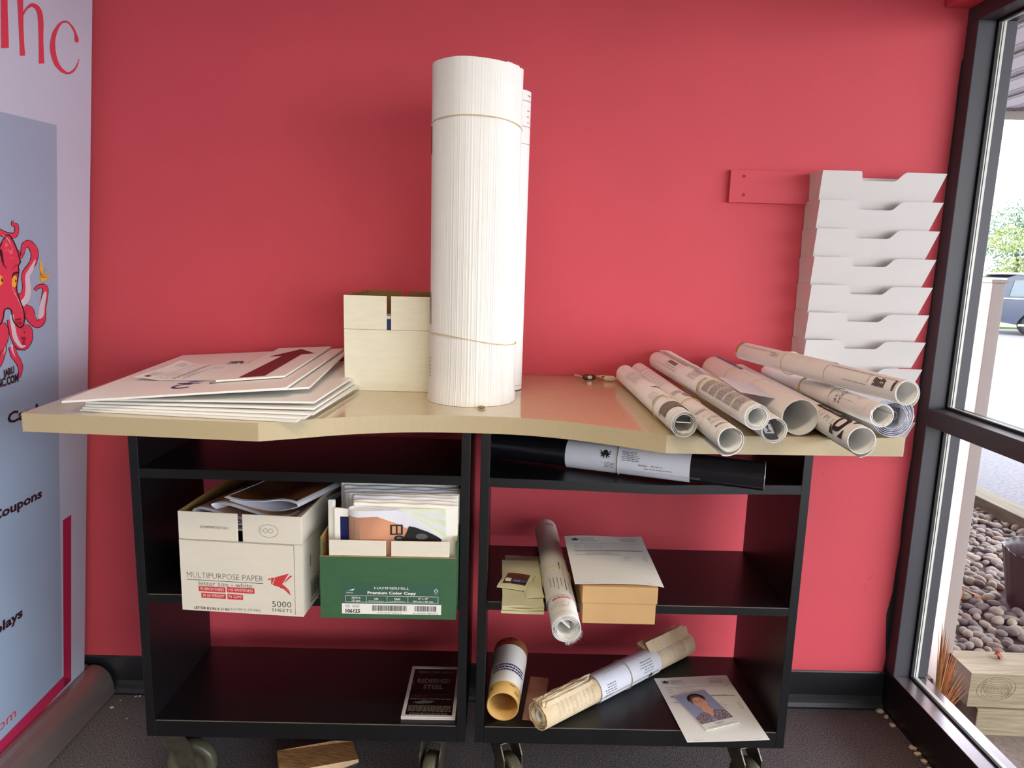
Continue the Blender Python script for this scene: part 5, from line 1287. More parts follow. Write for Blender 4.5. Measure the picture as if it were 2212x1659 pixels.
# ------------------------------------------------------------------ rolls of paper
class Roll:
    def __init__(s, name, A, B, r, ri=None, turns=3.6, mt='paper', m_in=None, label='', group=None, start=200, jag=0.0, th=0.0008,
                 seed=1, flare=0.0, cat='paper roll', r2=None, nlen=2, tail=0.0, bulge=None, spiral=True):
        s.A, s.B, s.r = Vector(A), Vector(B), r
        s.r2 = r2 or r
        s.a = (s.B - s.A).normalized()
        s.L = (s.B - s.A).length
        zu = V(0, 0, 1) if abs(s.a.z) < 0.9 else V(0, 1, 0)
        s.up = (zu - s.a * zu.dot(s.a)).normalized()
        s.rt = s.a.cross(s.up)
        s.root = empty(name, s.A)
        tag(s.root, label, cat, group)
        s.mb = MB()
        s.mt = mt
        ri = ri or r * 0.72
        rr = random.Random(seed)
        N = int(30 * turns)
        front, P = [], []
        n_l = nlen
        jf = [0.0]
        for i in range(N + 1):
            jf.append(jag * (rr.random() ** 2))
        off = [rr.gauss(0, 0.0012) for _ in range(int(turns) + 2)]
        for i in range(N + 1):
            t = i / N
            ang = radians(start) + 2 * pi * turns * t
            t1 = 1 - 1 / turns
            if turns < 1.2:
                rad = ri + (r - ri) * t
            elif t < t1:
                rad = ri + (r - .0013 - ri) * t / t1
            else:
                rad = r - .0013 * (1 - (t - t1) / (1 - t1))
            if tail and t > 1 - 0.35 / turns:
                rad += tail * ((t - (1 - 0.35 / turns)) * turns / 0.35) ** 2
            k = int(turns * t)
            f = t * turns - k
            o_ = off[k] * (1 - f) + off[k + 1] * f
            row = []
            for j in range(n_l + 1):
                q = j / n_l
                ss = s.L * q
                if j == 0:
                    ss = -o_ - jf[i]
                if j == n_l:
                    ss += o_ + jf[i] * 0.5
                sc = 1 + (s.r2 / r - 1) * q + flare * (1 - q) ** 3
                row.append(s.pt(ss, ang, rad * sc, raw=True))
            P.append(row)
        s.mb.slab([list(r_) for r_ in P], -th if False else th, mt, smooth=True)
        if m_in:
            pass

    def pt(s, ss, ang, rad, raw=False):
        return s.A + s.a * ss + (s.up * cos(ang) + s.rt * sin(ang)) * rad - (V(0, 0, 0))

    def map(s, s0, phi0, extra=0.0):
        """u runs round the roll (to the right), v runs to the rear; s0 metres from the front, phi0 degrees from the top"""
        def f(u, v, e):
            q = (s0 + v) / s.L
            rad = s.r + (s.r2 - s.r) * q + e + extra
            return s.A + s.a * (s0 + v) + (s.up * cos(radians(phi0) + u / s.r) + s.rt * sin(radians(phi0) + u / s.r)) * rad
        return f

    def local(s, mb):
        mb.v = [tuple(Vector(p) - s.A) for p in mb.v]
        return mb

    def band(s, ss, m='band_tan', t=0.0011, tilt=0.0, extra=0.0012, name='rubber_band'):
        b = MB()
        n = 40
        pts = []
        for k in range(n):
            a = 2 * pi * k / n
            q = (ss + tilt * cos(a)) / s.L
            rad = s.r + (s.r2 - s.r) * q + extra
            pts.append(s.A + s.a * (ss + tilt * cos(a) * 1.0) + (s.up * cos(a) + s.rt * sin(a)) * rad)
        b.tube(pts, t, m, 6, closed=True)
        s.local(b).build(name, s.root)

    def wrap(s, s0, s1, a0, a1, deco=None, mt='paper', extra=0.0012, lift=0.006, name='wrapped_sheet'):
        b = MB()
        n = 36
        P = []
        for i in range(n + 1):
            ang = radians(a0 + (a1 - a0) * i / n)
            ex = extra + (lift * max(0, (i / n - 0.93) / 0.07) ** 2)
            row = []
            for j in range(3):
                ss = s0 + (s1 - s0) * j / 2
                q = ss / s.L
                rad = s.r + (s.r2 - s.r) * q + ex
                row.append(s.A + s.a * ss + (s.up * cos(ang) + s.rt * sin(ang)) * rad)
            P.append(row)
        b.slab(P, 0.0004, mt)
        if deco:
            deco(b, s)
        s.local(b).build(name, s.root)

    def done(s, part='paper_coil'):
        s.local(s.mb).build(part, s.root)
        return s.root


C0 = T
ML = 0.006
G = 'blueprint rolls heaped on the table'
# --- R1: leftmost, half-open with a brown textured patch
r = Roll('paper_roll', (0.356, -0.738, C0 + .0285), (0.343, -0.118, C0 + .0285), .0262, ri=.0185, turns=3.3, label='leftmost paper roll on the table, with a brown dense-print patch near its front end', group=G, start=150, seed=2)
def d1(b, s):
    mp = s.map(0.07, 0, .0016)
    plines(b, mp, -0.030, 0.09, -0.008, 0.15, 6, 0.0012, 'print_grey', 3, maxlen=ML, word=.02)
    plogo(b, s.map(0.262, 10, .0016), 0, 0, 0.022, 'print_black', maxlen=ML)
    plines(b, s.map(0.235, 14, .0016), -.002, -.015, .026, 0.016, 5, 0.0012, 'print_grey', 9, maxlen=ML)
    prect(b, s.map(0.15, 0, .0016), -0.036, 0, -.002, 0.012, 'print_light', maxlen=ML)
    for i, tx in enumerate(('M1', 'M2', 'M3', 'M4')):
        plines(b, s.map(0.130 - i * .0, 0, .0016), -.006 + i * .009, -.012, -.002 + i * .009, 0.014, 4, 0.0018, 'print_black', 20 + i, maxlen=ML, word=.003)
r.wrap(0.097, 0.32, -100, 95, d1, extra=0.0014, lift=.004)
mp = r.map(0.0, 0)
prect(r.mb, r.map(0.048, -85), 0, 0, 0.068, 0.046, 'print_dense', e=.0009, maxlen=ML)
for k in range(5):
    prect(r.mb, r.map(0.37 + k * .012, -60), 0, 0, .05, .0012, 'print_grey', e=.0009, maxlen=ML)
prect(r.mb, r.map(0.006, -80), 0, 0, .07, .0007, 'print_grey', e=.0009, maxlen=ML)
plines(r.mb, r.map(0.40, -60), 0, -.01, .05, .06, 6, .002, 'print_grey', 2, e=.0009, maxlen=ML, word=.006)
for k in range(5):
    prect(r.mb, r.map(0.46 + k * .008, -70), 0, 0, .03, .0012, 'print_black', e=.0009, maxlen=ML)
r.band(0.145, extra=.0030)
r.done()
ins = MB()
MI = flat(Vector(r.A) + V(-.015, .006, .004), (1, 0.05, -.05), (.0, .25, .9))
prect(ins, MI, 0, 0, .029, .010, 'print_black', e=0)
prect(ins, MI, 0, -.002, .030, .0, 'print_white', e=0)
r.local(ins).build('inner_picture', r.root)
# --- R2: E000
r = Roll('paper_roll', (0.414, -0.846, C0 + .0262), (0.396, -0.040, C0 + .0262), .0245, ri=.0205, turns=2.4, label='second paper roll from the left, marked E000 and sticking out farthest', group=G, start=60, seed=3, tail=.008)
K = 'print_black'
ptext(r.mb, r.map(0.030, -18), 'E000', -.013, 0, .0066, K, w=.026, weight=.02, e=.0008, maxlen=ML)
prect(r.mb, r.map(0.012, -80), 0, 0, .075, .0006, 'print_grey', e=.0008, maxlen=ML)
prect(r.mb, r.map(0.050, -80), 0, 0, .075, .0006, 'print_grey', e=.0008, maxlen=ML)
plines(r.mb, r.map(0.058, -50), 0, -.004, .05, .012, 3, .0012, 'print_grey', 3, e=.0008, maxlen=ML)
ptext(r.mb, r.map(0.078, -30), 'ES - ELECTRICAL', -.006, 0, .0055, K, w=.036, weight=.02, e=.0008, maxlen=ML)
ptext(r.mb, r.map(0.088, -30), 'TOOLS & DETAILS', -.006, 0, .0055, K, w=.038, weight=.02, e=.0008, maxlen=ML)
prect(r.mb, r.map(0.104, -80), 0, 0, .075, .0006, 'print_grey', e=.0008, maxlen=ML)
plines(r.mb, r.map(0.112, -50), 0, -.004, .05, .014, 3, .0012, 'print_light', 4, e=.0008, maxlen=ML)
prect(r.mb, r.map(0.134, -80), 0, 0, .075, .0006, 'print_grey', e=.0008, maxlen=ML)
ptext(r.mb, r.map(0.142, -48), 'AUTHENTICATION', -.004, 0, .0052, K, w=.034, weight=.02, e=.0008, maxlen=ML)
ptext(r.mb, r.map(0.151, -48), 'MACHINE', -.004, 0, .0052, K, w=.022, weight=.02, e=.0008, maxlen=ML)
prect(r.mb, r.map(0.166, -80), 0, 0, .075, .0006, 'print_grey', e=.0008, maxlen=ML)
prect(r.mb, r.map(0.30, -10), 0, 0, .03, .030, 'print_light', e=.0008, maxlen=ML)
plines(r.mb, r.map(0.335, -50), 0, 0, .028, .03, 4, .0022, K, 8, e=.0008, maxlen=ML, word=.004)
for k in range(7):
    plines(r.mb, r.map(0.46 + k * .03, -50), 0, 0, .045, .008, 2, .0011, 'print_grey', 30 + k, e=.0008, maxlen=ML)
ptext(r.mb, r.map(0.69, -55), 'NOTES', 0, 0, .006, K, weight=.02, e=.0008, maxlen=ML)
r.band(0.262)
r.done()
# --- R3: dense text columns, on top
r = Roll('paper_roll', (0.4735, -0.804, C0 + .0605), (0.448, -0.040, C0 + .0600), .0248, ri=.0165, turns=4.6, label='third paper roll from the left, covered in bands of small dense text', group=G, start=20, seed=4)
for i, s0 in enumerate((0.032, 0.080, 0.128, 0.176, 0.224)):
    plines(r.mb, r.map(s0, -80), 0, 0, .072, .042, 17, .0013, 'print_dense', 40 + i, fill=.9, e=.0008, maxlen=ML, word=.006)
for s0 in (0.006, 0.012, 0.027):
    prect(r.mb, r.map(s0, -85), 0, 0, .08, .0006, 'print_grey', e=.0008, maxlen=ML)
def d3(b, s):
    plines(b, s.map(0.33, -60, .0016), 0, 0, .03, .06, 9, .0014, 'print_grey', 5, maxlen=ML, word=.01)
    prect(b, s.map(0.36, -5, .0016), 0, -.02, .012, .05, 'print_light', maxlen=ML)
    plines(b, s.map(0.355, 14, .0016), 0, 0, .014, .05, 6, .002, K, 7, maxlen=ML, word=.004)
r.wrap(0.295, 0.46, -110, 80, d3, extra=.0014)
pframe(r.mb, r.map(0.50, -55), 0, 0, .030, .10, .0009, 'print_grey', e=.0008, maxlen=ML)
prect(r.mb, r.map(0.52, -40), 0, 0, .010, .07, 'print_dense', e=.0009, maxlen=ML)
pframe(r.mb, r.map(0.485, -70), 0, 0, .07, .19, .0007, 'print_grey', e=.0008, maxlen=ML)
r.band(0.283, m='band_tan', t=.0014)
# loose sheet edges fanned out on its upper rear side
for k in range(4):
    P = []
    for i in range(5):
        t_ = i / 4
        P.append([r.pt(s_q, radians(20 + 30 * t_), .026 + .002 * k + .012 * t_ * (1 if jj else .35)) for jj, s_q in ((0, .45 - .02 * k), (1, .79 - .015 * k))])
    fb = MB().slab(P, .0005, 'paper')
    r.local(fb).build('loose_page', r.root)
r.done()
# --- R5: under R3/R4 with black insert
r = Roll('paper_roll', (0.5235, -0.762, C0 + .0272), (0.549, -0.052, C0 + .0272), .0255, ri=.021, turns=2.3, label='paper roll tucked lowest in the heap with a black picture inside its mouth', group=G, start=10, seed=5)
r.done()
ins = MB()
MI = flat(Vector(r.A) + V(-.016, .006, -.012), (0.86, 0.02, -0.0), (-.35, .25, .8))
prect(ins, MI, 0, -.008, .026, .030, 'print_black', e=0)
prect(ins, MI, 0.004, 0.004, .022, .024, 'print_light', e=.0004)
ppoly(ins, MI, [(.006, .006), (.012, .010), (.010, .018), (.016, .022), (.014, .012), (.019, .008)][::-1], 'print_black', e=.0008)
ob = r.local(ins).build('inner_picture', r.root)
# --- R4: wide roll
r = Roll('paper_roll', (0.6015, -0.692, C0 + .0388), (0.6165, -0.040, C0 + .0388), .0375, ri=.0355, turns=1.7, label='widest plain paper roll in the heap, with a blue stripe at its rear', group=G, start=30, seed=6)
prect(r.mb, r.map(0.40, -4), 0, 0, .0080, .245, 'print_blue', e=.0008, maxlen=.02)
prect(r.mb, r.map(0.40, -70), 0, 0, .09, .0006, 'print_light', e=.0008, maxlen=ML)
r.band(0.24, extra=.0009, t=.0006)
r.band(0.43, extra=.0009, t=.0006)
lp = MB().slab([[r.pt(ss, radians(a), .0335) for ss in (.004, .12)] for a in (-50, -40, -30, -20, -10)], .0004, 'paper')
r.local(lp).build('inner_label', r.root)
lp = MB()
P = [[V(.500 + .075 * u, -.62 + .16 * v, C0 + .075 - .012 * u + .006 * v) for v in (0, .5, 1)] for u in (0, .5, 1)]
lp.slab(P, .0004, 'paper_cool')
r.local(lp).build('loose_page', r.root)
r.done()
# --- R6: D
r = Roll('paper_roll', (0.657, -0.835, C0 + .0282), (0.692, -0.030, C0 + .0282), .0265, ri=.0245, turns=1.8, label='paper roll printed with a big black letter D near its front end', group=G, start=250, seed=7, tail=.006)
mpD = r.map(0.062, -18)
# band with reversed-out lettering along the roll
prect(r.mb, r.map(0.0, -16), 0, 0.078, .011, .20, K, e=.0008, maxlen=ML)
ptext(r.mb, rotmap(r.map(0.185, -16), 0, 0, -pi / 2), 'ADVANCED CONCRETE', 0, .0030, .0050, 'print_white', w=.092, e=.0012, maxlen=ML)
# D emblem: heavy ring in four corner spikes
def ring_seg(b, mp, cu, cv, ro, ri_, m, n=28, e=.0008, sq=1.0):
    for i in range(n):
        a0, a1 = 2 * pi * i / n, 2 * pi * (i + 1) / n
        put(b, mp, [(cu + ro * cos(a0), cv + ro * sin(a0) * sq), (cu + ro * cos(a1), cv + ro * sin(a1) * sq),
                    (cu + ri_ * cos(a1), cv + ri_ * sin(a1) * sq), (cu + ri_ * cos(a0), cv + ri_ * sin(a0) * sq)], [(0, 1, 2, 3)], m, e, ML)
_E0 = rotmap(r.map(0.052, -38), 0, 0, -pi / 2)
E_ = lambda u, v, e: _E0(u * 1.2, v * 1.2, e)
arcp = lambda cu, cv, ru, rv, a0, a1, n: [(cu + ru * cos(radians(a0 + (a1 - a0) * i / n)), cv + rv * sin(radians(a0 + (a1 - a0) * i / n))) for i in range(n + 1)]
ppoly(r.mb, E_, [(-.0150, -.0165)] + arcp(-.001, 0, .0165, .0165, -90, 90, 14) + [(-.0150, .0165), (-.0175, .006), (-.0175, -.006)], K, e=.0008, maxlen=ML)
ppoly(r.mb, E_, [(-.0085, -.0090)] + arcp(-.001, 0, .0090, .0090, -80, 80, 10) + [(-.0085, .0090)], 'print_white', e=.0012, maxlen=ML)
for (a, b_) in ((-1, -1), (1, -1), (1, 1), (-1, 1)):
    q_ = [(a * .0235, b_ * .0235), (a * .0235, b_ * .009)] + [(a * .0215 * cos(t_) / .94, b_ * .0215 * sin(t_) / .94) for t_ in [radians(25 + 40 * i / 5) for i in range(6)]] + [(a * .009, b_ * .0235)]
    ppoly(r.mb, E_, q_[::(1 if a * b_ > 0 else -1)], K, e=.0008, maxlen=ML)
ptext(r.mb, rotmap(r.map(0.125, -50), 0, 0, -pi / 2), 'SITE', 0, 0, .0055, 'print_grey', w=.016, e=.0008, maxlen=ML)
for i in range(5):
    plines(r.mb, r.map(0.155 - i * .018, -48 - i * 5), 0, 0, .014, .006, 2, .0010, 'print_grey', 60 + i, e=.0008, maxlen=ML)
for k in range(3):
    prect(r.mb, r.map(0.42, 30 + k * 9), 0, 0, .0006, .36, 'print_grey', e=.0008, maxlen=.03)
prect(r.mb, r.map(0.60, 38), 0, 0, .0015, .18, 'print_red', e=.0009, maxlen=.03)
plines(r.mb, r.map(0.22, 20), 0, 0, .004, .19, 12, .006, 'print_grey', 61, e=.0008, maxlen=ML, word=.002)
r.done()
# --- R9: fat multi-layer roll at the right table end
r = Roll('paper_roll', (0.790, -0.690, C0 + .0455), (0.800, -0.110, C0 + .0455), .0430, ri=.0255, turns=5.4, mt='paper_cool', label='fattest paper roll, many ragged layers thick, at the right end of the table', group=G, start=30, seed=9, jag=.004)
r.done()
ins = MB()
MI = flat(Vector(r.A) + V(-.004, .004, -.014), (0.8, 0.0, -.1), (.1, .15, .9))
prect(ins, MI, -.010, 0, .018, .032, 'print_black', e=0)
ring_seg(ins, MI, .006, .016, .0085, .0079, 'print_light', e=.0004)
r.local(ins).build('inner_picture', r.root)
# --- R7: PAN 3E
r = Roll('paper_roll', (0.704, -0.808, C0 + .0705), (0.735, -0.150, C0 + .0505), .0225, ri=.0180, turns=2.6, mt='paper_old' if False else 'paper', label='crumple-mouthed paper roll lettered PAN and 3E, lying on the D roll', group=G, start=80, seed=10, jag=.003, th=.0011)
ptext(r.mb, rotmap(r.map(0.146, -12), 0, 0, pi), 'PAN', 0, .0, .0100, K, w=.031, weight=-.005, e=.0008, maxlen=ML)
ptext(r.mb, rotmap(r.map(0.164, -48), 0, 0, pi), '3E', 0, .0, .0100, K, w=.019, weight=-.005, e=.0008, maxlen=ML)
for k in range(5):
    prect(r.mb, r.map(0.085 + .011 * k, -62), 0, 0, .0009, .007, 'print_grey', e=.0008, maxlen=ML)
    prect(r.mb, r.map(0.148, -60 + 16 * k), 0, 0, .004, .0009, 'print_grey', e=.0008, maxlen=ML)
ring_seg(r.mb, r.map(0.075, -10), 0, 0, .009, .0078, 'print_light')
def d7(b, s):
    prect(b, s.map(0.22, 5, .0016), 0, 0, .008, .13, 'print_light', maxlen=ML)
    plines(b, s.map(0.22, -40, .0016), 0, 0, .014, .12, 9, .0016, 'print_grey', 5, maxlen=ML, word=.004)
    plines(b, s.map(0.35, -40, .0016), 0, 0, .02, .02, 3, .0026, K, 6, maxlen=ML, word=.003)
r.wrap(0.195, 0.40, -120, 70, d7, extra=.0012)
prect(r.mb, r.map(0.025, -90), 0, 0, .07, .0006, 'print_light', e=.0008, maxlen=ML)
r.band(0.36, extra=.0026, tilt=.006)
r.band(0.365, extra=.0028, tilt=-.004)
r.done()
# --- R8: top, orange rear rim
r = Roll('paper_roll', (0.7315, -0.832, C0 + .1180), (0.6535, -0.165, C0 + .1080), .0242, ri=.0205, turns=2.4, label='long topmost paper roll lying across the heap, with an orange stained rear rim', group=G, start=0, seed=11, r2=.0242, tail=.004)
def d8(b, s):
    plines(b, s.map(0.46, -66, .0016), 0, -.02, .012, .02, 4, .002, K, 6, maxlen=ML, word=.003)
r.wrap(0.235, 0.44, -110, 80, d8, extra=.0014)
prect(r.mb, r.map(0.46, -42), 0, 0, .0008, .19, 'print_grey', e=.0009, maxlen=.03)
prect(r.mb, r.map(0.012, -34), 0, 0, .0008, .21, 'print_grey', e=.0009, maxlen=.03)
for k, (a, b_) in enumerate(((.020, .003), (.035, .028), (.10, .0), (.13, .0))):
    pass
prect(r.mb, r.map(0.048, -62), 0, 0, .010, .0008, 'print_grey', e=.0009, maxlen=ML)
plines(r.mb, r.map(0.035, -82), 0, 0, .018, .035, 7, .003, K, 15, fill=.95, e=.0009, maxlen=ML, word=.012)
plines(r.mb, r.map(0.006, -84), 0, 0, .022, .008, 1, .006, K, 16, fill=.95, e=.0009, maxlen=ML, word=.002)
prect(r.mb, r.map(0.085, -76), 0, 0, .020, .0008, 'print_grey', e=.0009, maxlen=ML)
prect(r.mb, r.map(0.085, -60), -.012, 0, -.0112, .08, 'print_grey', e=.0009, maxlen=ML)
prect(r.mb, r.map(r.L - .014, -95), 0, 0, .10, .010, 'print_orange', e=.0009, maxlen=ML)
r.band(0.415, extra=.0028, t=.0012)
r.done()

# ------------------------------------------------------------------ the tall bundle of rolled prints
root = empty('standing_paper_roll', (-0.074, -0.387, T))
tag(root, 'very thick tall white paper roll standing on the table, held by two rubber bands', 'paper roll')
rr = random.Random(3)
NA = 640
prof = []
edge_a = 62  # degrees (0 = right +x, -90 = towards the room) where the sheet edges open
flute = [rr.gauss(0, 1) for _ in range(NA)]
H = 0.757
zs = [0, .004, .02, .05, .09, .13, .16, .25, .38, .50, .62, .70, .74, H]
P = []
top_j = [rr.random() for _ in range(NA)]
for i in range(NA):
    a = 2 * pi * i / NA
    ad = math.degrees(a)
    row = []
    # strongest page-edge fluting on the front and front right
    front = max(0, cos(a - radians(305)))
    for z in zs:
        base = 0.1015
        if z < .10:
            base += 0.0065 * (1 - z / .10) ** 1.6 * (0.5 + 0.5 * max(0, cos(a - radians(205))))
        wob = 0.0010 * sin(7 * a + z * 3) + 0.0008 * sin(3 * a - z * 5)
        amp = 0.00052 * front * (1.0 if z < .56 else 0.45) * (1.5 if z < .45 else 1)
        q = base + wob + flute[i] * amp
        # open groove where the sheets end, at the right-hand front
        da = (ad - 340 + 180) % 360 - 180
        q -= 0.006 * math.exp(-(da / 1.5) ** 2) * (1 - .3 * z)
        zz = z
        if z == H:
            zz += 0.004 * top_j[i] * (1 if 310 < ad < 359 else 0.08) - 0.006 * max(0, cos(a - radians(330))) ** 2
        if z == 0:
            zz += 0.0006
        row.append(V(q * cos(a), q * sin(a), zz))
    P.append(row)
b = MB()
b.grid(P, 'paper', True, closed_u=True)
b.add([p[0] for p in P], [tuple(reversed(range(NA)))], 'paper')
# coil seen from above: rings of sheet edges and a hollow core
ringr = [1.0, .985, .97, .93, .90, .85, .80, .74, .68, .60, .52, .44, .36]
G2 = []
for i in range(NA):
    a = 2 * pi * i / NA
    p = P[i][-1]
    G2.append([V(p.x * k, p.y * k, p.z - (0.003 if j % 2 else 0.0) - (.0 if j < 12 else .1)) for j, k in enumerate(ringr)])
b.grid(G2, 'paper', False, closed_u=True)
mp_ = lambda ang: (lambda u, v, e: V((0.1022 + e) * cos(radians(ang) + u / .1022), (0.1022 + e) * sin(radians(ang) + u / .1022), v))
prect(b, mp_(195), -.004, .565, .006, .625, 'print_maroon', e=.0012, maxlen=.01)
prect(b, mp_(195), -.004, .18, .006, .255, 'print_grey', e=.0012, maxlen=.01)
plines(b, mp_(197), -.004, .055, .006, .105, 6, .004, 'print_grey', 3, e=.0012, maxlen=.01, word=.004)
# free sheet edge on the front near the foot
b.add([V((.1027) * cos(radians(a)), (.1027) * sin(radians(a)), z) for a, z in ((285, .001), (285, .040), (283, .035), (282, .001))], [(0, 1, 2, 3)], 'print_light')
b.build('paper_coil', root)
for z, amp, ph, m_, base in ((0.627, 0.011, radians(262), 'band_tan', .1030), (0.148, 0.011, radians(215), 'band_tan', .1035)):
    bb = MB()
    n = 90
    bb.tube([((base) * cos(2 * pi * k / n), base * sin(2 * pi * k / n), z + amp * cos(2 * pi * k / n - ph) + (0.004 * sin(4 * pi * k / n) if z < .3 else 0)) for k in range(n)], 0.0012, m_, 6, closed=True)
    bb.build('rubber_band', root)

r = Roll('standing_paper_roll', (0.006, -0.238, T + .001), (0.008, -0.232, T + .742), .0450, ri=.030, turns=4, label='slimmer white paper roll standing behind the very thick one', start=100, seed=21)
# print lines: with the axis upright "front" of the roll is its foot; 180 deg faces the room
for zz in (.012, .655, .715):
    prect(r.mb, r.map(zz, 220), -.02, 0, .07, .0008, 'print_grey', e=.0009, maxlen=ML)
for zz, w_ in ((.725, .016), (.690, .010), (.676, .010), (.662, .010)):
    plines(r.mb, r.map(zz, 232), 0, 0, w_, .006, 1, .0015, 'print_black', int(zz * 1000), e=.0009, maxlen=ML, word=.005)
r.band(.615, m='print_light', t=.0006, extra=.0009)
r.done()

# ------------------------------------------------------------------ insect and sweets on the table
ic = (-0.046, -0.507, T)
s = MB()
s.tube([V(-.0085, 0, .003), V(-.006, 0, .0035), V(0, 0, .004), V(.006, 0, .0035), V(.0085, 0, .003)], .003, 'insect', 10, radii=[.0008, .0026, .0036, .0026, .0008])
for k in (-1, 0, 1):
    for sy in (-1, 1):
        s.tube([V(k * .004, sy * .002, .003), V(k * .0065, sy * .006, .0045), V(k * .009, sy * .009, .0004)], .00035, 'insect', 5)
o = s.build('dead_insect')
o.location = ic
tag(o, 'tiny dead brown insect on the table in front of the tall thick roll', 'insect')


def sweet(name, loc, rz, m1, m2, lb, lx=.018):
    e = empty(name, loc, rz)
    e.scale = (1.15, 1.3, 1.6)
    tag(e, lb, 'sweet', 'wrapped sweets on the table')
    s = MB()
    n = 9
    s.tube([V(-lx + 2 * lx * i / n, .0008 * sin(i * 2), .0052) for i in range(n + 1)], .005, m1, 12,
           radii=[.0012, .0045, .0052, .0050, .0051, .0049, .0052, .0048, .004, .0012])
    s.build('wrapped_body', e)
    s = MB()
    for sx in (-1, 1):
        s = MB()
        P = [[V(sx * (lx + .010 * i), (-.004 - .003 * i) + (.008 + .006 * i) * j / 4, .0045 + .0022 * sin(j * 2.4 + i) + .002 * i) for j in range(5)] for i in range(3)]
        s.slab(P, .0003, m2)
        s.build('twisted_end', e)
    s = MB()
    s.add([V(.006 * cos(a), -.0056 + .0 * a, .0055 + .0032 * sin(a)) for a in [2 * pi * k / 14 for k in range(14)]], [tuple(range(14))], m2)
    s.build('wrapper_print', e)


sweet('wrapped_sweet', (0.250, -0.062, T), radians(4), 'wrapper_brown', 'wrapper_clear', 'small brown wrapped sweet with pale round mark on the table near the wall')
sweet('wrapped_sweet', (0.306, -0.080, T), radians(-6), 'wrapper_clear', 'wrapper_clear', 'pale clear-wrapped sweet touching the leftmost paper roll on the table', lx=.015)

# ------------------------------------------------------------------ magazines lying in the letter paper carton
def strip_prof(pts, n=5):
    out = []
    for i in range(len(pts) - 1):
        p0, p1, p2, p3 = (Vector(pts[max(0, min(len(pts) - 1, i + j))]) for j in (-1, 0, 1, 2))
        for k in range(n):
            t = k / n
            out.append(.5 * ((2 * p1) + (-p0 + p2) * t + (2 * p0 - 5 * p1 + 4 * p2 - p3) * t * t + (-p0 + 3 * p1 - 3 * p2 + p3) * t ** 3))
    out.append(Vector(pts[-1]))
    return out


def folded_mag(name, O, ang, prof, d, label, cover, group, border='paper_cool', skew=0.0, leaves=2, cat='magazine'):
    """folded booklet: its cross section (x,z) swept back by d; cover print on its upper side inside a white border"""
    e = empty(name, O, ang)
    tag(e, label, cat, group)
    pr_ = strip_prof([(p[0], p[1], 0) for p in prof])
    pg = MB()
    for l in range(leaves):
        dz = -0.0016 * l
        P = [[V(p.x + skew * y, y + 0.003 * l, p.y + dz * (1 if i > 2 else .3)) for y in (0, d)] for i, p in enumerate(pr_)]
        pg.slab(P, .0006, border)
    pg.build('pages', e)
    c = MB()
    n0 = int(len(pr_) * .52)
    seg = pr_[n0:]
    P = [[V(p.x + skew * y, y, p.y + .0010) for y in (0.010, d - .006)] for p in seg[1:-1]]
    c.slab(P, .0003, cover)
    c.build('cover', e)
    return e


GM = 'folded magazines lying in the white carton'
# profile goes from the lower leaf's right end, left round the fold, back over the top
folded_mag('folded_magazine', (-0.727, -0.520, 0.777), mpA, [(0.22, .002), (0.12, .004), (0.06, .008), (0.030, .016), (0.024, .026), (0.034, .032), (0.06, .028), (0.11, .016), (0.17, .008), (0.25, .006)], .30,
           'folded magazine at the left of the white carton, lowest of those on top', 'cover_brown', GM, skew=.25)
folded_mag('folded_magazine', (-0.730, -0.505, 0.782), mpA, [(0.25, .006), (0.19, .002), (0.13, .006), (0.085, .018), (0.066, .030), (0.075, .036), (0.11, .032), (0.16, .018), (0.20, .010), (0.25, .014)], .30,
           'folded magazine in the middle of the white carton with an open rounded fold', 'cover_brown', GM, skew=.35)
folded_mag('folded_magazine', (-0.727, -0.490, 0.797), mpA, [(0.10, .024), (0.16, .008), (0.21, .004), (0.255, .014), (0.262, .020), (0.250, .026), (0.22, .030), (0.17, .024), (0.12, .024), (0.088, .030)], .30,
           'dark-covered folded magazine on top of the white carton, fold at its right', 'cover_dark', GM, skew=.30, leaves=3)
folded_mag('folded_magazine', (-0.727, -0.535, 0.765), mpA, [(0.06, .004), (0.14, .002), (0.22, .006), (0.262, .018), (0.268, .026), (0.258, .030), (0.23, .026), (0.15, .016), (0.10, .014), (0.05, .016)], .30,
           'pale folded magazine peeping out along the front flap of the white carton', 'cover_brown', GM, skew=.05)

# ------------------------------------------------------------------ newspapers standing in the green carton
GN = 'folded newspapers standing in the green carton'


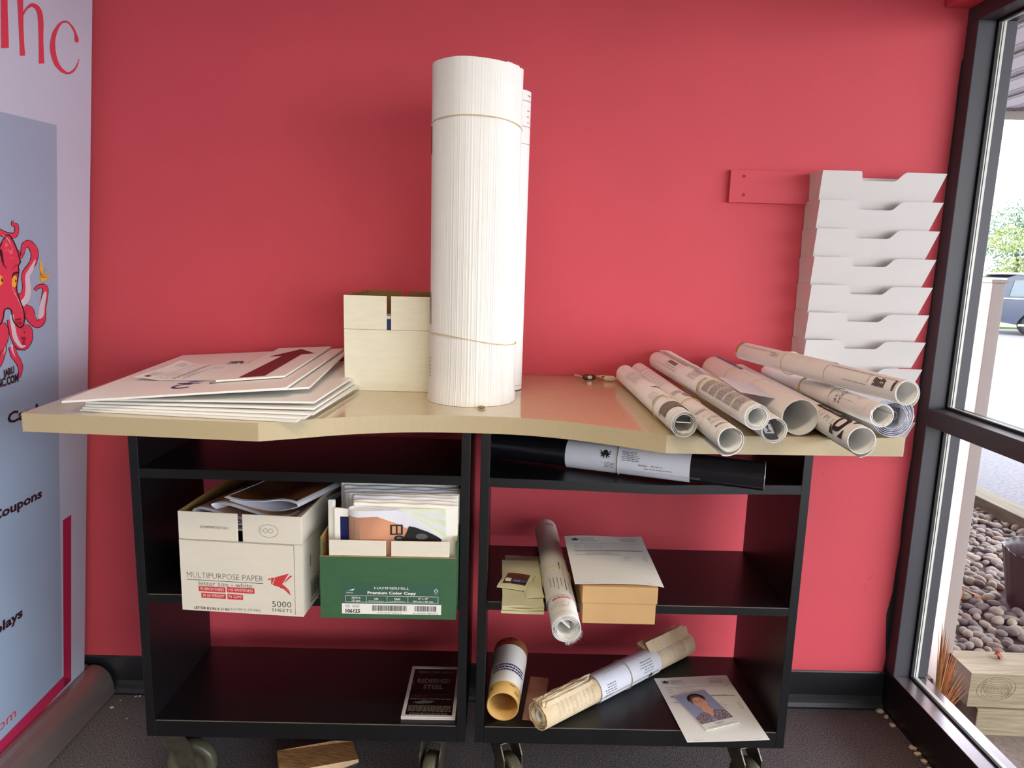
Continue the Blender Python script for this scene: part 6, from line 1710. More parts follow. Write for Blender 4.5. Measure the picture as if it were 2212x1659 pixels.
def news(y, x0, x1, zt, label, cover, bow=.004, th=.010, seed=0, zb=.578, side=True):
    e = empty('folded_newspaper', ((x0 + x1) / 2, y, zb))
    tag(e, label, 'newspaper', GN)
    w = (x1 - x0) / 2
    h = zt - zb
    rr = random.Random(seed)
    pg = MB()
    a, b_ = rr.random() * 6, 2 + rr.random() * 2
    for l in range(3):
        # folded over at the top: front leaf, rounded crest, rear leaf
        P = []
        n = 14
        for i in range(n + 1):
            x = -w + 2 * w * i / n
            yo = bow * sin(a + b_ * i / n) * (1 if i else .8)
            t_ = th / 2 - .0012 * l
            row = []
            for (yy, zz) in ((-t_, 0), (-t_, h * .5), (-t_, h - t_ * .8), (-t_ * .6, h - t_ * .15), (0, h), (t_ * .6, h - t_ * .15), (t_, h - t_ * .8), (t_, 0)):
                row.append(V(x - (.0012 * l), yo + yy, max(0, zz - .001 * l) + .0012 * sin(i * 1.3 + a)))
            P.append(row)
        pg.slab([list(reversed(r_)) for r_ in P], .0004, 'paper' if seed % 3 else 'paper_cool')
    pg.build('pages', e)
    if cover:
        c = MB()
        P = []
        for i in range(1, 14):
            x = -w + 2 * w * i / 14
            yo = bow * sin(a + b_ * i / 14)
            P.append([V(x, yo - th / 2 - .0010, zz) for zz in (.02, h * .5, h - .018)])
        c.slab([list(reversed(r_)) for r_ in P] if False else P, .0003, cover)
        c.build('cover', e)
    return e


rr = random.Random(8)
covers = [None, 'cover_green', None, 'cover_brown', None, None, 'cover_dusk', None, None, None, 'cover_navy', None, None, None, None, None, None]
place = ['front', 'second', 'third', 'fourth', 'fifth', 'sixth', 'seventh', 'eighth', 'ninth', 'tenth', 'eleventh', 'twelfth', 'thirteenth', 'fourteenth', 'fifteenth', 'sixteenth', 'rearmost']
for k in range(17):
    y = -0.522 + .0165 * k
    x0 = -0.334 - min(.056, .0075 * k) + .010 * rr.random()
    x1 = -0.100 + .006 * rr.random()
    zt = .8300 + .0010 * k + .007 * rr.random()
    if k > 12:
        x0 += .012 * (k - 12)
        x1 -= .010 * (k - 12)
    news(y, x0, x1, zt, 'folded newspaper standing in the green carton, %s of the row behind the planner' % place[k],
         covers[k], seed=k + 1, bow=.0028, th=.0088)
# the odd ones whose left edges show at the left of the box
for (y, x0, x1, zt, cv, lb) in ((-0.532, -0.374, -0.20, .820, 'cover_navy', 'navy-covered newspaper second from the front in the green carton'),
                                (-0.520, -0.390, -0.3765, .836, None, 'narrow white newspaper edge at the far left of the green carton')):
    news(y, x0, x1, zt, lb, cv, seed=int(zt * 1000), bow=.001, th=.008)

# the day planner at the very front
pl = empty('folded_planner', (-0.230, -0.541, 0.585))
tag(pl, 'folded planner with a sunset tractor cover, frontmost in the green carton', 'magazine')
front = strip_prof([(-.112, .006, 0), (-.1085, -.004, 0), (-.090, -.0125, 0), (-.05, -.010, 0), (0, -.002, 0), (.05, .0005, 0), (.103, .001, 0)])
back = strip_prof([(-.112, .006, 0), (-.105, .014, 0), (-.085, .017, 0), (-.05, .014, 0), (0, .006, 0), (.05, .006, 0), (.108, .006, 0)])
topz = lambda x: .238 if x < .005 else .238 - .62 * (x - .005) * (1 + (x - .005) * 1.2)


def ztop(x):
    return topz(x)


c = MB()
c.slab([[V(p.x, p.y, z * ztop(p.x)) for z in (0.0, .25, .5, .75, 1)] for p in front], .0007, 'paper_cool')
c.build('front_leaf', pl)
c = MB()


def pmap(e0):
    n = len(front)
    def f(u, v, e):
        t = (u + .112) / .215 * (n - 1)
        i = max(0, min(n - 2, int(t)))
        q = front[i].lerp(front[i + 1], max(0, min(1, t - i)))
        return V(q.x, q.y - e - e0, v)
    return f


cv = [(-.106, .02), (.100, .02), (.100, ztop(.100) - .014), (.06, ztop(.06) - .016), (.03, ztop(.03) - .016), (0, ztop(0) - .014), (-.04, .222), (-.106, .226)]
ppoly(c, pmap(.0006), cv, 'cover_dusk', maxlen=.012)
ppoly(c, pmap(.0010), [(-.106, .02), (-.034, .02), (-.032, .16), (-.036, .222), (-.106, .226)], 'cover_brown', maxlen=.012)
ptext(c, rotmap(pmap(.0014), -.046, .164, pi / 2), 'y Planner', 0, 0, .0080, 'print_grey', w=.052, weight=-.02, maxlen=.01)
ppoly(c, pmap(.0014), [(.038, .165), (.100, .165), (.100, .170), (.078, .188), (.060, .198), (.050, .200), (.046, .185)], 'tractor', maxlen=.012)
pframe(c, pmap(.0014), .020, .180, .040, .204, .003, 'tractor', maxlen=.012)
prect(c, pmap(.0014), .029, .180, .0315, .204, 'tractor', maxlen=.012)
for (cu, cw, rr_) in ((.070, .176, .016), (.034, .172, .008)):
    for (q, mm_) in ((rr_, 'tractor'), (rr_ * .55, 'print_grey')):
        ppoly(c, pmap(.0016 if mm_ == 'tractor' else .0019), [(cu + q * cos(2 * pi * k / 18), cw + q * .8 * sin(2 * pi * k / 18)) for k in range(18)], mm_, maxlen=.012)
c.build('cover', pl)
c = MB()
for k in range(6):
    f = k / 5
    P = []
    for p in back:
        yy = p.y - .0035 * f * (1 if p.x > -.05 else .3)
        z1 = .240 if p.x < 0 else .240 - f * (.62 * p.x * (1 + p.x * 1.2)) * .93
        P.append([V(p.x + .002 * f, yy, 0), V(p.x + .002 * f, yy, z1)])
    c.slab([list(reversed(r_)) for r_ in P] if False else P, .0005, 'paper_cool' if k % 2 else 'cover_green')
c.build('pages', pl)

# ------------------------------------------------------------------ framed flyer on the lower left shelf
B0 = 0.2325
fy = empty('flyer_stand', (-0.166, -0.334, B0))
tag(fy, 'white-edged framed black event flyer lying on the lower left shelf', 'framed flyer')
m = Matrix(((1, 0, 0, 0), (0, 1, 0, 0), (0, 0, 1, 0), (0, 0, 0, 1)))
w2, d2 = .0690, .115
fr = MB()
for (a, b_, c_, d_) in ((-w2, -d2, w2, -d2 + .009), (-w2, d2 - .009, w2, d2), (-w2, -d2 + .009, -w2 + .009, d2 - .009), (w2 - .009, -d2 + .009, w2, d2 - .009)):
    fr.box(a, b_, .004, c_, d_, .0085, 'frame_white')
fr.box(-w2, -d2, 0, w2, d2, .0032, 'frame_white')
fr.build('frame', fy, bevel=.0006, seg=1)
fl2 = MB().box(-w2 + .008, -d2 + .008, .0034, w2 - .008, d2 - .008, .0062, 'flyer_black')
fm = flat((0, 0, .0062), (1, 0, 0), (0, 1, 0))
ptext(fl2, fm, "MEN'S FREE EVENT", 0.002, .0835, .0085, 'flyer_grey', w=.098, align='c', weight=.03)
ptext(fl2, fm, 'OCTOBER 21-4:30PM', 0.002, .0720, .0060, 'flyer_dim', w=.085, align='c')
ptext(fl2, fm, 'REDEEMED', 0.0, .0365, .0200, 'flyer_grey', w=.092, align='c', weight=.04)
ptext(fl2, fm, 'STEEL', 0.0, .0090, .0200, 'flyer_grey', w=.054, align='c', weight=.03)
plines(fl2, fm, -.055, -.037, .055, -.012, 4, .0026, 'flyer_dim', 4, fill=.95, word=.012)
plines(fl2, fm, -.055, -.0245, -.012, -.018, 1, .0036, 'flyer_grey', 6, fill=1, word=.012)
plines(fl2, fm, -.055, -.040, .055, -.034, 1, .0032, 'flyer_grey', 8, fill=1, word=.012)
ppoly(fl2, fm, [(-.048, -.052), (-.030, -.058), (.0, -.054), (.012, -.044), (-.02, -.042)], 'print_grey')
ppoly(fl2, fm, [(-.060, .030), (-.053, .028), (-.058, .050)], 'flyer_dim')
plines(fl2, fm, -.056, -.090, .056, -.064, 7, .0018, 'flyer_grey', 5, fill=.97, word=.010)
plines(fl2, fm, -.050, -.105, .050, -.094, 3, .0016, 'flyer_grey', 7, fill=.97, word=.010)
fl2.build('flyer', fy)

# ------------------------------------------------------------------ napkins + little packets on the middle right shelf
SH = 0.5695
nap0 = None
for k in range(3):
    a = MB()
    Wn, Ln = (.100, .325) if k == 0 else (.098, .26)
    def nq(u, v, z, k=k, Wn=Wn, Ln=Ln):
        return V((u - .5) * Wn, (v - .5) * Ln, z + .0012 * sin(u * 7 + k) * sin(v * 9 + k * 2))
    a.slab([[nq(i / 8, j / 12, .0052) for j in range(13)] for i in range(9)], .0048, 'napkin')
    for zz in (.0014, .0030, .0044):
        a.box(-Wn / 2 - .0006, -Ln / 2 - .0008, zz - .0003, Wn / 2 + .0004, -Ln / 2 + .01, zz + .0003, 'napkin')
    o = a.build('paper_napkin')
    o.location = (.066 - .002 * k, -.368 - (.0 if k == 0 else .028), SH + .0003 + .0066 * k)
    o.rotation_euler = (0, 0, radians(-1.5 + 1.0 * k))
    tag(o, ['folded cream paper napkin lowest in the pile on the middle right shelf', 'folded cream paper napkin in the middle of the pile beside the paper roll',
            'folded cream paper napkin topmost of the pile, under the sweet packets'][k], 'napkin', 'paper napkins')
for k, (x, y, z, a, lb) in enumerate(((0.048, -0.405, SH + .0215, radians(-14), 'clear-windowed sweet packet with brown contents, upper one on the napkins'),
                                      (0.070, -0.420, SH + .0200, radians(6), 'pale sweet packet mostly hidden under the other one on the napkins'))):
    if k == 1:
        z = SH + .0200
        x, y = .088, -.445
    e = empty('sweet_packet', (x, y, z), a)
    tag(e, lb, 'sweet packet', 'sweet packets on the napkins')
    w_, l_ = .078 if k == 0 else .045, .088
    s = MB()
    P = [[V((i / 8 - .5) * w_, (j / 8 - .5) * l_, .003 + .006 * max(0, 1 - (2 * i / 8 - 1) ** 2) * max(0, 1 - (2 * j / 8 - 1) ** 2) + .0007 * sin(i * 2 + j)) for j in range(9)] for i in range(9)]
    s.slab(P, .0028, 'napkin')
    s.build('wrapper', e)
    if k == 0:
        s = MB()
        P = [[V((i / 6 - .5) * w_ * .74, (j / 6 - .5) * l_ * .70 + .004, .0036 + .0061 * max(0, 1 - (2 * (i / 6 - .5) * .74) ** 2) * max(0, 1 - (2 * (j / 6 - .5) * .70) ** 2) + .0008) for j in range(7)] for i in range(7)]
        s.slab(P, .0003, 'wrapper_brown')
        mpq = lambda u, v, e_: V(u, v, .0106 + e_)
        s.build('window', e)
        s = MB()
        s.box(-.024, -.020, .0095, -.010, -.008, .0125, 'print_white')
        prect(s, mpq, -.006, -.022, .028, -.008, 'print_blue', e=.0002)
        ptext(s, mpq, 'osd', -.003, -.0195, .008, 'print_white', e=.0008)
        s.build('packet_print', e)

# roll on the middle shelf
r = Roll('paper_roll', (0.1530, -0.655, SH + .0340), (0.1400, -0.075, SH + .0340), .0325, ri=.0195, turns=5.5, label='paper roll with red stamp and 08/17/26 lettering sticking out of the middle shelf', start=330, seed=31, jag=.0018)
ptext(r.mb, r.map(0.062, -8), '08/17/26', -.020, 0, .0060, 'print_grey', w=.044, weight=-.03, e=.0009, maxlen=ML)
ptext(r.mb, r.map(0.049, -8), '30/26', -.024, 0, .0060, 'print_grey', w=.028, weight=-.03, e=.0009, maxlen=ML)
pframe(r.mb, r.map(0.045, -8), -.028, 0, .014, .014, .0007, 'print_red', e=.0009, maxlen=ML)
ptext(r.mb, r.map(0.038, 0), 'P 1026-141', -.012, 0, .0034, K, e=.0009, maxlen=ML)
prect(r.mb, r.map(0.016, -85), 0, 0, .10, .0007, 'print_grey', e=.0009, maxlen=ML)
ptext(r.mb, r.map(0.080, -6), 'Roberto Diego', -.018, 0.012, .0058, 'print_black', w=.040, e=.0009, maxlen=ML, slant=.3, weight=-.03)
plines(r.mb, r.map(0.078, -12), -.020, 0, .030, .010, 3, .0022, 'print_pink', 3, fill=.95, e=.0007, maxlen=ML, word=.01)
prect(r.mb, r.map(0.094, -85), 0, 0, .10, .0012, 'print_pink', e=.0009, maxlen=ML)
def dm(b, s):
    for i in range(6):
        plines(b, rotmap(s.map(.19 - .004 * i, -42 + i * 15, .0016), 0, 0, -pi / 2), 0, 0, .045 + .01 * (i % 3), .003, 1, .0014, 'print_grey', 70 + i, fill=.95, maxlen=ML, word=.006)
    prect(b, s.map(.12, 22, .0016), 0, 0, .0008, .14, 'print_grey', maxlen=ML)
    plines(b, rotmap(s.map(.27, 8, .0016), 0, 0, -pi / 2), 0, 0, .04, .003, 1, .0026, K, 79, fill=.95, maxlen=ML, word=.006)
r.wrap(0.105, 0.325, -120, 100, dm, extra=.0014, lift=.003)
ring_seg(r.mb, r.map(0.54, 10), 0, 0, .014, .0132, 'print_grey', sq=.7)
plines(r.mb, r.map(0.535, -4), 0, 0, .024, .012, 2, .003, 'print_grey', 81, e=.0009, maxlen=ML, word=.004)
r.band(.235, extra=.003, t=.0011, tilt=.006)
lp = MB().slab([[r.pt(ss, 0, 0) + r.rt * (.016 * u - .004) + r.up * (.012 - .014 * u) for ss in (.002, .2)] for u in (-.8, -.4, 0, .4, .8)], .0022, 'paper')
r.local(lp).build('inner_sheet', r.root)
r.done()
# tattered fringe hanging from its front end
fg = MB()
rr = random.Random(4)
for k in range(34):
    a = radians(95 + 85 * k / 33)
    rad = r.r * (0.99)
    for q in range(1):
        p0 = r.pt(-.001, a, rad)
        p1 = r.pt(-.001, a + .03, rad)
        tip = r.pt(-.004 - .004 * rr.random(), a + .015 + .05 * rr.random(), rad + .003 + .005 * rr.random())
        fg.add([p0, p1, tip], [(0, 1, 2)], 'paper_cool')
r.local(fg).build('torn_fringe', r.root)

# ------------------------------------------------------------------ black tube in the top right compartment
bt = Roll('black_tube', (0.6070, -0.520, 0.9175), (-0.018, -0.293, 0.9175), .0340, ri=.0335, turns=1.02, label='long glossy black tube wrapped in a white letter on the top right shelf', cat='tube')
bt.mb = MB()
n = 48
ro = [[bt.pt(ss, 2 * pi * k / n, .0335) for k in range(n)] for ss in (0, .001, bt.L - .001, bt.L)]
bt.mb.grid(ro, 'tube_black', True, closed_v=True)
bt.mb.add(ro[0], [tuple(range(n))], 'tube_black')
bt.mb.add(ro[-1], [tuple(reversed(range(n)))], 'tube_black')
ring = [bt.pt(.0005, 2 * pi * k / n, .0337) for k in range(n)]
bt.mb.tube(ring, .0009, 'chrome', 6, closed=True)
def db(b, s):
    # the side facing the room is at -90 (rear pointing left): text must read left to right -> u along -a
    def face(s0, phi):
        def f(u, v, e):
            ang = radians(phi) + v / s.r
            rad = s.r + .0016 + e
            return s.A + s.a * (s0 - u) + (s.up * cos(ang) + s.rt * sin(ang)) * rad
        return f
    g_ = face(.425, -98) if s.rt.y > 0 else face(.425, 98)
    sg = 1 if s.rt.y > 0 else -1
    def mk(s0, phi):
        def f(u, v, e):
            ang = radians(sg * phi) + sg * v / s.r
            rad = s.r + .0016 + e
            return s.A + s.a * (s0 - u) + (s.up * cos(ang) + s.rt * sin(ang)) * rad
        return f
    plogo(b, mk(.365, -60), 0, 0, .026, K, maxlen=.006)
    plines(b, mk(.325, -60), 0, -.012, .045, .012, 6, .0014, 'print_grey', 3, maxlen=.006)
    ptext(b, mk(.375, -98), 'To:', 0, 0, .0026, K, maxlen=.006)
    plines(b, mk(.366, -98), 0, -.010, .03, .004, 4, .0014, 'print_grey', 4, maxlen=.006)
    ptext(b, mk(.285, -92), 'Office Phone', 0, 0, .0030, K, weight=.02, maxlen=.006)
    plines(b, mk(.255, -92), 0, 0, .03, .003, 1, .0014, 'print_grey', 5, maxlen=.006)
    plines(b, mk(.27, -104), 0, 0, .065, .003, 1, .0014, 'print_grey', 6, fill=1, maxlen=.006)
    prect(b, mk(.375, -122), 0, 0, .235, .0006, 'print_light', maxlen=.006)
    prect(b, mk(.375, -116), 0, 0, .235, .0006, 'print_light', maxlen=.006)
sgn = -1
bt.wrap(.165, .465, -200, 155, db, mt='paper_cool', extra=.0012, lift=.002, name='wrapped_letter')
bt.band(.335, extra=.0028, m='band_grey', t=.0012)
bt.done('tube_body')

# ------------------------------------------------------------------ bottom right shelf
tbz = B0
tr = Roll('cardboard_tube', (0.0225, -0.448, tbz + .0415), (0.0450, -0.205, tbz + .0490), .0410, ri=.0375, turns=1.0, r2=.0482, label='short brown cardboard tube with a white printed label on the bottom right shelf', cat='tube')
tr.mb = MB()
n = 48
def trr(ss):
    return .041 + (.0482 - .041) * ss / tr.L
outer = [[tr.pt(ss, 2 * pi * k / n, trr(ss)) for k in range(n)] for ss in (0, .05, .12, tr.L)]
inner = [[tr.pt(ss, 2 * pi * k / n, trr(ss) - .0036) for k in range(n)] for ss in (tr.L, .12, .05, 0)]
tr.mb.grid(outer + inner, 'kraft_tube', True, closed_u=True, closed_v=True)
for (ph, s0, w_, h_) in ((-52, .018, .006, .014), (-66, .006, .004, .020), (-58, tr.L - .016, .022, .008), (-10, tr.L - .010, .014, .006), (12, tr.L - .012, .008, .005), (-28, tr.L - .020, .006, .010)):
    ppoly(tr.mb, tr.map(s0, ph), [(0, 0), (w_ * .6, h_ * .2), (w_, h_ * .8), (w_ * .5, h_), (w_ * .1, h_ * .6)], 'cart_black', e=.0004, maxlen=.006)
ptext(tr.mb, tr.map(.034, 18), 'YEAST', 0, 0, .0042, K, e=.0005, maxlen=.006, weight=.03)
plines(tr.mb, tr.map(.010, 42), 0, 0, .02, .014, 2, .0026, 'wrapper_brown', 8, e=.0005, maxlen=.006, word=.004)
def dt(b, s):
    for k, (v, sd) in enumerate(((.112, 4), (.101, 5), (.090, 6))):
        plines(b, s.map(v, -50, .0012), 0, 0, .085, .007, 1, .0062, 'print_navy', sd, fill=.97, maxlen=.006, word=.0055)
tr.wrap(.046, .208, -120, 150, dt, extra=.0008, lift=.0)
tr.done('tube_body')

cd = MB().box(.0, 0, 0, .052, .195, .0012, 'cover_brown')
o = cd.build('dark_card')
o.location = (.0735, -.440, B0 + .0002)
o.rotation_euler = (0, 0, radians(-8))
tag(o, 'dark brown card lying flat beside the short cardboard tube', 'card')

r = Roll('paper_roll', (0.1120, -0.478, B0 + .0375), (0.5720, -0.112, B0 + .0375), .0355, ri=.0190, turns=7, mt='paper_old', label='old yellowed paper roll with ragged page edges, slanting across the bottom right shelf', start=310, seed=41, jag=.004, th=.0011)
def do(b, s):
    def mk(s0, phi):
        # reads along the roll, seen from the room: u towards the rear, v upwards over the roll
        def f(u, v, e):
            ang = radians(phi) - v / s.r
            return s.A + s.a * (s0 + u) + (s.up * cos(ang) + s.rt * sin(ang)) * (s.r + .0022 + e)
        return f
    def mkr(s0, phi):
        def f(u, v, e):
            ang = radians(phi) + v / s.r
            return s.A + s.a * (s0 - u) + (s.up * cos(ang) + s.rt * sin(ang)) * (s.r + .0022 + e)
        return f
    plines(b, mkr(.395, 40), 0, -.004, .055, .030, 5, .0016, 'print_grey', 3, fill=.7, maxlen=.006)
    prect(b, mkr(.42, 10), 0, 0, .20, .0007, 'print_light', maxlen=.006)
    prect(b, mkr(.42, 100), 0, 0, .235, .003, 'print_light', maxlen=.006)
    plines(b, mkr(.245, 60), 0, -.004, .045, .020, 4, .0018, 'print_grey', 5, fill=.7, maxlen=.006)
    plogo(b, mk(.385, 108), 0, 0, .020, K, maxlen=.006)
    plines(b, mkr(.23, 95), 0, 0, .035, .008, 2, .0016, 'print_grey', 7, maxlen=.006)
r.wrap(.190, .430, -100, 190, do, mt='paper_cool', extra=.0020, lift=.003)
r.band(.305, extra=.0040, m='band_grey', t=.0013)
# ragged edges of inner pages fanned out along the upper side, front and rear of the wrap
rr = random.Random(12)
for (s0, s1, n_, a_hi, a_lo, hgt) in ((-.004, .175, 9, 34, -20, .013), (.405, .588, 12, 26, -34, .034)):
    for k in range(n_):
        aa = radians(a_hi + (a_lo - a_hi) * k / (n_ - 1))
        P = []
        o0, o1 = rr.random() * .018, rr.random() * .020
        Lk = hgt * (.55 + .5 * rr.random())
        for i in range(5):
            t_ = i / 4
            w_ = Lk * t_
            row = []
            for j in range(8):
                ss = s0 + o0 * (1 + t_) + (s1 - s0 - o0 - o1) * j / 7
                base = r.pt(ss, aa, r.r + .0006)
                tang = r.up * sin(aa) - r.rt * cos(aa)
                outw = r.up * cos(aa) + r.rt * sin(aa)
                row.append(base + tang * w_ * .93 + outw * (w_ * .34 + .0016 * sin(9 * ss * 10 + k) * t_))
            P.append(row)
        lf = MB().slab(P, .0005, 'paper_old')
        r.local(lf).build('loose_page', r.root)
ptext(r.mb, r.map(.500, 40), 'YNER', -.012, .030, .011, 'print_grey', w=.036, weight=-.03, e=.0018, maxlen=ML)
ptext(r.mb, r.map(.485, 42), 'WANT', -.008, 0, .010, 'print_grey', w=.034, weight=-.03, e=.0018, maxlen=ML)
for k in range(9):
    plines(r.mb, r.map(.040 + .015 * k, 30), -.005, 0, .040, .004, 1, .0012, 'print_light', 90 + k, fill=.9, e=.0018, maxlen=ML, word=.004)
r.done()
ins = MB().slab([[r.pt(ss, 0, 0) + r.rt * (.011 * cos(a)) * 1 + r.up * (.017 * sin(a)) for ss in (.003, .3)] for a in [2 * pi * k / 16 for k in range(17)]], .0016, 'paper')
r.local(ins).build('inner_sheet', r.root)

paper_sheet('invoice_sheet', ((0.477, -0.519, B0 + .0012), (0.687, -0.502, B0 + .0012), (0.663, -0.226, B0 + .0012), (0.451, -0.244, B0 + .0012)),
            'printed white invoice under the portrait card on the bottom right shelf', 'paper', deco_invoice, mt='paper', wob=.0022, seed=4,
            curl=lambda u, v: V(0, 0, .005 * max(0, v - .9) * 10 * max(0, u - .5)))

# portrait card: a smiling woman with short curly hair and glasses
pc = MB()
O_, U_ = V(.537, -.475, B0 + .0052), (V(.633, -.440, 0) - V(.537, -.475, 0)).normalized()
Vv_ = V(-U_.y, U_.x, 0)
Wc, Hc = .100, .152
pm = flat(O_, U_, Vv_)
pc.add([pm(u, v, e) for e in (-.0012, 0) for u, v in ((0, 0), (Wc, 0), (Wc, Hc), (0, Hc))], [(3, 2, 1, 0), (4, 5, 6, 7), (0, 1, 5, 4), (1, 2, 6, 5), (2, 3, 7, 6), (3, 0, 4, 7)], 'print_white')
prect(pc, pm, .001, .024, Wc - .001, Hc - .001, 'photo_blue', e=.0002)
el = lambda cx, cy, rx, ry, n=24, a=0: [(cx + rx * cos(2 * pi * k / n) * cos(a) - ry * sin(2 * pi * k / n) * sin(a), cy + rx * cos(2 * pi * k / n) * sin(a) + ry * sin(2 * pi * k / n) * cos(a)) for k in range(n)]
ppoly(pc, pm, [(.001, .024), (.099, .024), (.099, .052), (.090, .060), (.074, .066), (.060, .062), (.044, .062), (.028, .066), (.010, .056), (.001, .048)], 'blouse', e=.0004)
ppoly(pc, pm, [(.038, .070), (.052, .042), (.068, .068), (.062, .084), (.042, .084)], 'skin', e=.0006)
ppoly(pc, pm, el(.052, .118, .0235, .0225), 'hair_grey', e=.0007)
for k in range(14):
    a = pi * (0.02 + .96 * k / 13)
    ppoly(pc, pm, el(.052 + .022 * cos(a), .118 + .021 * sin(a), .0048, .0046, 10), 'hair_grey', e=.0008)
ppoly(pc, pm, el(.052, .103, .0185, .0235), 'skin', e=.0010)
ppoly(pc, pm, el(.0525, .079, .0130, .0085), 'skin', e=.0009)
for sx in (-1, 1):
    cx = .052 + sx * .0080
    ppoly(pc, pm, el(cx, .1085, .0066, .0042, 16), 'hair_grey', e=.0012)
    ppoly(pc, pm, el(cx, .1085, .0058, .0034, 16), 'skin', e=.0014)
    ppoly(pc, pm, el(cx, .1085, .0026, .0014, 10), 'print_white', e=.0016)
    ppoly(pc, pm, el(cx, .1085, .0012, .0013, 8), 'print_black', e=.0018)
    ppoly(pc, pm, el(cx, .1155, .0050, .0009, 8), 'hair_grey', e=.0012)
prect(pc, pm, .0500, .1085, .0540, .1092, 'hair_grey', e=.0013)
ppoly(pc, pm, [(.0495, .0975), (.052, .0960), (.0545, .0975), (.0530, .1060), (.0510, .1060)], 'lips', e=.0011)
ppoly(pc, pm, [(.0500, .0980), (.052, .0968), (.0540, .0980), (.0530, .1065), (.0510, .1065)], 'skin', e=.0013)
ppoly(pc, pm, [(.0425, .0925), (.0470, .0885), (.0520, .0870), (.0570, .0885), (.0615, .0925), (.0570, .0912), (.0520, .0902), (.0470, .0912)], 'lips', e=.0012)
ppoly(pc, pm, [(.0450, .0912), (.0480, .0892), (.0520, .0882), (.0560, .0892), (.0590, .0912), (.0520, .0900)], 'print_white', e=.0014)
ptext(pc, pm, 'Cheryl', Wc / 2, .0135, .0066, 'print_black', align='c', e=.0004)
ptext(pc, pm, 'Licensed Practical Nurse', Wc / 2, .0050, .0048, 'print_black', w=.078, align='c', e=.0004, weight=-.01)
o = pc.build('portrait_card')
tag(o, 'photo card of a smiling short-haired woman in glasses, lying on the invoice', 'photo card')

# ------------------------------------------------------------------ wood block on the floor
wb = empty('wood_block', (-.48, -.35, 0))
tag(wb, 'brown grained wooden wedge lying on the carpet under the left bookcase', 'wood block')
top_ = [(-.587, -.341, .055), (-.450, -.263, .032), (-.403, -.242, .016), (-.372, -.309, .010), (-.512, -.400, .045), (-.560, -.407, .055)]
tv = [V(p[0] + .48, p[1] + .35, p[2]) for p in top_]
bv = [V(p.x, p.y, 0.0) for p in tv]
s = MB()
s.add(tv, [tuple(reversed(range(6)))], 'wood_block')
s.add(bv, [tuple(range(6))], 'wood_block')
for i in range(6):
    j = (i + 1) % 6
    s.add([tv[i], tv[j], bv[j], bv[i]], [(0, 1, 2, 3)], 'wood_cut' if i in (3,) else 'wood_block')
s.build('block_body', wb, bevel=.0015)

# ------------------------------------------------------------------ scraps on the carpet
rr = random.Random(17)
def crumb(name, x, y, s_, m, label, cat, group, flatk=.5, z=0.0):
    b = bmesh.new()
    bmesh.ops.create_icosphere(b, subdivisions=2, radius=1)
    for v in b.verts:
        v.co *= 1 + rr.uniform(-.28, .28)
    me = bpy.data.meshes.new(name)
    b.to_mesh(me)
    b.free()
    me.materials.append(MATS[m])
    o = bpy.data.objects.new(name, me)
    COL.objects.link(o)
    o.scale = (s_, s_ * rr.uniform(.5, 1), s_ * flatk)
    o.rotation_euler = (0, 0, rr.random() * 6)
    o.location = (x, y, z + s_ * flatk * .7)
    tag(o, label, cat, group)


for i, (x, y, s_) in enumerate(((1.232, -.030, .012), (1.238, -.060, .010), (1.236, -.100, .009), (1.241, -.205, .010), (1.240, -.232, .011), (1.242, -.262, .009), (1.240, -.296, .010))):
    crumb('foam_crumb', x, y, s_, 'foam', 'crumb of beige filler foam on the carpet edge along the black window sill', 'debris', 'foam crumbs along the sill', .5)
for i, (x, y, s_) in enumerate(((-1.172, -.088, .0052), (-1.128, -.030, .004), (-1.117, -.028, .004), (-1.165, -.052, .003), (-1.10, -.14, .0025))):
    crumb('paper_crumb', x, y, s_, 'print_white', 'tiny white scrap on the carpet between the banner foot and the left bookcase', 'debris', 'white scraps on the carpet', .3)

# ------------------------------------------------------------------ roll-up banner
BK = .0835
bn = empty('rollup_banner', (-1.28, -0.45, 0))
tag(bn, 'tall roll-up banner with a pink octopus on pale blue, standing at the left', 'banner')
bx = lambda z: -1.272 + BK * (z - .1)
loc = lambda p: V(p[0] + 1.28, p[1] + .45, p[2])
s = MB()
P = []
NZ = 30
for i in range(13):
    y = -0.885 + (0.885 - 0.048) * i / 12
    row = []
    for j in range(NZ + 1):
        z = .098 + (2.16 - .098) * j / NZ
        row.append(loc((bx(z), y, z)))
    P.append(row)
s.slab(P, .0007, 'banner_white')
NRM = V(1, 0, -BK).normalized()
def bmap(u, v, e):
    return loc((bx(v), u, v)) + NRM * e
mname = {'blue': 'b_blue', 'crim': 'b_crim', 'red': 'b_red', 'dark': 'b_dark', 'octo': 'b_octo', 'octolight': 'b_octolight', 'pale': 'b_pale', 'yel': 'b_yel'}
for it in BANNER_ART:
    col, lay, kind = it[0], it[1], it[2]
    e = .0003 * (lay + 1)
    if kind == 'p':
        q = it[3]
        pts = [(q[i] / 1000, q[i + 1] / 1000) for i in range(0, len(q), 2)]
        if sum(pts[i][0] * pts[(i + 1) % len(pts)][1] - pts[(i + 1) % len(pts)][0] * pts[i][1] for i in range(len(pts))) < 0:
            pts.reverse()
        ppoly(s, bmap, pts, mname[col], e=e)
    else:
        a, b_ = it[3], it[4]
        L = [(a[i] / 1000, a[i + 1] / 1000) for i in range(0, len(a), 2)]
        Rr_ = [(b_[i] / 1000, b_[i + 1] / 1000) for i in range(0, len(b_), 2)]
        for i in range(len(L) - 1):
            put(s, bmap, [L[i], Rr_[i], Rr_[i + 1], L[i + 1]], [(0, 1, 2, 3)], mname[col], e)
for (tx, u, v, h, w) in (('Cards', -.389, .962, .028, .138), ('Coupons', -.447, .732, .025, .190), ('Displays', -.508, .432, .027, .172)):
    ptext(s, bmap, tx, u, v, h, 'b_dark', w=w, weight=.035, e=.0012)
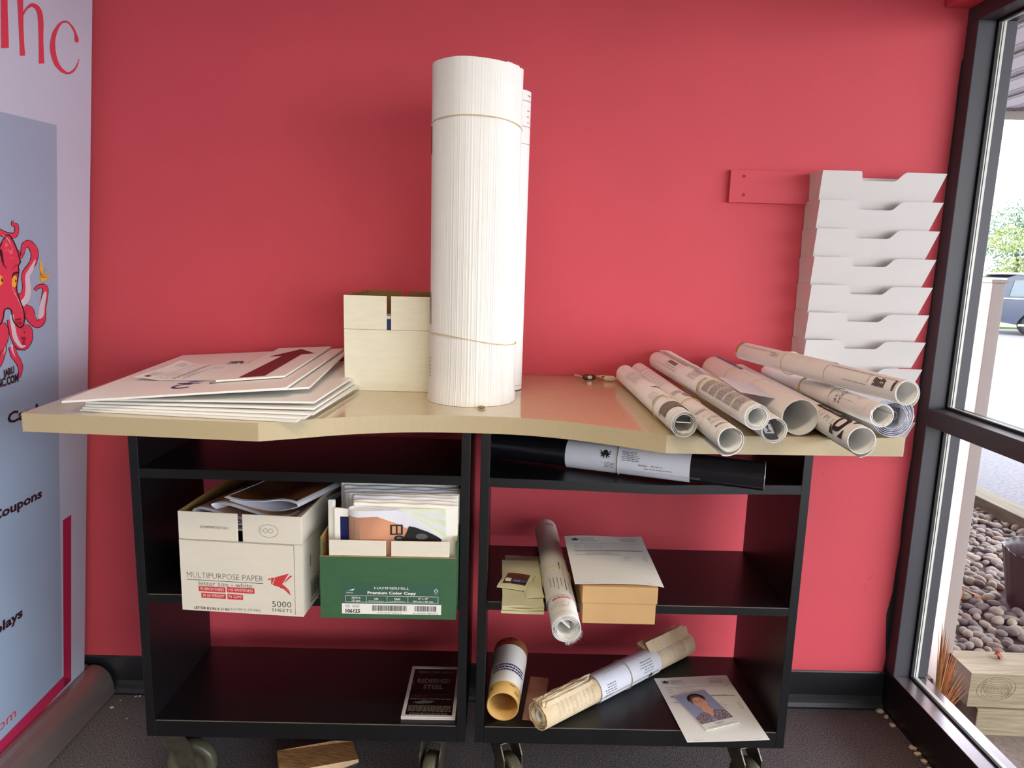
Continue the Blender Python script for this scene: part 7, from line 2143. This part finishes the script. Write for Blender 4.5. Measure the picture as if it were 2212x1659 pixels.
ptext(s, bmap, '.com', -.470, .160, .030, 'b_red', w=.106, e=.0012)
ptext(s, rotmap(bmap, -.403, 1.080, .14), 'JARU', 0, 0, .017, 'b_dark', w=.038, weight=.04, e=.003)
ptext(s, rotmap(bmap, -.428, 1.057, .06), 'INC.COM', 0, 0, .020, 'b_dark', w=.078, weight=.04, e=.003)
s.build('banner_sheet', bn)
# cassette foot: rounded front shell, flat back, end caps
s = MB()
prof = [(-1.348, 0.0), (-1.348, .050), (-1.335, .088), (-1.305, .101), (-1.281, .103), (-1.280, .098), (-1.266, .098), (-1.264, .1015)]
for k in range(13):
    t_ = k / 12
    prof.append((-1.262 + .062 * sin(t_ * pi / 2) * 1.0, .101 - .083 * (1 - cos(t_ * pi / 2)) ** 1.15))
prof += [(-1.198, .010), (-1.202, 0.0)]
pc_ = [loc((p[0], 0, p[1])) for p in prof]
m = Matrix(((1, 0, 0, 1.28), (0, 0, 1, .45), (0, 1, 0, 0), (0, 0, 0, 1)))
s.prism([(p[0], p[1]) for p in prof], -0.905, -0.021, 'cassette', mtx=m)
s.build('cassette', bn, bevel=.0012, angle=50)
s = MB()
s.prism([(p[0], p[1]) for p in prof], -0.0208, -0.0168, 'black_base', mtx=m)
s.prism([(p[0], p[1]) for p in prof], -0.909, -0.9052, 'black_base', mtx=m)
s.build('end_cap', bn)
s = MB()
s.cyl(loc((-1.315, -.46, .09)), loc((bx(2.15) - .012, -.46, 2.16)), .009, 'alu', 16)
s.build('support_pole', bn)
s = MB().box(bx(2.16) - .010 + 1.28, -.885 + .45, 2.15, bx(2.16) + .008 + 1.28, -.048 + .45, 2.18, 'alu')
s.build('top_rail', bn, bevel=.003)

# ------------------------------------------------------------------ outside: ground, edging, gravel
o = MB().box(1.36, -9, -0.30, 60, 60, -0.10, 'asphalt').build('asphalt_lot')
o['kind'] = 'structure'
o = MB().box(1.36, -5.0, -0.10, 2.95, 0.02, -0.085, 'concrete').build('concrete_strip')
o['kind'] = 'structure'
o = MB().box(1.36, 0.14, -0.10, 3.0, 4.2, 0.015, 'gravel_base').build('gravel_bed')
o['kind'] = 'structure'
o = MB().box(1.39, 0.5, -0.10, 1.46, 8, 2.5, 'siding').build('outer_wall')
o['kind'] = 'structure'

tA = radians(-2.2)
def timber(name, x0, y0, z0, L, D, Hh, ang, label, knot=False, mt='timber'):
    e = MB()
    m = Matrix.Translation((x0, y0, z0)) @ Matrix.Rotation(ang, 4, 'Z')
    n = 14
    e.box(0, 0, 0, L, D, Hh, mt, mtx=m, mats=['timber_end', 'timber_end', None, None, None, None])
    if knot:
        for k in range(7):
            rx, rz = .008 + .009 * k, .004 + .0062 * k
            pts_ = [m @ V(.085 + rx * cos(a) * (1 + .12 * sin(2 * a + k)), -.0006, .066 + rz * sin(a)) for a in [2 * pi * q / 22 for q in range(22)]]
            e.tube(pts_, .0006, 'knot', 4, closed=True)
    o = e.build(name, bevel=.004)
    tag(o, label, 'timber')
    return o


timber('landscape_timber', 1.532, 0.0, .006, 1.55, .140, .118, tA, 'weathered square timber with a knot, upper one just outside the window', knot=True)
timber('landscape_timber', 1.560, -.012, -.10, 1.55, .150, .104, tA, 'weathered square timber directly below the knotted one outside the window')
timber('landscape_timber', 3.00, 0.30, -.10, 3.9, .150, .205, radians(92), 'long weathered timber along the far side of the pebble bed', mt='timber_far')

# painted post just outside
ps = MB().box(1.503, .12, -.10, 1.545, .46, 1.362, 'post_white')
ps.box(1.497, .114, 1.362, 1.551, .466, 1.372, 'post_white')
ps.box(1.4985, .2, -.10, 1.5035, .206, 1.36, 'post_white')
o = ps.build('white_post', bevel=.002)
tag(o, 'short cream white post standing outside close to the window corner', 'post')

# soffit of the roof overhang with its fascia
sf = MB().box(1.36, -5.0, 2.50, 4.4, 3.05, 2.515, 'soffit_vent')
for k in range(11):
    sf.box(1.36 + .3 * k, -5.0, 2.492, 1.368 + .3 * k, 3.05, 2.5, 'post_white')
sf.box(1.36, 3.05, 2.44, 4.4, 3.07, 2.62, 'post_white')
sf.box(1.36, 2.98, 2.488, 4.4, 3.0, 2.5, 'soffit_dark')
o = sf.build('roof_soffit')
o['kind'] = 'structure'

# pebbles: each a thing of its own, shared meshes
rr = random.Random(23)
pm_ = []
for k in range(12):
    b = bmesh.new()
    bmesh.ops.create_icosphere(b, subdivisions=3, radius=1)
    sx, sy, sz = rr.uniform(.85, 1.3), rr.uniform(.6, .85), rr.uniform(.38, .6)
    ph = [rr.random() * 6 for _ in range(3)]
    for v in b.verts:
        f = 1 + .08 * sin(2.2 * v.co.x + ph[0]) + .07 * sin(2.6 * v.co.y + ph[1]) + .05 * sin(3 * v.co.z + ph[2])
        v.co = V(v.co.x * sx * f, v.co.y * sy * f, v.co.z * sz * f)
    for f_ in b.faces:
        f_.smooth = True
    me = bpy.data.meshes.new('pebble')
    b.to_mesh(me)
    b.free()
    me.materials.append(MATS['pebble_%d' % (k % 6)])
    pm_.append(me)
cand = []
for gx_ in range(40):
    for gy in range(60):
        x = 1.56 + gx_ * .047 + rr.uniform(-.016, .016)
        y = .175 + gy * .042 + rr.uniform(-.014, .014)
        if x > 2.82 or y > 2.75 or math.hypot(x - 2.235, y - .66) < .128:
            continue
        # the part of the bed the window shows (the white post hides what lies left of it)
        px_ = (x - 0) / (y + 2.1)
        if 0.63 < px_ < 0.98:
            cand.append((y, x))
cand.sort(key=lambda q: (q[1] / (q[0] + 2.1) > .765, q[0]))
near, far = cand[:300], cand[300:]


def peb_mtx(x, y, s_):
    return Matrix.Translation((x, y, .022 + rr.uniform(0, .018))) @ Matrix.Rotation(rr.random() * 6.28, 4, 'Z') @ Matrix.Rotation(rr.uniform(-.5, .5), 4, 'X') @ Matrix.Diagonal((s_, s_, s_, 1))


for i, (y, x) in enumerate(near):
    o = bpy.data.objects.new('river_pebble', pm_[i % 12 if i < 12 else rr.randrange(12)])
    COL.objects.link(o)
    o.matrix_world = peb_mtx(x, y, rr.uniform(.021, .031))
    tag(o, 'smooth rounded river pebble in the pebble bed outside the window', 'pebble', 'river pebbles in the bed')
if far:
    mb_ = MB()
    for (y, x) in far:
        me = pm_[rr.randrange(12)]
        mx_ = peb_mtx(x, y, rr.uniform(.021, .031))
        mb_.add([mx_ @ v.co for v in me.vertices], [tuple(p.vertices) for p in me.polygons], 'pebble_%d' % rr.randrange(6), True)
    o = mb_.build('far_pebbles')
    tag(o, 'farther smooth river pebbles filling the back of the bed outside', 'pebbles', kind='stuff')

# small wood off-cut among the stones
o = MB().box(-.035, -.02, 0, .035, .02, .045, 'timber').build('wood_chunk', bevel=.003)
o.location = (1.70, .60, .03)
o.rotation_euler = (.1, .2, .5)
tag(o, 'small square wood chunk among the pebbles beside the post', 'wood chunk')

# dry grass tuft by the sill and one lying on the stones
def tuft(name, base, blades, label, m='straw'):
    s = MB()
    for (dx, dy, dz, w) in blades:
        p0 = V(0, 0, 0)
        p2 = V(dx, dy, dz)
        p1 = p2 * .5 + V(-dx * .25, -dy * .1, abs(dz) * .08 + .004)
        rows = []
        side = V(-dy, dx, .3 * w)
        side = side.normalized() if side.length > 1e-6 else V(1, 0, 0)
        for k in range(7):
            t_ = k / 6
            p = p0 * (1 - t_) ** 2 + p1 * 2 * t_ * (1 - t_) + p2 * t_ ** 2
            ww = w * (0.35 + 1.2 * t_ * (1 - t_) * 2) * (1 - t_ ** 3)
            rows.append([p - side * ww, p + V(0, 0, ww * .2), p + side * ww])
        s.slab(rows, .0006, m)
    o = s.build(name)
    o.location = base
    tag(o, label, 'dry grass')
    return o


rr = random.Random(31)
bl = []
for k in range(26):
    f = k / 25
    bl.append((-.020 + .115 * f + rr.uniform(-.008, .008), rr.uniform(-.020, .03), .43 - .26 * f + rr.uniform(-.025, .02), .0062))
bl += [(-.02, 0, .19, .002), (.055, -.01, .10, .002), (.03, -.02, .13, .002)]
tuft('dry_grass', (1.402, -.045, -.085), bl, 'fan of dry tan grass blades standing against the foot of the white post')
bl = [(-.20 + .012 * k, -.26 + .018 * k, .016 + .004 * (k % 3), .012) for k in range(12)] + [(.03 + .008 * k, -.13, .004, .003) for k in range(5)] + [(.04, .16, .20, .0015), (.0, .10, .22, .0012)]
tuft('dry_grass', (1.99, .78, .055), bl, 'bundle of dry orange grass lying on the pebbles left of the dark pot')

# leaves
for i, (x, y, m_, s_, lb) in enumerate(((2.87, 1.50, 'leaf_red', .055, 'dry red leaf leaning on the far timber, nearest the dark pot'), (2.84, 1.72, 'leaf_red', .045, 'dry red leaf at the foot of the far timber'),
                                        (2.72, 1.95, 'leaf_red', .040, 'dry red leaf on the farthest pebbles near the white post'), (2.50, 1.62, 'leaf_yellow', .026, 'small yellow leaf on the far pebbles'),
                                        (2.78, 2.22, 'leaf_yellow', .040, 'yellow-green leaf at the far end of the pebbles'), (1.80, -.02, 'leaf_red', .035, 'dry orange leaf on the ground in front of the timbers'),
                                        (2.60, 1.85, 'leaf_red', .038, 'curled pink-brown leaf in mid pebble bed'), (1.68, .10, 'leaf_red', .022, 'small dry leaf on the edge of the knotted timber'))):
    s = MB()
    n = 10
    out = [V(0, 0, .004)]
    for k in range(n):
        a = 2 * pi * k / n
        q = s_ * (1.0 if k % 2 == 0 else .42)
        out.append(V(q * cos(a), q * sin(a), .010 * sin(2 * a) + .004))
    s.add(out, [(0, 1 + k, 1 + (k + 1) % n) for k in range(n)], m_)
    s.add([p - V(0, 0, .0006) for p in out], [(0, 1 + (k + 1) % n, 1 + k) for k in range(n)], m_)
    s.tube([V(0, 0, .004), V(-s_ * .8, -s_ * .8, .006)], .0008, m_, 5)
    o = s.build('fallen_leaf')
    z = .055 if i not in (5, 7) else (-.084 if i == 5 else .128)
    o.location = (x, y, z)
    o.rotation_euler = (1.1 if i in (0, 1) else .3, .25, i * .9)
    tag(o, lb, 'leaf')

# ribbed nursery pot with pebbles in it
pt = empty('plant_pot', (2.235, .66, .03))
tag(pt, 'dark ribbed plastic plant pot with a wavy rim, half full of pebbles', 'plant pot')
s = MB()
n = 96
rings = []
for (z, rd, wv) in ((0, .098, 0), (.05, .108, .0016), (.15, .125, .002), (.22, .137, .002), (.243, .143, .003), (.247, .146, .005), (.243, .138, .005), (.22, .131, .002), (.10, .112, .0), (.02, .098, 0)):
    rings.append([V((rd + wv * .5 * cos(24 * a)) * cos(a), (rd + wv * .5 * cos(24 * a)) * sin(a), z + (.007 * sin(5 * a) if z > .23 else 0)) for a in [2 * pi * k / n for k in range(n)]])
s.grid(rings, 'pot_plastic', True, closed_v=True)
s.add(rings[0], [tuple(reversed(range(n)))], 'pot_plastic')
s.add(rings[-1], [tuple(range(n))], 'gravel_base')
s.build('pot_body', pt)
for k in range(22):
    a = k * 2.4
    q = .09 * math.sqrt((k + .5) / 22)
    o = bpy.data.objects.new('river_pebble', pm_[k % 12])
    COL.objects.link(o)
    o.matrix_world = Matrix.Translation((2.235 + q * cos(a), .66 + q * sin(a), .03 + .175)) @ Matrix.Rotation(a, 4, 'Z') @ Matrix.Diagonal((.026, .026, .026, 1))
    tag(o, 'rounded river pebble lying inside the dark ribbed plant pot', 'pebble', 'river pebbles in the pot')
fill = MB().cyl(V(0, 0, .02), V(0, 0, .158), .098, 'gravel_base', 32, r2=.118)
fill.build('pot_soil', pt)

# ------------------------------------------------------------------ parked pickup / suv far away
car = empty('parked_car', (12.15, 15.5, -0.10), radians(-10))
car.scale = (.95, .95, .865)
tag(car, 'dark blue car parked on the lot seen through the upper window pane', 'car')
body = [(0, .42), (0, .95), (.10, 1.02), (.25, 1.06), (2.9, 1.06), (3.5, 1.02), (4.4, .96), (4.75, .85), (4.8, .42), (4.30, .30), (4.28, .48), (4.10, .66), (3.80, .70), (3.55, .62), (3.42, .42), (3.36, .28),
        (1.38, .28), (1.32, .42), (1.18, .62), (.93, .70), (.66, .64), (.52, .46), (.46, .30)]
xz = Matrix(((1, 0, 0, 0), (0, 0, 1, 0), (0, 1, 0, 0), (0, 0, 0, 1)))
s = MB().prism(body, 0, 1.85, 'car_paint', mtx=xz)
s.build('car_body', car, bevel=.03, seg=3)
cab = [(.02, 1.05), (.16, 1.62), (.35, 1.70), (1.2, 1.735), (2.3, 1.70), (2.55, 1.62), (3.25, 1.05)]
s = MB().prism(cab, .10, 1.75, 'car_paint', mtx=xz)
s.build('cabin', car, bevel=.03, seg=3)
for wn in ([(.25, 1.10), (.33, 1.55), (.85, 1.58), (.85, 1.10)], [(.95, 1.10), (.95, 1.59), (1.72, 1.60), (1.78, 1.10)], [(1.88, 1.10), (1.84, 1.60), (2.35, 1.58), (2.95, 1.10)]):
    MB().prism(wn, .085, .099, 'car_glass', mtx=xz).build('car_window', car)
s = MB().prism([(.1, 1.715), (.4, 1.745), (1.2, 1.775), (2.2, 1.745), (2.5, 1.70), (1.2, 1.73)][::-1], .02, 1.8, 'chrome', mtx=xz)  # chrome sheet stands in for white sky glare on the dark roof
s.build('roof_glare', car)
MB().box(.05, -.012, 1.03, 3.2, 0, 1.06, 'chrome').box(.5, -.03, .27, 4.2, 0, .33, 'chrome').build('side_trim', car)
for x in (.92, 3.83):
    s = MB().cyl(V(x, -.02, .34), V(x, .24, .34), .34, 'tyre', 32).cyl(V(x, -.04, .34), V(x, -.01, .34), .20, 'chrome', 20)
    s.build('wheel', car)

# grass verge, far building and trees
o = MB().box(9, 17.5, -.11, 60, 60, -.05, 'grass').build('grass_verge')
o['kind'] = 'structure'
bd_ = empty('far_building', (17.6, 29.5, -.10), radians(-10))
tag(bd_, 'pale low building far away between the window frame and the trees', 'building')
MB().box(0, 0, 0, 2.6, 4, 1.9, 'siding').build('wall', bd_)
MB().box(-.15, -.2, 1.9, 2.75, 4.2, 2.05, 'post_white').build('roof', bd_)
MB().box(.5, -.02, .8, 1.2, 0, 1.5, 'car_glass').build('window', bd_)


def tree(name, x, y, h, rad, m, label, seed):
    e = empty(name, (x, y, -.1))
    tag(e, label, 'tree', 'trees beyond the parking lot')
    MB().tube([V(0, 0, 0), V(.1, 0, h * .3), V(0, .1, h * .6)], .16, 'bark', 10, radii=[.2, .15, .08]).build('trunk', e)
    rr = random.Random(seed)
    s = MB()
    blobs = [(rr.gauss(0, rad * .42), rr.gauss(0, rad * .42), h * (.32 + .6 * rr.random()), rad * rr.uniform(.28, .5)) for _ in range(16)]
    for (bx_, by_, bz_, br_) in blobs:
        for _ in range(420):
            d = V(rr.gauss(0, 1), rr.gauss(0, 1), rr.gauss(0, 1)).normalized() * br_ * rr.uniform(.6, 1.05)
            p = V(bx_, by_, bz_) + V(d.x, d.y, d.z * .8)
            u = V(rr.gauss(0, 1), rr.gauss(0, 1), rr.gauss(0, 1)).normalized() * .065
            w = u.cross(V(rr.gauss(0, 1), rr.gauss(0, 1), rr.gauss(0, 1))).normalized() * .04
            s.add([p - u, p + w, p + u, p - w], [(0, 1, 2, 3)], m)
    s.build('foliage', e)


tree('leafy_tree', 22.3, 29.5, 4.3, 2.2, 'leaves_a', 'grey-green leafy tree beyond the car, the farther and taller of the two', 5)
tree('leafy_tree', 20.3, 24.5, 3.2, 1.7, 'leaves_b', 'yellow-green bushy tree beyond the car, the nearer and lower of the two', 6)
tree('leafy_tree', 29.5, 34.5, 5.0, 2.4, 'leaves_a', 'leafy tree beyond the car at the far right edge of the view', 7)
